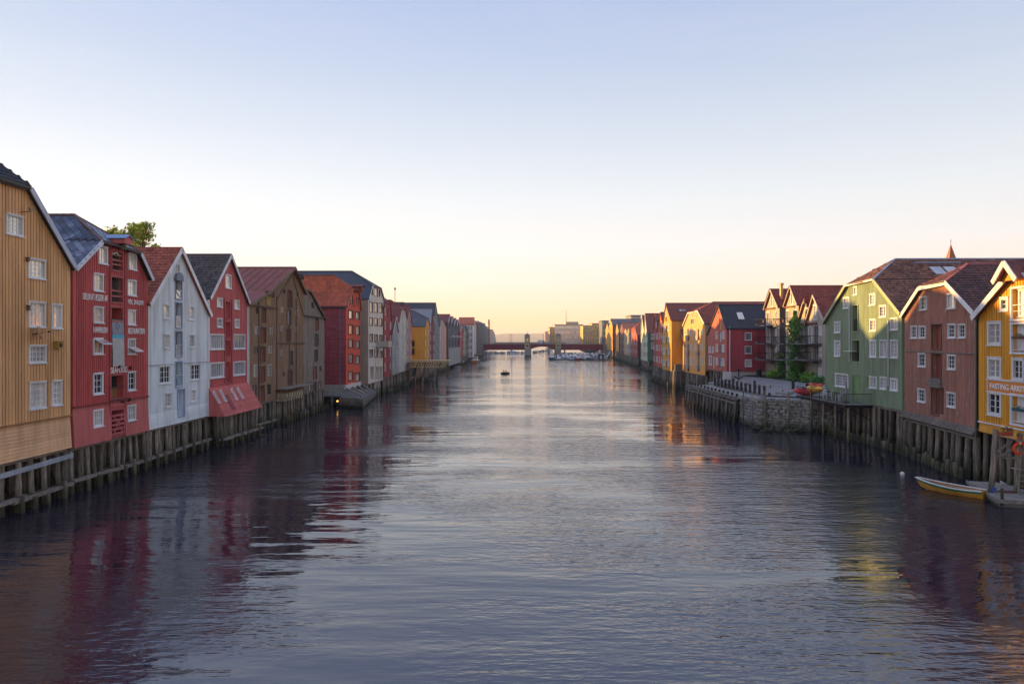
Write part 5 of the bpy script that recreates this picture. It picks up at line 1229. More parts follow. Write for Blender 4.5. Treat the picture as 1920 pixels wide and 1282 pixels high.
for q in range(3): ubox('threshold_beam', OLDW, h.root, a-.1,-.3+q*.04,h.loc(*z5b(250,955))[1]+q*.24,b+.1,.05,h.loc(*z5b(250,955))[1]+q*.24+.22)
for q in range(4): 
    z = -.5+q*.13; ubox('sill_log', OLDW, h.root, -.2,-.42+q*.08,z,h.W+.25,-.2+q*.08,z+.12)
h.roof(plain('#4a3430',.7), ridge=h.hip(1808,498,None), tile=tiles('#3f2826','#7a4a3e'), tdepth=16, ov=.35, cap=plain('#9c4b4a',.5))
h.barge(WHITE,.36,.35); MB().tube((h.W+.15,-.1,-.2),(h.W+.15,-.1,h.top[-1][1]),.05).build('drainpipe', plain('#4c5a58',.4,.4), h.root)
foundation(h,'tall brown piles and a row of cut stakes under the weathered red-brown house', 1.15, r=(.17,.26), lean=.06, stubs=17, rows=((.1,0),(3.0,.5)), ztop=-.65)

# ---- green warehouse
grn = wood('#748766',.6,.14); grt = wood('#8d9b72',.6,.1)
Pn2 = (Pf[0]-.1,Pf[1]+.3); Pf2 = chain(Pn2,985,1546)
h = House('wharf_house','wide green warehouse with many white windows and a sunlit upper gable', Pf2, Pn2, 3.75, 24, 'R', ); HG = h
h.outline([(1546,604),(1587,537),(1641,525),(1694,585)])
def z4(x,y): return (1520+x/3.663, 450+y/3.663)
wg = ((287,322,315,377,2,3,0),(218,395,262,470,2,3,0),(397,370,440,448,2,3,0),(465,450,513,530,2,3,0),(158,562,198,636,2,3,0),(398,545,443,625,2,3,0),(539,535,591,618,2,3,0),(158,692,198,797,2,4,0),(399,688,443,802,2,4,0),(466,687,517,804,2,4,0),(539,687,591,807,2,4,0),(397,937,446,1015,2,3,0),(469,940,515,1022,2,3,0),(539,950,589,1033,2,3,0))
for (x0,y0,x1,y1,nx_,ny_,d_) in wg: h.win(*z4(x0,y0),*z4(x1,y1),4,ny_,glass='mid',cw=.1,double=True)
h.win(*z4(163,917),*z4(252,1007),8,4,glass='mid',cw=.1,double=True)
grd = wood('#5f7d48',.65,.12)
h.door(*z4(279,450),*z4(318,628), plain('#26281f',.6), .6, grt, .08); h.door(*z4(277,690),*z4(331,832), plain('#2e3328',.6), .6, grt, .08)
h.door(*z4(283,935),*z4(334,1068), grd, .15, None); h.door(*z4(374,940),*z4(396,1015), grd, .15, None)
for (x0,y0,x1,y1) in ((291,545,318,622),(282,765,330,832)):
    a,zl_,b,zt_ = h.rect(*z4(x0,y0),*z4(x1,y1)); m = MB().box(a,-.06,zt_-.05,b,0,zt_).box(a,-.06,zl_,b,0,zl_+.04)
    for q in range(7): m.box(a+(b-a)*q/6-.015,-.05,zl_,a+(b-a)*q/6+.015,-.02,zt_)
    m.build('balustrade', IRON, h.root)
a_,z_ = h.loc(*z4(286,765)); ubox('shelf', WHITE, h.root, a_-.7,-.7,z_,a_+.7,-.03,z_+.06)
for (px,y0,y1) in ((264,455,838),(530,555,1000)):
    a_,zt_ = h.loc(*z4(px,y0)); _,zl_ = h.loc(*z4(px,y1)); MB().tube((a_,-.12,zl_),(a_,-.12,zt_),.06).build('drainpipe', plain('#b9c0c4',.4,.5), h.root)
h.walls(grn); h.battens(grn,.24,.12,.04)
hr_ = h.hip(1674,488,None)
h.roof(plain('#6b4636',.7), ridge=hr_, tile=tiles('#4c2c24','#a06a4e'), tdepth=20, ov=.35, cap=plain('#7e8ca0',.4,.3))
h.barge(grt,.34,.35,skip=(1,)); h.barge(plain('#d9d6cc',.5),.2,.38,skip=(0,2))
pl_ = h.planes[3]; B_,R_,Rb,Bb = [Vector(p) for p in pl_]    # skylights and snow rails on the near slope
k_ = (Vector((R_.x,0,R_.z))-Vector((B_.x,0,B_.z))).normalized(); nn = Vector((-k_.z,0,k_.x)); nn = nn if nn.z > 0 else -nn
for i in range(2):
    c_ = Vector((B_.x,6.6+i*1.35,B_.z))+k_*1.5+nn*.1; MB().beam(c_-k_*.75,c_+k_*.75,1.1,.16,nn).build('skylight', glassm('mid'), h.roof_o)
for y0,dd in ((4.8,2.8),(3.6,-1.4)):
    c_ = Vector((B_.x,y0,B_.z))+k_*dd+nn*.25; MB().tube(c_,c_+Vector((0,4.6,0)),.04).tube(c_+nn*.12,c_+nn*.12+Vector((0,4.6,0)),.04).build('snow_rail', plain('#98a4b4',.4,.5), h.roof_o)
foundation(h,'grey square and round piles with a dense row of short stakes under the green warehouse', 1.0, r=(.15,.22), lean=.05, stubs=30, rows=((.2,0),(2.6,.5)))
# steel deck with railing, kayaks, chairs
gd_ = empty('steel_deck', h.root.location, h.root.rotation_euler.z, label='black steel deck with railing in front of the green warehouse', cat='deck')
a0,z0_ = h.loc(1548,738,-1.6); a1_,_ = h.loc(1631,755,-1.6); za = h.loc(1548,741,-.6)[1]; zd = -.02
a0 = -1.6; a1_ = h.loc(1631,700)[0]+.3
MB().box(a0,-2.6,zd-.1,a1_,0,zd).build('deck_boards', wood('#6d675f',.8,.2,grain=(9,1,9)), gd_)
MB().box(a0,-2.7,zd-.25,a1_,-2.6,zd+.0).box(a1_,-2.7,zd-.25,a1_+.08,-.05,zd).build('fascia', IRON, gd_)
rl = MB().tube((a0,-2.6,zd+1.1),(a1_,-2.6,zd+1.1),.025).tube((a1_,-2.6,zd+1.1),(a1_,0,zd+1.1),.025).tube((a0,-2.6,zd+.15),(a1_,-2.6,zd+.15),.015)
rl.build('hand_rail', IRON, gd_)
for i in range(7): x = a0+(a1_-a0)*i/6; MB().tube((x,-2.6,zd-.1),(x,-2.6,zd+1.1),.03).build('rail_post', IRON, gd_)
bl = MB()
for i in range(int((a1_-a0)/.13)): x = a0+i*.13; bl.box(x,-2.608,zd+.15,x+.016,-2.592,zd+1.1)
for i in range(20): bl.box(a1_-.01,-2.5+i*.125,zd+.15,a1_+.01,-2.485+i*.125,zd+1.1)
bl.build('baluster', IRON, gd_, kind='stuff')
for i in range(5): x = a0+.4+(a1_-a0-.8)*i/4; MB().beam((x,-2.4,zd-.2),(x,-.1,zd-1.5),.08,.08).build('bracket', IRON, gd_)
for i in range(5): x = a0+.4+(a1_-a0-.8)*i/4; pile(gd_,(x,-2.2,-4.4),(x,-2.2,zd-.2),.13,'post')
def world_of(H,x,y,z): return H.root.matrix_basis @ Vector((x,y,z))
def kayak(label,p,rz,col,L=2.6,w=.36,hh=.3,tilt=0.2):
    t = empty('kayak',p,rz,label=label,cat='kayak'); m = MB(); n=14; k=10; vs=[]
    for i in range(n+1):
        f = i/n; r = math.sin(math.pi*(.04+.92*f))**.6
        for j in range(k):
            u = 2*math.pi*j/k; vs.append(((f-.5)*L, math.cos(u)*w*r, math.sin(u)*hh*r+.12*(2*f-1)**2))
    m.add(vs,[(i*k+j,(i+1)*k+j,(i+1)*k+(j+1)%k,i*k+(j+1)%k) for i in range(n) for j in range(k)]+[tuple(range(k)),tuple(n*k+j for j in range(k))])
    m.build('hull',plain(col,.35,0,.05),t,smooth=True)
    cp = MB(); 
    for i in range(16):
        a,b = 2*math.pi*i/16,2*math.pi*(i+1)/16; cp.beam((math.cos(a)*.38,math.sin(a)*.22,hh+.02),(math.cos(b)*.38,math.sin(b)*.22,hh+.02),.06,.05)
    cp.build('cockpit_rim',plain('#2a2622'),t); t.rotation_euler.x = tilt; return t
kayak('red kayak lying on the black deck beside the green warehouse', world_of(h,-.9,-1.9,.45), h.root.rotation_euler.z+R(35), '#c8242c',2.9,.55,.45)
kayak('yellow kayak leaning over the red one on the black deck', world_of(h,.2,-1.3,.8), h.root.rotation_euler.z+R(20), '#e8a41c',2.5,.5,.42,.5)
kayak('orange kayak tip behind the red and yellow ones', world_of(h,-.2,-1.0,1.25), h.root.rotation_euler.z+R(28), '#e0552a',1.9,.26,.24,.3)
def chair(label,p,rz):
    t = empty('garden_chair',p,rz,label=label,cat='chair',group='white garden chairs on the deck')
    MB().box(-.24,-.24,.42,.24,.22,.46).build('seat',WHITE,t)
    m = MB(); 
    for i in range(5): m.beam((-.2+i*.1,.22,.44),(-.2+i*.1,.34,.92),.06,.025)
    m.box(-.24,.32,.88,.24,.36,.95); m.build('backrest',WHITE,t)
    for sx in (-1,1):
        MB().beam((sx*.24,-.22,0),(sx*.24,-.2,.66),.05,.05).build('leg',WHITE,t); MB().beam((sx*.24,.32,0),(sx*.23,.22,.5),.05,.05).build('leg',WHITE,t)
        MB().beam((sx*.25,-.24,.67),(sx*.25,.3,.68),.06,.04).build('armrest',WHITE,t)
for i,(x,y,r,l) in enumerate(((3.0,-1.6,30,'leftmost white garden chair near the kayaks'),(4.2,-1.5,-15,'middle white garden chair in front of the wide white window'),(6.6,-1.5,-60,'rightmost white garden chair beside the green door'))):
    chair(l, world_of(h,x,y,0), h.root.rotation_euler.z+R(r))
um = empty('closed_parasol', world_of(h,8.0,-1.4,0), label='closed grey parasol standing on the deck by the green door', cat='parasol')
MB().tube((0,0,0),(0,0,2.5),.03).build('pole',IRON,um); MB().tube((0,0,.9),(0,0,2.4),.16,.05,10).build('canopy',plain('#8f8a92',.8),um); MB().box(-.25,-.25,0,.25,.25,.08).build('base',IRON,um)

# ---- grey townhouses around the square
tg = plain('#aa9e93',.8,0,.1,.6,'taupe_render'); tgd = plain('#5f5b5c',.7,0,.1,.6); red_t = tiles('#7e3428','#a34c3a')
def P48(px,X=42.3): return (X, F*X/(px-VX))
ivy_m = leaf_mat('#2f5c22','#62923a','ivy')
def town(label,xl,xr,pts,zb=4.15,depth=22,Xo=42.3,big=True,rw=None):
    h = House('townhouse',label,P48(xl,Xo),P48(xr,Xo),zb,depth,'R','townhouse'); h.outline(pts); return h
def z10(x,y): return (1400+x/4.58, 500+y/4.58)
specs = [('leftmost grey townhouse with a pointed gable and metal flue',1434,1460,[(1434,579),(1446,543),(1460,575)],[(205,245,226,345)],[(167,390,196,505),(167,535,196,650),(167,680,196,800)],[(240,385,252,455),(240,535,252,600),(240,680,252,745)]),
 ('grey townhouse behind the ivy column with a long red roof',1471.5,1495.5,[(1471.5,573),(1483,537),(1495.5,570)],[(373,215,399,330)],[(335,375,365,495),(335,530,365,650),(335,690,365,800)],[(412,370,428,440)]),
 ('narrowest grey townhouse with a small pointed gable',1497,1510,[(1497,603),(1510,560),(1511,566)],[(497,355,520,480)],[(455,520,487,650),(455,690,487,790)],[]),
 ('nearest grey townhouse beside the green warehouse with an arched gable window',1510.8,1545.5,[(1510.8,608),(1526,554),(1545.5,598)],[(566,330,596,460)],[(523,515,555,660),(523,690,555,820)],[(617,515,636,595),(617,690,636,770),(608,870,637,950)])]
balc = {0:(1424,1442),1:(1460,1480),2:(1484,1500),3:(1500,1523)}
TH = []
for i,(lab,xl,xr,pts,topw,drs,wins) in enumerate(specs):
    h = town(lab,xl,xr,pts); TH.append(h)
    for (x0,y0,x1,y1) in topw:
        h.win(*z10(x0,y0),*z10(x1,y1),1,3,glass='cream',cw=.12,sill=False)
    for (x0,y0,x1,y1) in drs: h.win(*z10(x0,y0),*z10(x1,y1),2,1,glass='mid',cw=.1,sill=False)
    for (x0,y0,x1,y1) in wins: h.win(*z10(x0,y0),*z10(x1,y1),2,3,glass='cream',cw=.1)
    if i != 2:
        for yy in ((515,655),(690,830)): 
            xx = {0:(209,232),1:(404,416),3:(578,603)}[i]; h.win(*z10(xx[0],yy[0]),*z10(xx[1],yy[1]),1,1,glass='mid',cw=.06,frame=tgd,sill=False)
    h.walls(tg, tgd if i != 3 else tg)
    h.roof(plain('#7e3a2e',.7), tile=red_t, tdepth=20, ov=.35, cap=plain('#8a4436'))
    h.barge(wood('#a39a92',.6,.06),.26,.35)
    # darker projecting bay below the gable
    a,_,b,_ = h.rect(*z10(drs[0][0]-6,400),*z10((drs[0][2]+(44 if i != 2 else 8)),500)); zt_ = h.loc(*z10(drs[0][0],drs[0][1]-20))[1]
    MB().box(a,-.03,0,a+.12,.0,zt_).box(b-.12,-.03,0,b,0,zt_).box(a,-.35,zt_,b,.0,zt_+.18).build('bay_trim', plain('#6d2c28',.6), h.root)
    # balconies
    for bi,yy in enumerate((610,643.5,673.5)):
        if i in (2,3) and bi == 0: continue
        x0,_ = h.loc(balc[i][0],yy,-1.2); x1,_ = h.loc(balc[i][1],yy,-1.2); zz_ = h.loc((balc[i][0]+balc[i][1])/2,yy,-1.2)[1]
        bb = MB().box(x0,-2.2,zz_-.18,x1,0,zz_).build('balcony', tgd, h.root)
        r_ = MB().box(x0,-2.2,zz_+1.0,x1,-2.15,zz_+1.06).box(x0,-2.2,zz_+1.0,x0+.05,0,zz_+1.06).box(x1-.05,-2.2,zz_+1.0,x1,0,zz_+1.06)
        k = int((x1-x0)/.3)
        for q in range(k+1): x = x0+(x1-x0)*q/k; r_.box(x-.009,-2.19,zz_,x+.009,-2.17,zz_+1.0)
        for q in range(7): r_.box(x1-.03,-2.19+q*.32,zz_,x1-.01,-2.17+q*.32,zz_+1.0)
        r_.build('railing', IRON, bb)
        MB().box(x0+.1,-2.1,zz_+.02,x0+.9,-1.9,zz_+.3).build('planter', plain('#8b8680'), bb)
        if random.random() < .7: MB().box(x0+1.0,-1.6,zz_+.4,x0+1.5,-1.1,zz_+.45).box(x0+1.0,-1.15,zz_+.4,x0+1.5,-1.1,zz_+.9).box(x0+1.02,-1.58,zz_,x0+1.06,-1.54,zz_+.4).box(x0+1.44,-1.58,zz_,x0+1.48,-1.54,zz_+.4).build('chair', wood('#6a4630'), bb)
    MB().box(0,-1.0,3.6,1,0,3.7)
fl = MB().tube((0,0,0),(0,0,3.6),.28,n=12).tube((0,0,3.6),(0,0,3.9),.4,n=12).build('metal_flue', plain('#b98a70',.3,.8), None, at_y(1463.5,562,112)-Vector((0,0,1.2))); tag(fl,'shiny copper-coloured metal flue on the red roof of the leftmost grey townhouse','flue')
# link building behind (long red roof) and dormer
h = House('townhouse','recessed dark grey wing between the first two townhouses with a red roof', (45.3,115),(45.3,95),4.1,14,'R','townhouse'); h.top=[(0,9.0),(h.W/2,11.2),(h.W,9.0)]
auto_windows(h,6,3,1.6,3,w=1.1,hh=2.0,glass='mid'); h.walls(tgd); h.roof(plain('#7e3a2e',.7),cap=plain('#8a4436'))
h = House('townhouse','long red tiled roof with a white-windowed dormer band behind the grey townhouses', (53,112),(53,92),4.1,26,'R','townhouse'); zr_ = at_y(1500,536,101).z-4.1
h.top=[(0,zr_-4),(h.W*.45,zr_-.2),(h.W,zr_-6)]; h.walls(tg); h.roof(plain('#7e3a2e',.7), tile=red_t, tdepth=12, cap=plain('#8a4436'))
p0 = h.planes[1]; xm = h.W*.62
MB().box(xm,1,zr_-4.2,xm+3,14,zr_-1.2).build('dormer', wood('#8c3a34',.6,.1), h.root); MB().box(xm-.2,.7,zr_-1.2,xm+3.4,14.2,zr_-1.0).build('dormer_roof', plain('#a9a4a8',.4,.3), h.root)
for i in range(3): MB().box(xm+2.9,2+i*3.4,zr_-3.0,xm+3.06,4.6+i*3.4,zr_-1.8).build('pane', glassm('cream'), h.root)

# ---- red house with sunlit yellow-orange gable and dark roof; its long dark red side faces us
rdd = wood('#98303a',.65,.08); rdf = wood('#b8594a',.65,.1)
Pn = (36.0,F*36.0/(1361.5-VX)); Pf = (36.1,F*36.1/(1327-VX))
h = House('wharf_house','dark red house with a sunlit gable, black roof and three side windows', Pf, Pn, 4.75, 34, 'R'); HR = h
h.outline([(1327,625),(1348,572),(1361.5,613)])
def z9(x,y): return (1220+x/6.748, 550+y/6.748)
for (x0,y0,x1,y1) in ((820,487,845,577),(900,480,927,577),(820,645,846,738),(900,648,929,742),(824,815,849,905),(888,823,929,915),(734,672,756,752),(777,672,797,755)): h.win(*z9(x0,y0),*z9(x1,y1),2,2,glass='cream',cw=.12,sill=False)
h.win(*z9(736,790),*z9(770,905),1,1,glass='mid',cw=.12,sill=False)
for (x0,y0,x1,y1,c) in ((862,488,886,612,'#d8cfc4'),(862,655,884,770,'#6e6a6a'),(860,822,886,945,'#6e6a6a'),(777,790,798,945,'#d8d0c8'),(860,318,880,370,'#6b2a22'),(858,370,882,452,'#e0b060'),(848,228,864,256,'#6b2a22')): h.door(*z9(x0,y0),*z9(x1,y1), wood(c,.6,.08), .2)
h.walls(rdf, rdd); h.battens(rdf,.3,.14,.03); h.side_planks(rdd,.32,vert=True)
sidewins(h,((1395,624,1407.5,637.5),(1395,649,1407.5,662.5)),'dark',4,3); sidewins(h,((1395,674,1407.5,687),),'curtain',3,1)
h.roof(plain('#31353e',.6,0,.15,1), ov=.25, eave=.5); bm_ = wood('#3c3a3c')
pl_ = h.planes[1]; Z_,A_ = Vector(pl_[0]),Vector(pl_[1]); sk = h.roof_o
q0,q1 = (Vector(pl_[0]),Vector(pl_[1])); lo,hi = (q0,q1) if q0.z < q1.z else (q1,q0); k_ = (Vector((hi.x,0,hi.z))-Vector((lo.x,0,lo.z))); kn = k_.normalized(); nn = Vector((kn.z,0,-kn.x)) ; nn = nn if nn.z > 0 else -nn
ys = h.side_loc(1396,600)[0]; c_ = Vector((lo.x,ys-.2,lo.z))+k_*.5+nn*.12; MB().beam(c_-kn*.9,c_+kn*.9,1.0,.14,nn).build('skylight', glassm('cream'), sk)
rs = MB()
for i in range(12): f = (i+.5)/12; rs.tube(Vector((lo.x,-.2,lo.z))+k_*f+nn*.02,Vector((lo.x,34,lo.z))+k_*f+nn*.02,.035,n=4)
rs.build('roof_course', plain('#31353e',.6,0,.15,1), sk, kind='stuff')
MB().box(h.W-.02,-.05,-.75,h.W+.06,30,-.0).build('foundation_band', plain('#aaa39c',.8), h.root)
MB().tube((h.W+.12,.5,0),(h.W+.12,.5,h.top[-1][1]),.07).build('drainpipe', WHITE, h.root)
foundation(h,'low dark piles under the dark red house by the timber quay', 1.2, rows=((.3,.4),(2,.8)))

# ---- apricot house with clipped gable
apr = plain('#eab173',.7,0,.06,.5,'apricot_boards'); 
h = House('wharf_house','apricot house with a clipped white-edged gable and two columns of grey balcony doors', P48(1281.5,35.9), P48(1321.5,35.8), 4.4, 24, 'R'); HA = h
h.outline([(1282,610),(1291,587),(1309,583),(1321.5,606)])
for row in ((455,530),(645,722),(805,905)):
    for (xa,xb) in ((430,446),(500,514),(555,572),(638,658)): h.win(*z9(xa,row[0]),*z9(xb,row[1]),2,2,glass='cream',cw=.12,sill=False)
    for (xa,xb) in ((458,484),(588,612)):
        h.door(*z9(xa,row[0]-5),*z9(xb,row[1]+60), wood('#77757a',.5,.06), .35, None); a,zl_,b,zt_ = h.rect(*z9(xa,row[1]),*z9(xb,row[1]+60)); ubox('balcony_front', wood('#8b8c90',.5,.05), h.root, a-.1,-.4,zl_,b+.1,-.32,zt_)
h.win(*z9(497,275),*z9(515,315),2,2,glass='cream',cw=.1,sill=False); h.win(*z9(553,262),*z9(573,312),2,2,glass='cream',cw=.1,sill=False); h.door(*z9(506,325),*z9(550,385), wood('#77757a',.5,.06), .3)
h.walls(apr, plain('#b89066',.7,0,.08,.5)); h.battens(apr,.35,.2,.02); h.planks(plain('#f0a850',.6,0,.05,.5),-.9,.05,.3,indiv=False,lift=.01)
h.roof(plain('#8b4433',.7), ridge=h.hip(1336,567), tile=tiles('#8a3c2c','#a8543e'), tdepth=18, ov=.25, cap=plain('#8a4838'))
h.barge(WHITE,.28,.25); sidek = h.planes[1]
q = [Vector(p) for p in h.planes[3]]; k_ = Vector((q[1].x-q[0].x,0,q[1].z-q[0].z)); kn = k_.normalized(); nn = Vector((kn.z,0,-kn.x)); nn = nn if nn.z > 0 else -nn
for i in range(2): c_ = Vector((q[0].x,4.5+i*1.4,q[0].z))+k_*.25+nn*.12; MB().beam(c_-kn*.5,c_+kn*.5,1.1,.14,nn).build('skylight', glassm('mid'), h.roof_o)
foundation(h,'dense grey piles under the apricot house with the clipped gable', .7, stubs=14, rows=((.2,0),(1.5,.3),(3,.5)),ztop=-.8)

# ---- big yellow warehouse and its neighbours
yl2 = wood('#e2983e',.6,.08); 
h = House('wharf_house','big yellow-ochre warehouse with a tall sunlit gable and long red-brown roof', P48(1242,34.1), P48(1259,33.9), 3.5, 34, 'R')
h.outline([(1242,622),(1249,569),(1259,600)])
def z8(x,y): return (1100+x/6.745, 550+y/6.745)
for row in ((385,470),(538,620),(685,770),(835,915)):
    for (xa,xb) in ((955,972),(978,994),(1022,1044)): h.win(*z8(xa,row[0]+6),*z8(xb,row[1]),1,2,glass='cream',cw=.1,sill=False)
    h.door(*z8(1000,row[0]+25),*z8(1016,row[1]+25), plain('#3a3436'), .3)
h.win(*z8(990,240),*z8(1012,290),1,1,glass='cream',cw=.1,sill=False); h.door(*z8(993,300),*z8(1010,355), plain('#3a3436'), .3)
h.walls(yl2, wood('#b97d24',.6,.08)); h.battens(yl2,.35,.16,.03)  # darker ochre side: shade of the unlit side put into the colour
h.roof(plain('#7c4236',.7,0,.12,1), ov=.25, cap=plain('#8a4a3c')); 
q = [Vector(p) for p in h.planes[1]]; lo,hi = (q[0],q[1]) if q[0].z < q[1].z else (q[1],q[0]); k_ = Vector((hi.x-lo.x,0,hi.z-lo.z)); kn = k_.normalized(); nn = Vector((kn.z,0,-kn.x)); nn = nn if nn.z > 0 else -nn
for i in range(2): c_ = Vector((lo.x,2.6+i*.75,lo.z))+k_*.55+nn*.1; MB().beam(c_-kn*.35,c_+kn*.35,.6,.12,nn).build('skylight', glassm('mid'), h.roof_o)
rs = MB()
for i in range(14): f = (i+.5)/14; rs.tube(Vector((lo.x,-.2,lo.z))+k_*f,Vector((lo.x,34,lo.z))+k_*f,.05,n=4)
rs.build('roof_course', plain('#7c4236',.7,0,.12,1), h.roof_o, kind='stuff')
lt_ = MB().box(h.W,2.2,-.3,h.W+3.6,9,5.6).build('side_annex', wood('#c78a30',.6,.08), h.root); MB().plate([(h.W-.02,1.9,9.2),(h.W-.02,9.5,9.2),(h.W+4.0,9.5,5.5),(h.W+4.0,1.9,5.5)],.2).prism([(h.W,5.5),(h.W+3.6,5.5),(h.W,9.0)],2.2,9).build('annex_roof', plain('#7c4236',.7,0,.12,1), lt_)
MB().tube((h.W+.12,-.05,0),(h.W+.12,-.05,h.top[-1][1]),.06).build('drainpipe', wood('#b97d24',.6,.08), h.root)
foundation(h,'grey posts and driftwood below the big yellow-ochre warehouse', .9, stubs=10)
pt = empty('terrace',(35.6,148.5,0),label='small timber terrace with a grey box between the yellow and apricot houses',cat='terrace'); MB().box(-1.5,-1.6,3.55,0,1.2,3.75).build('deck',OLDW,pt)
MB().box(-1.4,-1.5,3.76,-.2,.4,5.1).build('storage_box', plain('#6f6558',.7), pt)
for i in range(6): pile(pt,(-1.6+i*.35,-1.5,-.5),(-1.4+i*.3,-1.5,3.6),.17,'post')
for i in range(5): pile(pt,(-1.5,-1.2+i*.55,-.5),(-1.4,-1.2+i*.55,3.6),.17,'post')

simple('salmon-red warehouse with a partly sunlit front beside the big yellow one',1231.5,1241.5,0,3.7,[(1231.5,622),(1239,586),(1241.5,600)],wood('#c0503c'),rr,Pl=P48(1231.5,34.9),Pr=P48(1241.5,34.7),sidebank='R',grid=(3,5,1.8,2.9),frame=WHITE,depth=26,found='piles under the salmon-red warehouse',w=1.0)
simple('slender brick-red warehouse with a white corner pole',1225.5,1231.2,0,3.7,[(1225.5,618),(1228.4,589),(1231.2,600)],wood('#a64a3c'),rr,Pl=P48(1225.5,35.8),Pr=P48(1231.2,35.4),sidebank='R',grid=(2,5,1.8,2.9),frame=WHITE,depth=26,found='piles under the slender brick-red warehouse',w=.9)
pg = wood('#c3c8a8',.6,.08)
for k,(xl,xr,px_) in enumerate(((1201.5,1208.6,1204),(1208.8,1213.6,1210))):
    h_ = simple(['farther pale sage gable of the twin-gabled warehouse pair','nearer pale sage gable with a dark green side wall'][k],xl,xr,0,3.2,[(xl,[632,624][k]),(px_,[591,588][k]),(xr,[624,623][k])],pg,rr,Pl=RB(xl),Pr=RB(xr),sidebank='R',grid=(2,5,2.2,3.4),glass='mid',frame=plain('#55604f'),depth=28,side=wood('#3d5142'),bargem=wood('#d8d8c8',.6,.05),found=['piles below the farther pale sage gable','piles below the nearer pale sage gable'][k],w=.9)
sidewins(h_,((1220.5,626,1226,636),(1221,643,1226,653)),'mid',2,2)
tr = empty('terrace',(45.6,224,0),label='raised timber terrace on tall posts beside the pale sage gable',cat='terrace'); MB().box(-1,-9,4.0,5,2,4.25).build('deck',OLDW,tr); MB().box(-1,-9,5.2,5,-8.9,5.3).box(-1,-9,4.7,5,-8.9,4.75).build('railing',IRON,tr)
for i in range(4): pile(tr,(-.9+i*1.8,-8.9,-.5),(-.9+i*1.8,-8.9,4.1),.22,'post')
simple('brick-red gambrel warehouse with an orange-red roof on the right bank',1182,1195,0,3.8,[(1182,628),(1184,617),(1191,614),(1195,628)],wood('#a8483c'),plain('#a04a34',.7,0,.12,1),Pl=RB(1182),Pr=RB(1195),sidebank='R',ridge=(1201,605),grid=(4,4,2.2,3.3),frame=WHITE,depth=30,side=wood('#5e2427'),found='piles under the brick-red gambrel warehouse',w=1.2)
simple('two-tone grey-green gabled warehouse next to the brick-red gambrel one',1176.5,1181.6,0,3.8,[(1176.5,620),(1178.8,614),(1181.6,625)],wood('#8d9a88'),plain('#b8603a',.7,0,.12,1),Pl=RB(1176.5),Pr=RB(1181.6),sidebank='R',grid=(2,4,2.2,3.3),frame=WHITE,depth=24,found='piles under the two-tone grey-green warehouse',w=1.0)
simple('cream and beige gabled warehouse beside the grey-green one',1170,1176.2,0,3.8,[(1170,622),(1173,614.5),(1176.2,624)],wood('#d0a878'),plain('#b8603a',.7,0,.12,1),Pl=RB(1170),Pr=RB(1176.2),sidebank='R',grid=(2,4,2.2,3.3),frame=WHITE,depth=24,found='piles under the cream and beige warehouse',w=1.0)
simple('low dark warehouse with a wide orange-red hipped roof',1162,1169.6,0,3.8,[(1162,618),(1166,606),(1169.6,618)],wood('#6e4a44'),plain('#a85638',.7,0,.12,1),Pl=RB(1162),Pr=RB(1169.6),sidebank='R',grid=(2,4,2.2,3.5),frame=WHITE,depth=34,found='piles under the low dark warehouse',w=1.0)
simple('bright yellow narrow gable house with a dark side',1154.6,1160,0,4.5,[(1154.6,618),(1157.2,605),(1160,620)],yl2,dr,Pl=RB(1154.6),Pr=RB(1160),sidebank='R',grid=(2,4,2.5,3.6),frame=WHITE,depth=26,side=wood('#5b2a26'),found='red-brown posts under the bright yellow narrow gable house',w=1.2)
simple('second sunlit yellow gable with a long dark slate roof',1142,1148.4,0,4.5,[(1142,612),(1145,598),(1148.4,609)],yl2,dr,Pl=RB(1142),Pr=RB(1148.4),sidebank='R',grid=(2,5,2.5,3.6),frame=WHITE,depth=60,side=wood('#8c3a30'),found='red-brown posts under the second sunlit yellow gable',w=1.4)
simple('first sunlit yellow gable nearest the bridge on the right bank',1135.5,1141.8,0,4.5,[(1135.5,618),(1138.5,606),(1141.8,616)],yl2,dr,Pl=(62.0,480),Pr=(59.2,441),sidebank='R',grid=(3,5,2.5,3.6),frame=WHITE,depth=30,found='red-brown posts under the first sunlit yellow gable',w=1.6)
t_,wb,hb = block('apartment_block','blue-grey narrow block behind the right end of the bridge',1129,1141,602,642,500,20,plain('#5f6672'),dr,2,5,frame=gd)

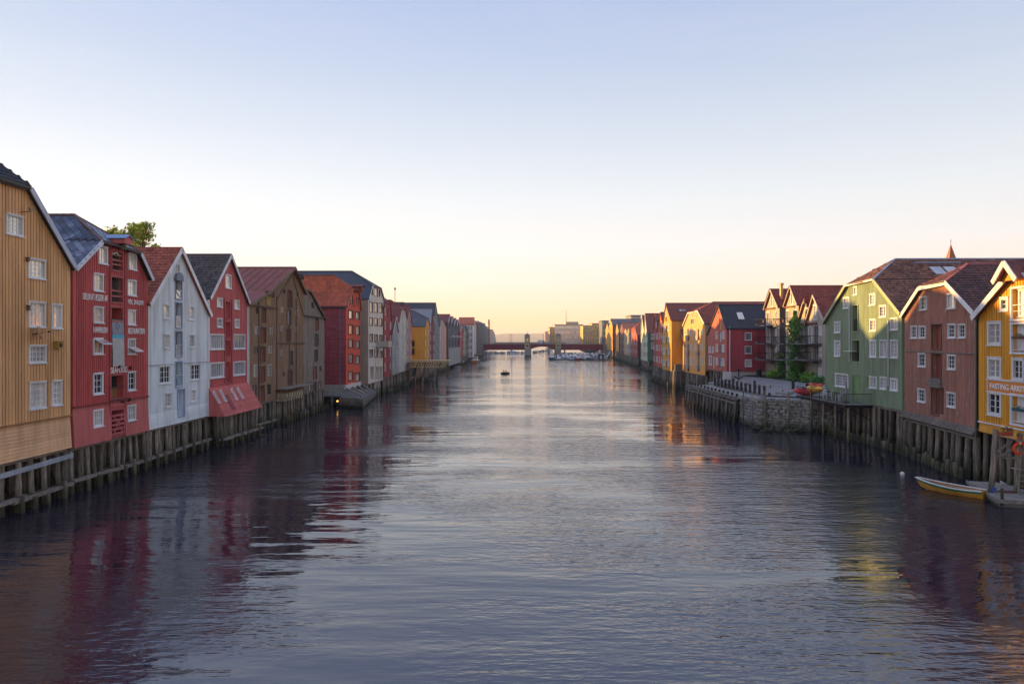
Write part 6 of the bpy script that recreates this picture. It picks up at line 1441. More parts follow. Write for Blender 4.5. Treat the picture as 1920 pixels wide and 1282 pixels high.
# ---- apartment blocks and bridge
def rot(o,deg): o.rotation_euler.z = R(deg)
ayl = plain('#d9b26a',.7,0,.08,.1,'sand_render'); abe = plain('#cdbfae',.7,0,.08,.1,'beige_render')
t_,wb,hb = block('apartment_block','pale apartment block with a regular grid of white-framed windows beyond the bridge',1040,1093,609,643,640,25,abe,plain('#8a7c70'),13,5,wf=.7,hf=.62,glass='cream'); MB().box(wb*.42,4,hb+.5,wb*.85,14,hb+3.0).build('penthouse',plain('#a89a88'),t_); MB().tube((wb*.42,6,hb),(wb*.42,6,hb+14),.3,.15).build('roof_mast',IRON,t_)
def balcblock(label,x0,x1,yt,Y,mat,n,rows,dep=24,rz=0):
    t_,wb,hb = block('apartment_block',label,x0,x1,yt,643,Y,dep,mat,plain('#7c6a58'),n,rows,wf=.6,hf=.6,rotz=rz,frame=plain('#7a6a58'))
    for r in range(rows):
        z = hb*(r+.08)/rows
        for c in range(n):
            if (c+r)%2 == 0 or n < 3: b_ = MB().box(wb*(c+.1)/n,-2.0,z,wb*(c+.9)/n,-.0,z+.25).build('balcony',plain('#a39684'),t_); MB().box(wb*(c+.1)/n,-2.05,z+.25,wb*(c+.9)/n,-1.95,z+1.2).build('railing',plain('#8b8074',.3,.2),b_)
        b_ = MB().box(-2.0,1,z,-.0,dep*.45,z+.25).build('balcony',plain('#a39684'),t_)
        window(t_,-.1,hb*(r+.55)/rows,2.2,hb/rows*.55,2,1,glass='cream',cw=.12,sill=False,simple=True,rot=R(-90),y=dep*.6)
    return t_,wb,hb
balcblock('sunlit yellow apartment block with stepped balconies right of the window-grid block',1093,1110,611,600,ayl,4,5)
balcblock('taller balconied apartment block nearest the right bank beyond the bridge',1110,1130,607,600,ayl,5,6)
balcblock('slim sunlit yellow apartment tower at the left end of the far blocks',1030.5,1040,614,640,ayl,2,6)
t_,wb,hb = block('apartment_block','far pinkish apartment block near the fjord',1022,1031,622,641,1100,20,plain('#c9a48c'),plain('#8a7c70'),3,6)
t_,wb,hb = block('apartment_block','large grey flat roof block rising behind the red roofs right of the bridge',1183,1201,592,640,430,20,plain('#7d7f82'),plain('#5b6068'),4,5)

br = empty('road_bridge',(-24.8,463,0),label='dark red steel road bridge with two pale towers across the river',cat='bridge')
YB_ = 465; S = YB_/F
def bx(px): return (px-VX)*S+24.8
brd_ = plain('#6d1f2a',.5,0,.08,.5,'red_bridge_steel'); ztop = CH-5.3*S; zbt = CH-16*S
MB().box(bx(902),0,zbt,bx(984),.5,ztop).build('girder',brd_,br); MB().box(bx(1051),0,zbt,bx(1131),.5,ztop).build('girder',brd_,br)
arc = [(bx(993),ztop),(bx(1041),ztop),(bx(1041),zbt+.3)]+[(bx(1041-48*i/12), zbt+.3+2.0*math.sin(math.pi*i/12)) for i in range(1,12)]+[(bx(993),zbt+.3)]
MB().prism(arc,0,.5).build('arched_girder',brd_,br)
MB().box(bx(900),.5,ztop-.6,bx(1133),11,ztop+.0).build('deck',plain('#55524f'),br)
MB().box(bx(900),-.3,ztop,bx(1133),.5,ztop+.35).build('kerb',plain('#8a8078'),br)
rl = MB().box(bx(900),-.1,ztop+1.2,bx(1133),0,ztop+1.35)
for i in range(100): x = bx(900)+(bx(1133)-bx(900))*i/99; rl.box(x-.04,-.1,ztop+.35,x+.04,0,ztop+1.2)
rl.build('railing',plain('#6a6460'),br,kind='stuff')
for i,(xa,xb,yp) in enumerate(((983.5,993.5,(983.5,996)),(1041,1051,(1040,1051)))):
    zt_ = CH+11*S; tw = MB().box(bx(xa),-1.6,CH-13*S,bx(xb),2.2,zt_).build('tower',plain('#a39a74',.8,0,.08,.5,'pale_tower_render'),br)
    c = (bx(xa)+bx(xb))/2; hw = (bx(xb)-bx(xa))/2+.35
    MB().add([(c-hw,-2,zt_),(c+hw,-2,zt_),(c+hw,2.6,zt_),(c-hw,2.6,zt_),(c,.3,zt_+1.6)],[(0,3,2,1),(0,1,4),(1,2,4),(2,3,4),(3,0,4)]).tube((c,.3,zt_+1.4),(c,.3,zt_+2.8),.08).build('tower_roof',plain('#6a5148'),tw)
    MB().box(c-.5,-1.7,CH+1.2*S,c+.5,-1.58,CH+5*S).build('pane',glassm('cream'),tw); MB().box(c-.5,-1.7,CH-9.5*S,c+.5,-1.58,CH-6.5*S).build('pane',DARKIN,tw)
    MB().box(bx(yp[0]),-3,-1,bx(yp[1]),6,CH-13*S).build('pier',CONC,br)
MB().box(bx(1058),2,-1,bx(1060),4,zbt).build('column',IRON,br)
MB().box(bx(890),-.5,-1,bx(903),12,ztop-.2).build('abutment',CONC,br); MB().box(bx(1130),-.5,-1,bx(1142),12,ztop-.2).build('abutment',CONC,br)
for i,px in enumerate((956,959.5,1018.5)):
    t = empty('street_lamp',at_y(px,640,466)-Vector((0,0,2)),label=['left one of two close lamp posts on the left bridge span','right one of two close lamp posts on the left bridge span','single tall lamp post between the bridge towers'][i],cat='street lamp')
    MB().tube((0,0,0),(0,0,6.5),.12,.08).build('pole',IRON,t); MB().box(-.5,-.15,6.4,.5,.15,6.6).build('lamp_head',IRON,t)
b2 = empty('rear_bridge',(-18,620,0),label='long grey concrete bridge deck behind the red road bridge',cat='bridge')
MB().box(-4,0,6.6,62,10,8.2).build('deck',plain('#8a817a'),b2); MB().box(-4,-.2,8.2,62,0,9.3).build('parapet',plain('#9a8c80'),b2)
for x in (12,28,46): MB().box(x,2,-1,x+1.5,8,6.6).build('pier',CONC,b2)
vh = empty('delivery_van',at_y(1015,640,475)-Vector((0,0,1.55)),label='pale van driving on the red bridge between the two towers',cat='van')
MB().box(-2.6,-1,.4,1.6,1,2.5).box(1.6,-.95,.4,2.6,.95,1.5).build('body',WHITE,vh); MB().box(1.61,-.9,1.5,2.2,.9,2.2).build('windscreen',glassm('dark'),vh)
for x in (-1.7,1.7):
    for y in (-1,.85): MB().tube((x,y,.4),(x,y+.15,.4),.4,n=12).build('wheel',IRON,vh)

# ================================================================== THE SQUARE, TIMBER QUAY AND STONE WALL
pave = stone_mat('#6c6966','#898582','paving',.5,green=False)
sq = [(31.2,112),(30.8,84.2),(28.4,79.4),(32.4,77.0),(34.6,76.6),(36,78),(47.9,106),(49.5,134),(40,134),(36,120)]
zq = 3.3
def slab(name,pts,z0,z1,mat,**k): 
    m = MB(); n = len(pts); m.add([(x,y,z0) for x,y in pts]+[(x,y,z1) for x,y in pts],[tuple(range(n))[::-1],tuple(range(n,2*n))]+[(i,(i+1)%n,n+(i+1)%n,n+i) for i in range(n)]); return m.build(name,mat,**k)
def zg(x,y): return zq+.9*max(0,min(1,(x-32.5)/7))*max(0,min(1,(y-76)/14))
def at_g(px,py):
    p = at_z(px,py,zq)
    for _ in range(6): p = at_z(px,py,zg(p.x,p.y))
    return p
def ground_patch(name,pts,mat,up=0,step=1.5,**k):
    """gently sloping sheet inside the outline, with a skirt down to the bank"""
    bm = bmesh.new(); vs = [bm.verts.new((x,y,0)) for x,y in pts]; f = bm.faces.new(vs)
    for ax,lo,hi in ((0,26,56),(1,70,136)):
        q = lo
        while q < hi:
            bmesh.ops.bisect_plane(bm,geom=bm.verts[:]+bm.edges[:]+bm.faces[:],plane_co=(q,0,0) if ax == 0 else (0,q,0),plane_no=(1,0,0) if ax == 0 else (0,1,0)); q += step
    r = bmesh.ops.extrude_face_region(bm,geom=bm.faces[:]); top = [v for v in r['geom'] if isinstance(v,bmesh.types.BMVert)]
    ts = set(top)
    for v in bm.verts: v.co.z = zg(v.co.x,v.co.y)+up if v in ts else 2.0
    bmesh.ops.recalc_face_normals(bm,faces=bm.faces); me = bpy.data.meshes.new(name); bm.to_mesh(me); bm.free(); me.materials.append(mat); return put(me,name,**k)
ground_patch('paved_square',[(31.2,112),(30.8,84.2),(28.4,79.4),(32.4,77.0),(34.6,76.6),(36,78),(42.4,93),(42.4,118),(36,118),(34,116)],pave,kind='structure')
ground_patch('planting_bed',[(40.6,93.5),(42.2,93.6),(42.2,116.5),(38.6,117),(39.4,108)],EARTH,up=.08,kind='structure')
slab('stone_step', [(32.6,86.5),(36.5,90.5),(37,89.8),(33.3,84.0)], zq-.1, zq+.34, CONC, kind='structure')
slab('stone_step', [(31.2,84),(33.4,86.2),(33.8,85.5),(32,83.2)], zq-.1, zq+.12, CONC, kind='structure')
# stone retaining wall, each larger stone its own piece
wallt = empty('stone_retaining_wall',(28,79,0),label='rough grey dry-stone retaining wall of the square beside the timber quay',cat='stone wall')
cor = [(27.5,84.0),(28.0,79.0),(32.4,76.4),(34.6,76.0)]
core = MB(); n=len(cor)
cc = [(x-28,y-79) for x,y in cor]+[(34.6-28,79-79),(30.8-28,84.4-79)]
m_ = len(cc); core.add([(x,y,-1) for x,y in cc]+[(x,y,3.15) for x,y in cc],[tuple(range(m_))[::-1],tuple(range(m_,2*m_))]+[(i,(i+1)%m_,m_+(i+1)%m_,m_+i) for i in range(m_)]); core.build('core',plain('#2b2a28',.9),wallt)
STM = stone_mat('#4a463f','#b0aa9f','wallstone',1.6); st_me = []
for k in range(6):
    bm = bmesh.new(); bmesh.ops.create_cube(bm,size=1); bmesh.ops.bevel(bm,geom=bm.edges[:],offset=.16,segments=1,affect='EDGES')
    for v in bm.verts: v.co += Vector((random.uniform(-.09,.09),random.uniform(-.06,.06),random.uniform(-.09,.09)))
    me = bpy.data.meshes.new('stone'); bm.to_mesh(me); bm.free(); me.materials.append(STM); st_me.append(me)
cnt = 0; rest = MB()
for (a,b) in zip(cor,cor[1:]):
    A_,B_ = Vector((*a,0)),Vector((*b,0)); L_ = (B_-A_).length; u = (B_-A_).normalized(); nrm = Vector((u.y,-u.x,0)); 
    z = .0
    while z < 3.2:
        hgt = random.uniform(.26,.46); x = random.uniform(-.2,0)
        while x < L_:
            w_ = random.uniform(.4,1.1); c = A_+u*(x+w_/2)+nrm*.02
            if cnt < 300:
                o = put(random.choice(st_me),'stone',wallt,(c.x-28,c.y-79,z+hgt/2),(random.uniform(-.06,.06),random.uniform(-.09,.09),math.atan2(u.y,u.x)+random.uniform(-.05,.05)),(w_*.95,random.uniform(.32,.6),hgt*.97)); cnt += 1
            else:
                M = Matrix.Translation((c.x-28,c.y-79,z+hgt/2)) @ Matrix.Rotation(math.atan2(u.y,u.x),4,'Z'); rest.box(-w_*.47,-.17,-hgt*.46,w_*.47,.17,hgt*.46,M)
            x += w_
        z += hgt
if rest.v: rest.build('small_stones',STM,wallt,kind='stuff')
slab('quay_coping',[(27.3,84.3),(27.8,78.8),(32.5,76.1),(34.7,75.8),(34.7,76.5),(32.7,76.8),(28.4,79.3),(28.0,84.4)],3.15,3.42,CONC,kind='structure')
rockpile('rock_slope','pale boulders in the water at the foot of the stone retaining wall', lambda: (28+random.uniform(-1,6.5),78.6+random.uniform(-3.2,-.5)*1, -.05+random.random()*.25), 45,.35,1.0,(31,76.5,0))
# fender posts and rail on the stone wall
for i,(x,y,yz) in enumerate(((27.35,83.0,0),(27.6,80.6,0),(28.3,78.4,1),(30.45,77.15,1),(32.5,75.9,1))):
    labs = ('thin green-tinged fender post on the left face of the stone wall','thin fender post left of the wall corner','dark fender post at the corner of the stone wall','middle dark fender post on the front face of the stone wall','dark fender post at the right end of the stone wall')
    t = empty('fender_post',(x,y,0),label=labs[i],cat='post'); pile(t,(0,-.15,-1),(0,-.15,4.35 if yz else 3.9),.13 if yz else .07,'post')
    if yz and i < 4: MB().beam((0,-.1,3.75),((2.1),-1.25,3.75),.08,.14).build('rail',IRON,t)
# timber quay
tq = empty('timber_quay',(27,96,0),label='timber quay on slim piles with plank deck along the square',cat='quay')
QX0,QX1 = 26.9-27,31.4-27
npl = 96
for i in range(npl): y = -12+24.8*i/npl; ubox('plank', wood('#8a837b',.8,.2,grain=(1,9,9)), tq, QX0,y,3.02,QX1,y+.235,3.1+random.uniform(-.008,.008))
MB().box(QX0-.05,-12,2.75,QX0+.2,12.8,3.0).box(QX0-.2,-12,2.3,QX0-.04,12.8,2.5).box(QX0-.12,-12,3.1,QX0+.15,12.8,3.24).build('edge_beam', OLDW, tq)
for i in range(15): y = -11.7+24.3*i/14; pile(tq,(QX0-.25-.1*random.random(),y,-.8),(QX0,y,2.95),random.uniform(.11,.15),'pile'); 
for i in range(15): y = -11.2+24.3*i/14; pile(tq,(QX0+1.5,y,-.8),(QX0+1.5,y,2.95),.13,'pile')
for i in range(7): y = -11.7+24.3*(i*2)/14; MB().beam((QX0-.1,y,2.6),(QX0-.1,y+1.6,.6),.08,.12).build('brace',OLDW,tq)
bol = wood('#2b2422',.7,.25,grain=(9,9,1)); bolm = MB().tube((0,0,0),(0,0,1),.5,.47,12).mesh('bollard',bol)
grp = 'dark timber bollards in two rows on the quay'
for i in range(14):
    y = 83.9+21.0*i/13; x = 30.9-.6*(i/13); hh = 1.15 if i else .45
    t = put(bolm,'bollard',None,(x,y,zq-.02),(0,0,0),(.34,.34,hh+random.uniform(-.05,.05))); tag(t,'tall dark round timber bollard in the inner row between quay and square' if i else 'shortest dark timber bollard at the near end of the inner row','bollard',grp)
for i in range(13):
    y = 85.6+22.0*i/12; t = put(bolm,'bollard',None,(27.45,y,3.08),(0,0,0),(.34,.34,.42)); tag(t,'short dark timber bollard along the outer edge of the timber quay','bollard',grp)
for i,(px,py) in enumerate(((1347,716),(1374,722),(1413.5,728))):
    p_ = at_g(px,py); t = put(bolm,'bollard',None,p_,(0,0,0),(.34,.34,1.1)); tag(t,['dark post standing alone behind the far end of the inner bollard row','dark post beside the middle bench of the square','dark post in the middle of the paved square behind the bollards'][i],'bollard')
rampm = MB().add([(30.2,106,zq),(31.6,106,zq),(32.4,84.6,zq),(31.3,84.6,zq),(31.6,106,zq+.7),(31.9,106,zq+.7)],[(0,1,2,3)])
kw = MB().add([(30.9,85,zq-.1),(31.3,85,zq-.1),(31.0,107,zq-.1),(30.6,107,zq-.1),(30.9,85,zq+.1),(31.3,85,zq+.1),(31.0,107,zq+.85),(30.6,107,zq+.85)],[(0,3,2,1),(4,5,6,7),(0,1,5,4),(1,2,6,5),(2,3,7,6),(3,0,4,7)]).build('sloping_kerb_wall',CONC); tag(kw,'low grey concrete wall sloping up behind the inner bollard row','low wall')
def bench(label,p,rz,L=2.4):
    t = empty('bench',p,rz,label=label,cat='bench')
    for i in range(3): MB().box(-L/2,-.2+i*.14,.43,L/2,-.08+i*.14,.47).build('seat_slat',wood('#a5724f',.6,.1),t)
    for x in (-L/2+.15,0,L/2-.15): MB().box(x-.04,-.18,0,x+.04,.2,.43).build('leg',IRON,t)
for i,(px,py,r,L) in enumerate(((1372,712,-25,2.2),(1401,718,-25,2.4),(1430,724,-25,2.2),(1497,733,-28,4.2))):
    bench(['farthest low wooden bench behind the bollards','second low wooden bench behind the bollards','third low wooden bench near the middle of the square','long wooden bench between two dark posts on the square'][i], at_g(px,py+4), R(r), L)
for i,(px,py) in enumerate(((1485.5,733),(1512,738))): t = put(bolm,'bollard',None,at_g(px,py),(0,0,0),(.42,.42,1.3)); tag(t,['dark post at the left end of the long bench','dark post at the right end of the long bench'][i],'bollard')
bn_ = empty('litter_bin', at_g(1422,706), label='dark cylindrical litter bin against the dark red house', cat='litter bin'); MB().tube((0,0,0),(0,0,1.2),.4,.45,14).build('bin',IRON,bn_); MB().tube((0,0,1.2),(0,0,1.3),.47,.4,14).build('lid',plain('#1d1d20'),bn_)
an = empty('anchor_display', at_g(1384,712), label='dark anchor and white block standing by the wall of the dark red house', cat='anchor'); MB().box(-2.4,0,0,-1.2,.8,1.3).build('white_block',plain('#c9c4bd'),an); MB().tube((0,0,0),(0,0,1.9),.09).tube((-.5,0,1.6),(.5,0,1.6),.07).tube((0,0,.1),(-.7,0,.6),.09).tube((0,0,.1),(.7,0,.6),.09).build('anchor',IRON,an)

# ================================================================== GREENERY
shr = leaf_mat('#47751e','#8fb83a','shrub'); shr2 = leaf_mat('#2f5c22','#62923a','shrubdark'); rdl = leaf_mat('#7a5230','#a87c4c','brownshrub')
def shrub(label,p,r,n,mat,name='shrub',s=.13,cat='shrub'):
    t = empty(name,p,label=label,cat=cat)
    MB().tube((0,0,0),(r[0]*.2,.1,r[2]*.8),.05,.02,6).tube((0,0,0),(-r[0]*.25,.1,r[2]*.7),.05,.02,6).build('stem',wood('#4a3a2a'),t)
    k = 5
    m = MB()
    for q in range(k):
        c = Vector((random.uniform(-.55,.55)*r[0],random.uniform(-.4,.4)*r[1],r[2]*random.uniform(.5,1.1)))
        for i in range(n//k):
            d = Vector((random.gauss(0,1),random.gauss(0,1),random.gauss(0,1))).normalized()*(random.random()**.4)
            p_ = c+Vector((d.x*r[0]*.6,d.y*r[1]*.6,d.z*r[2]*.6)); 
            if p_.z < 0: p_.z = abs(p_.z)
            a = Vector((random.uniform(-1,1),random.uniform(-1,1),random.uniform(0,1))).normalized(); b = a.orthogonal().normalized(); qq = a.cross(b); kk = s*random.uniform(.6,1.3)
            m.add([p_+b*kk,p_+qq*kk*.6,p_-b*kk,p_-qq*kk*.6],[(0,1,2,3)])
    m.build('foliage',mat,t)
shrub('brown feathery bush at the corner of the dark red house', at_g(1440,702)+Vector((0,0,0)), (1.5,1.4,2.3), 900, rdl, s=.14)
shrub('low bright green shrub left of the ivy column', at_g(1452,709), (1.6,1.0,.8), 700, shr)
shrub('mid green shrub just left of the ivy column', at_g(1470,708), (2.0,1.2,1.3), 900, shr)
shrub('dark green shrub at the foot of the ivy column', at_g(1488,712), (1.7,1.1,1.2), 800, shr2)
shrub('tall loose shrub right of the ivy column', at_g(1506,713), (1.4,1.1,2.4), 1000, shr2)
shrub('green shrub below the nearest townhouse balconies', at_g(1520,717), (1.8,1.1,1.0), 800, shr)
shrub('low shrub at the doorway of the nearest townhouse', at_g(1533,720), (1.5,1.0,.9), 600, shr2)
shrub('leafy climber on the far balcony posts of the leftmost grey townhouse', at_g(1462,708), (.9,.8,3.0), 900, shr2)
shrub('climbing green plant at the bay of the nearest townhouse', at_g(1512,712), (.8,.8,3.4), 900, shr)
iv = empty('ivy_tree', (40.9,F*40.9/(1489-VX),4.1), label='tall narrow dark green ivy column between the townhouse balconies', cat='tree')
MB().tube((0,0,0),(0,0,9),.12,.05,8).build('trunk',wood('#4a3a2a'),iv); m = MB()
for i in range(3600):
    z = random.random()*10.4; r_ = (.95 if z < 7.8 else .95*(10.8-z)/3.0)*(1+.22*math.sin(z*2.3+1)+.22*math.sin(z*5.1)+random.uniform(-.25,.25)); a = random.random()*6.28; rr_ = r_*random.random()**.4
    p_ = Vector((math.cos(a)*rr_,math.sin(a)*rr_*1.1,z)); a_ = Vector((random.uniform(-1,1),random.uniform(-1,1),random.uniform(-.2,.6))).normalized(); b_ = a_.orthogonal().normalized(); q_ = a_.cross(b_); k_ = .15*random.uniform(.6,1.3); m.add([p_+b_*k_,p_+q_*k_*.6,p_-b_*k_,p_-q_*k_*.6],[(0,1,2,3)])
m.build('foliage',shr2,iv)
def tree(label,p,H_,crad,n,mat,s=.3,seed=1,cen=None):
    random.seed(seed); t = empty('tree',p,label=label,cat='tree'); m = MB(); m.tube((0,0,0),(0,0,H_*.5),.4,.28,8); tips = []
    for i in range(16):
        a = i*2.4; z0 = H_*random.uniform(.35,.6); e = Vector((math.cos(a)*crad[0]*random.uniform(.4,.95),math.sin(a)*crad[1]*random.uniform(.4,.95),H_*random.uniform(.6,1.0)))
        m.tube((0,0,z0*.8),e,.14,.03,5); tips.append(e)
        for q in range(2): e2 = e+Vector((random.uniform(-1,1)*crad[0]*.3,random.uniform(-1,1)*crad[1]*.3,random.uniform(-.3,1)*crad[2]*.3)); m.tube(e*.8+Vector((0,0,H_*.12)),e2,.05,.015,4); tips.append(e2)
    m.build('trunk',wood('#4a3c30'),t); f = MB()
    for i in range(n):
        c = random.choice(tips); d = Vector((random.gauss(0,.5),random.gauss(0,.5),random.gauss(0,.4))); p_ = c+d*crad[0]*.2
        a = Vector((random.uniform(-1,1),random.uniform(-1,1),random.uniform(-.2,1))).normalized(); b = a.orthogonal().normalized(); qq = a.cross(b); kk = s*random.uniform(.5,1.3)
        f.add([p_+b*kk,p_+qq*kk*.6,p_-b*kk,p_-qq*kk*.6],[(0,1,2,3)])
    f.build('crown',mat,t); random.seed(seed+50)
tp = at_y(224,470,75)
tree('leafy green tree rising behind the roof of the dark red lettered warehouse',(tp.x,75,3),at_y(238,424,75).z-3,(3.3,3.2,3.0),12000,leaf_mat('#64801c','#bcc440','sunleaf'),s=.16,seed=11)  # sunlight is put into the bright yellow-green leaf colours
tp = at_y(1915,500,70)
tree('treetop peeking over the roof at the right edge',(tp.x+2.5,70,3),at_y(1915,489,70).z-3,(3.0,3.0,3),3500,leaf_mat('#3a4e12','#8a9a2c','sunleaf'),s=.2,seed=5)
sp = empty('church_spire',(at_y(1778.5,500,150).x,150,3),label='slender copper-brown church spire behind the green warehouse roof',cat='church spire')
zt_ = at_y(1778.5,458,150).z-3; zm = at_y(1778.5,488,150).z-3
MB().add([(-.78,-.78,zm),(.78,-.78,zm),(.78,.78,zm),(-.78,.78,zm),(0,0,zt_)],[(0,3,2,1),(0,1,4),(1,2,4),(2,3,4),(3,0,4)]).build('spire',plain('#9a5a3a',.6),sp); MB().tube((0,0,zt_-.1),(0,0,zt_+1.0),.04).box(-.2,-.02,zt_+.5,.2,.02,zt_+.56).build('cross',IRON,sp); MB().box(-.8,-.8,0,.8,.8,zm).build('tower',plain('#8b5a40'),sp)

# ================================================================== BOATS
def hull(L,w,h_,mat,name='hull',sheer=.25):
    m = MB(); n=12; k=6; vs=[]
    for i in range(n+1):
        t = i/n; bw = w*(1-((t-.35)/.65)**2.2 if t > .35 else 1-.12*((.35-t)/.35)**2); bw = max(.02,bw); top = h_*(1+sheer*t*t); kl = -.3*h_+.35*h_*max(0,t-.75)*4
        for j in range(k+1):
            u = -1+2*j/k; vs.append(((t-.5)*L+.25*h_*t*abs(u)**2, bw*math.copysign(abs(u)**.6,u), kl+(top-kl)*abs(u)**1.6))
    m.add(vs,[(i*(k+1)+j,(i+1)*(k+1)+j,(i+1)*(k+1)+j+1,i*(k+1)+j+1) for i in range(n) for j in range(k)]+[tuple(range(k+1))])
    m.add([(vs[i*(k+1)][0],vs[i*(k+1)][1]*.97,vs[i*(k+1)][2]-.04*h_) for i in range(n+1)]+[(vs[i*(k+1)+k][0],vs[i*(k+1)+k][1]*.97,vs[i*(k+1)+k][2]-.04*h_) for i in range(n+1)],[(i,i+1,n+2+i,n+1+i) for i in range(n)])
    return m.mesh(name,mat)
wh = plain('#dedcd8',.35,0,.04); nv = plain('#27304a',.35,0,.05); bl_ = plain('#2a5aa0',.6); rd_ = plain('#8c2a2a',.4); tan = plain('#b08a60',.6); gls_ = glassm('dark')
hulls = [hull(7,1.25,.95,m_) for m_ in (wh,wh,nv,rd_,wh)]; decks = {}
cab = MB().add([(-1.6,-.85,.8),(1.2,-.7,.95),(1.2,.7,.95),(-1.6,.85,.8),(-1.5,-.75,1.75),(.3,-.6,1.75),(.3,.6,1.75),(-1.5,.75,1.75)],[(0,3,2,1),(4,5,6,7),(0,1,5,4),(1,2,6,5),(2,3,7,6),(3,0,4,7)]).mesh('cabin',wh)
cabb = MB().add([(-2.6,-.95,.8),(.6,-.8,.9),(.6,.8,.9),(-2.6,.95,.8),(-2.4,-.7,1.7),(-.1,-.6,1.7),(-.1,.6,1.7),(-2.4,.7,1.7)],[(0,3,2,1),(4,5,6,7),(0,1,5,4),(1,2,6,5),(2,3,7,6),(3,0,4,7)]).mesh('canopy',bl_)
wsc = MB().add([(1.22,-.68,.98),(1.22,.68,.98),(.34,.58,1.7),(.34,-.58,1.7)],[(0,1,2,3)]).box(-1.3,-.86,1.15,.2,-.80,1.5).box(-1.3,.80,1.15,.2,.86,1.5).mesh('windscreen',gls_)
def boat(label,p,rz,kind,group=None,sc=1):
    t = empty('motor_boat',p,rz,label=label,cat='boat',group=group); t.scale = (sc,)*3
    put(hulls[kind],'hull',t); put(cabb if kind == 4 else cab,'canopy' if kind == 4 else 'cabin',t); put(wsc,'windscreen',t)
    return t
random.seed(31)
def fleet(n, fx, fy, lab, grp, rz=90):
    for i in range(n):
        x,y = fx(i),fy(i); kd = random.choice((0,0,0,1,2,4)); w_ = {0:'white-hulled cabin',1:'white-hulled cabin',2:'navy-hulled cabin',4:'blue-canopied white'}[kd]
        boat(lab.replace('boat',w_+' boat',1),(x,y,0),R(rz+random.uniform(-8,8)+(180 if random.random()<.5 else 0)),kd,grp,random.uniform(.85,1.25))
fleet(12,lambda i:20.5+i*2.3+random.uniform(-.3,.3),lambda i:374+random.uniform(-1,1),'boat moored in the front row of the marina before the right bridge span','front row of marina boats')
fleet(13,lambda i:24+i*2.3+random.uniform(-.4,.4),lambda i:398+random.uniform(-2,2),'boat in the second row of the marina before the bridge','second row of marina boats')
fleet(13,lambda i:26+i*2.4+random.uniform(-.5,.5),lambda i:430+random.uniform(-3,3),'boat in the rearmost marina row just before the right bridge span','third row of marina boats')
fleet(16,lambda i:26+i*2.4+random.uniform(-.5,.5),lambda i:500+random.uniform(-8,8),'boat seen under the right bridge span beyond the bridge','boats beyond the right span')
fleet(20,lambda i:-31+i*1.9+random.uniform(-.5,.5),lambda i:560+random.uniform(-6,6),'boat in the row seen under the left bridge span','boats beyond the left span')
fleet(14,lambda i:14+i*1.7+random.uniform(-.5,.5),lambda i:600+i*9+random.uniform(-9,9),'boat seen far through the middle bridge opening','boats beyond the middle span')
boat('dark blue hulled boat at the outer left corner of the marina',(18.4,366,0),R(85),2,None,1.5); boat('boat with a dark red hull in front of the marina pontoon',(32.2,366.5,0),R(95),3,None,1.2); boat('boat with a bright blue canopy behind the outer corner of the marina',(24.5,385,0),R(80),4,None,1.4)
pn = empty('marina_pontoon',(18,369,0),label='long low grey pontoon in front of the marina boats',cat='pontoon'); MB().box(1,0,-.2,29.5,1.6,.45).build('walkway',plain('#5b5855'),pn)
for i in range(6): MB().tube((3+i*5,1.2,-1),(3+i*5,1.2,2.2),.14).build('mooring_pile',PILE,pn)
kio = empty('pontoon_kiosk',(44.8,368,0),label='dark box with a white door standing on the marina landing',cat='kiosk'); MB().box(-1.2,-1,0,1.6,1.5,3.2).build('housing',plain('#2c2c30'),kio); MB().box(-.4,-1.06,.5,.6,-1,2.4).build('door',WHITE,kio); MB().box(-3,-2,-.2,5,3,.25).build('landing',OLDW,kio)
gw = empty('gangway',(47.5,368,0),label='pale sloping gangway down to the marina landing',cat='gangway'); MB().beam((0,0,.4),(3.2,5,4.4),1.2,.2).build('walkway',plain('#a39c94'),gw); MB().beam((-.6,0,1.5),(2.6,5,5.5),.08,.08).beam((.6,0,1.5),(3.8,5,5.5),.08,.08).build('hand_rail',plain('#b9b4ac'),gw)
# orange-hulled fishing boat
fb = empty('fishing_boat', at_z(891.5,681,0)+Vector((0,1,0)), R(85), label='varnished orange fishing boat with white wheelhouse and yellow-green cover on the left', cat='fishing boat')
ob = plain('#b06a24',.4,0,.08); put(hull(8,1.7,1.3,ob,'hull',.5),'hull',fb); MB().box(-3.4,-1.55,1.32,2.8,1.55,1.5).build('white_rail',wh,fb)
MB().box(-2.2,-1.0,1.5,.6,1.0,3.0).build('wheelhouse',wh,fb); MB().box(-2.3,-1.2,3.0,.8,1.2,3.15).build('roof',plain('#b8b428',.6),fb)
for y in (-.6,.0,.6): MB().box(-2.24,y-.2,2.1,-2.2,y+.2,2.7).build('pane',gls_,fb)
MB().tube((-.5,0,3.1),(-.5,0,5.0),.05).build('mast',IRON,fb)
boat('small white and red launch tied up left of the orange fishing boat',at_z(868,682,0),R(80),3,None,.8); 
for i,(px,py) in enumerate(((846,682),(858,687),(778,708))): p_ = at_z(px,py,.3); o = MB().box(-3,-.8,-.3,3,.8,.2).build('floating_platform',OLDW,None,p_); o.rotation_euler.z = R(80); tag(o,['narrow grey float with a rail by the sawtooth warehouse','dark narrow float ahead of the small launch','grey float near the terrace of the cream warehouse'][i],'platform')
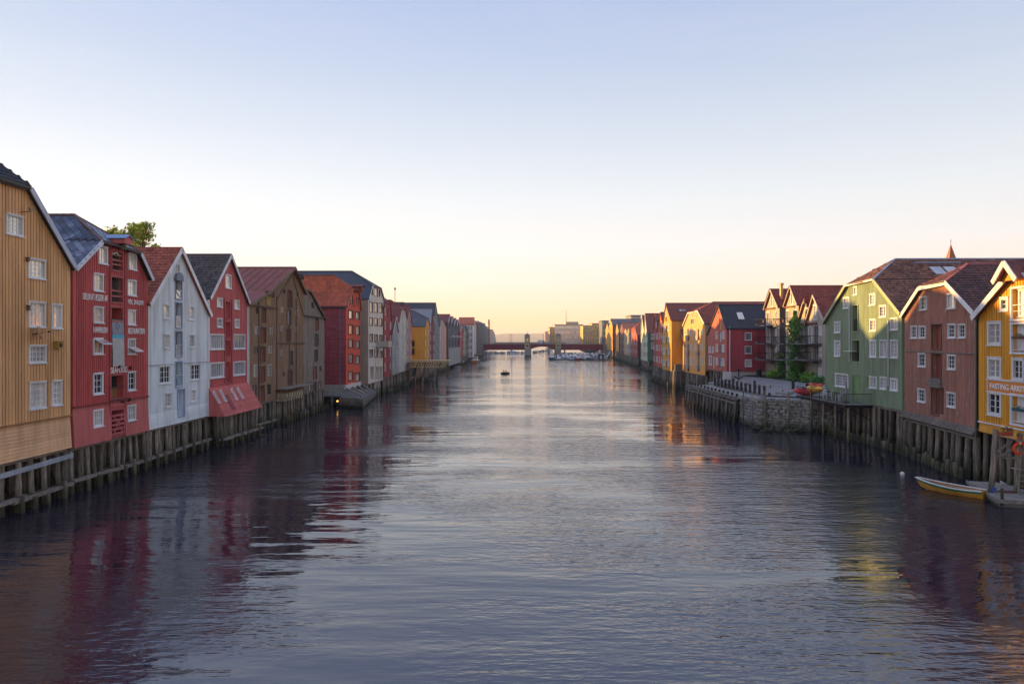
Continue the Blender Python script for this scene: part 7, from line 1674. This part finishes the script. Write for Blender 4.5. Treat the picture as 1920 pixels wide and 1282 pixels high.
# dinghy with two people
dp = at_z(947,701,0); dg_ = empty('rowing_dinghy',dp,R(10),label='small dark dinghy with two people in the middle of the river',cat='dinghy'); put(hull(2.7,.6,.45,plain('#26242c',.5),'hull',.3),'hull',dg_)
MB().box(-.7,-.5,.24,-.45,.5,.3).box(.3,-.45,.24,.55,.45,.3).build('thwart',wood('#6a5038'),dg_)
for sgn in (1,-1): MB().tube((.2,sgn*.5,.5),(.4,sgn*2.2,.03),.025).build('oar',wood('#5a4634'),dg_)
def seated(label,p,rz,top,trous):
    J = dict(pelvis=(0,0,.15),spine=(.02,0,.38),chest=(.05,0,.6),neck=(.07,0,.78),head=(.08,0,.9),crown=(.08,0,1.0),face=(.15,0,.88),shl=(.05,-.19,.66),shr=(.05,.19,.66),ell=(.18,-.24,.42),elr=(.18,.24,.42),wrl=(.4,-.2,.42),wrr=(.4,.2,.42),hal=(.47,-.2,.43),har=(.47,.2,.43),hil=(.05,-.11,.12),hir=(.05,.11,.12),knl=(.45,-.14,.22),knr=(.45,.14,.22),anl=(.55,-.13,-.18),anr=(.55,.13,-.18),fol=(.68,-.13,-.22),for_=(.68,.13,-.22))
    return person(label,p,rz,J,E,rad,1.7,[('jacket',['spine','chest','shl','shr','ell','elr','wrl','wrr'],plain(top,.8),1.2),('trousers',['pelvis','hil','hir','knl','knr','anl','anr'],plain(trous,.8),1.15),('hair',['head','crown'],plain('#2e2018',.7),1.16)],1.15)
seated('person in a dark jacket sitting in the left of the dinghy',dp+Vector((-.6,0,.3)),R(10),'#20202a','#20202a')
seated('person in a reddish jacket sitting in the right of the dinghy',dp+Vector((.45,.1,.3)),R(190),'#8a4a48','#2a2a30')

# ================================================================== HAZE
hzm = bpy.data.materials.new('evening_haze'); hzm.use_nodes = True; hn = hzm.node_tree; hn.nodes.clear()
ho_ = hn.nodes.new('ShaderNodeOutputMaterial'); pv = hn.nodes.new('ShaderNodeVolumePrincipled'); pv.inputs['Color'].default_value = (.93,.92,.95,1); pv.inputs['Density'].default_value = .00017; pv.inputs['Anisotropy'].default_value = .2
hn.links.new(pv.outputs[0], ho_.inputs['Volume'])
MB().box(-9500,-120,-3,9500,9600,130).build('haze', hzm, kind='stuff')
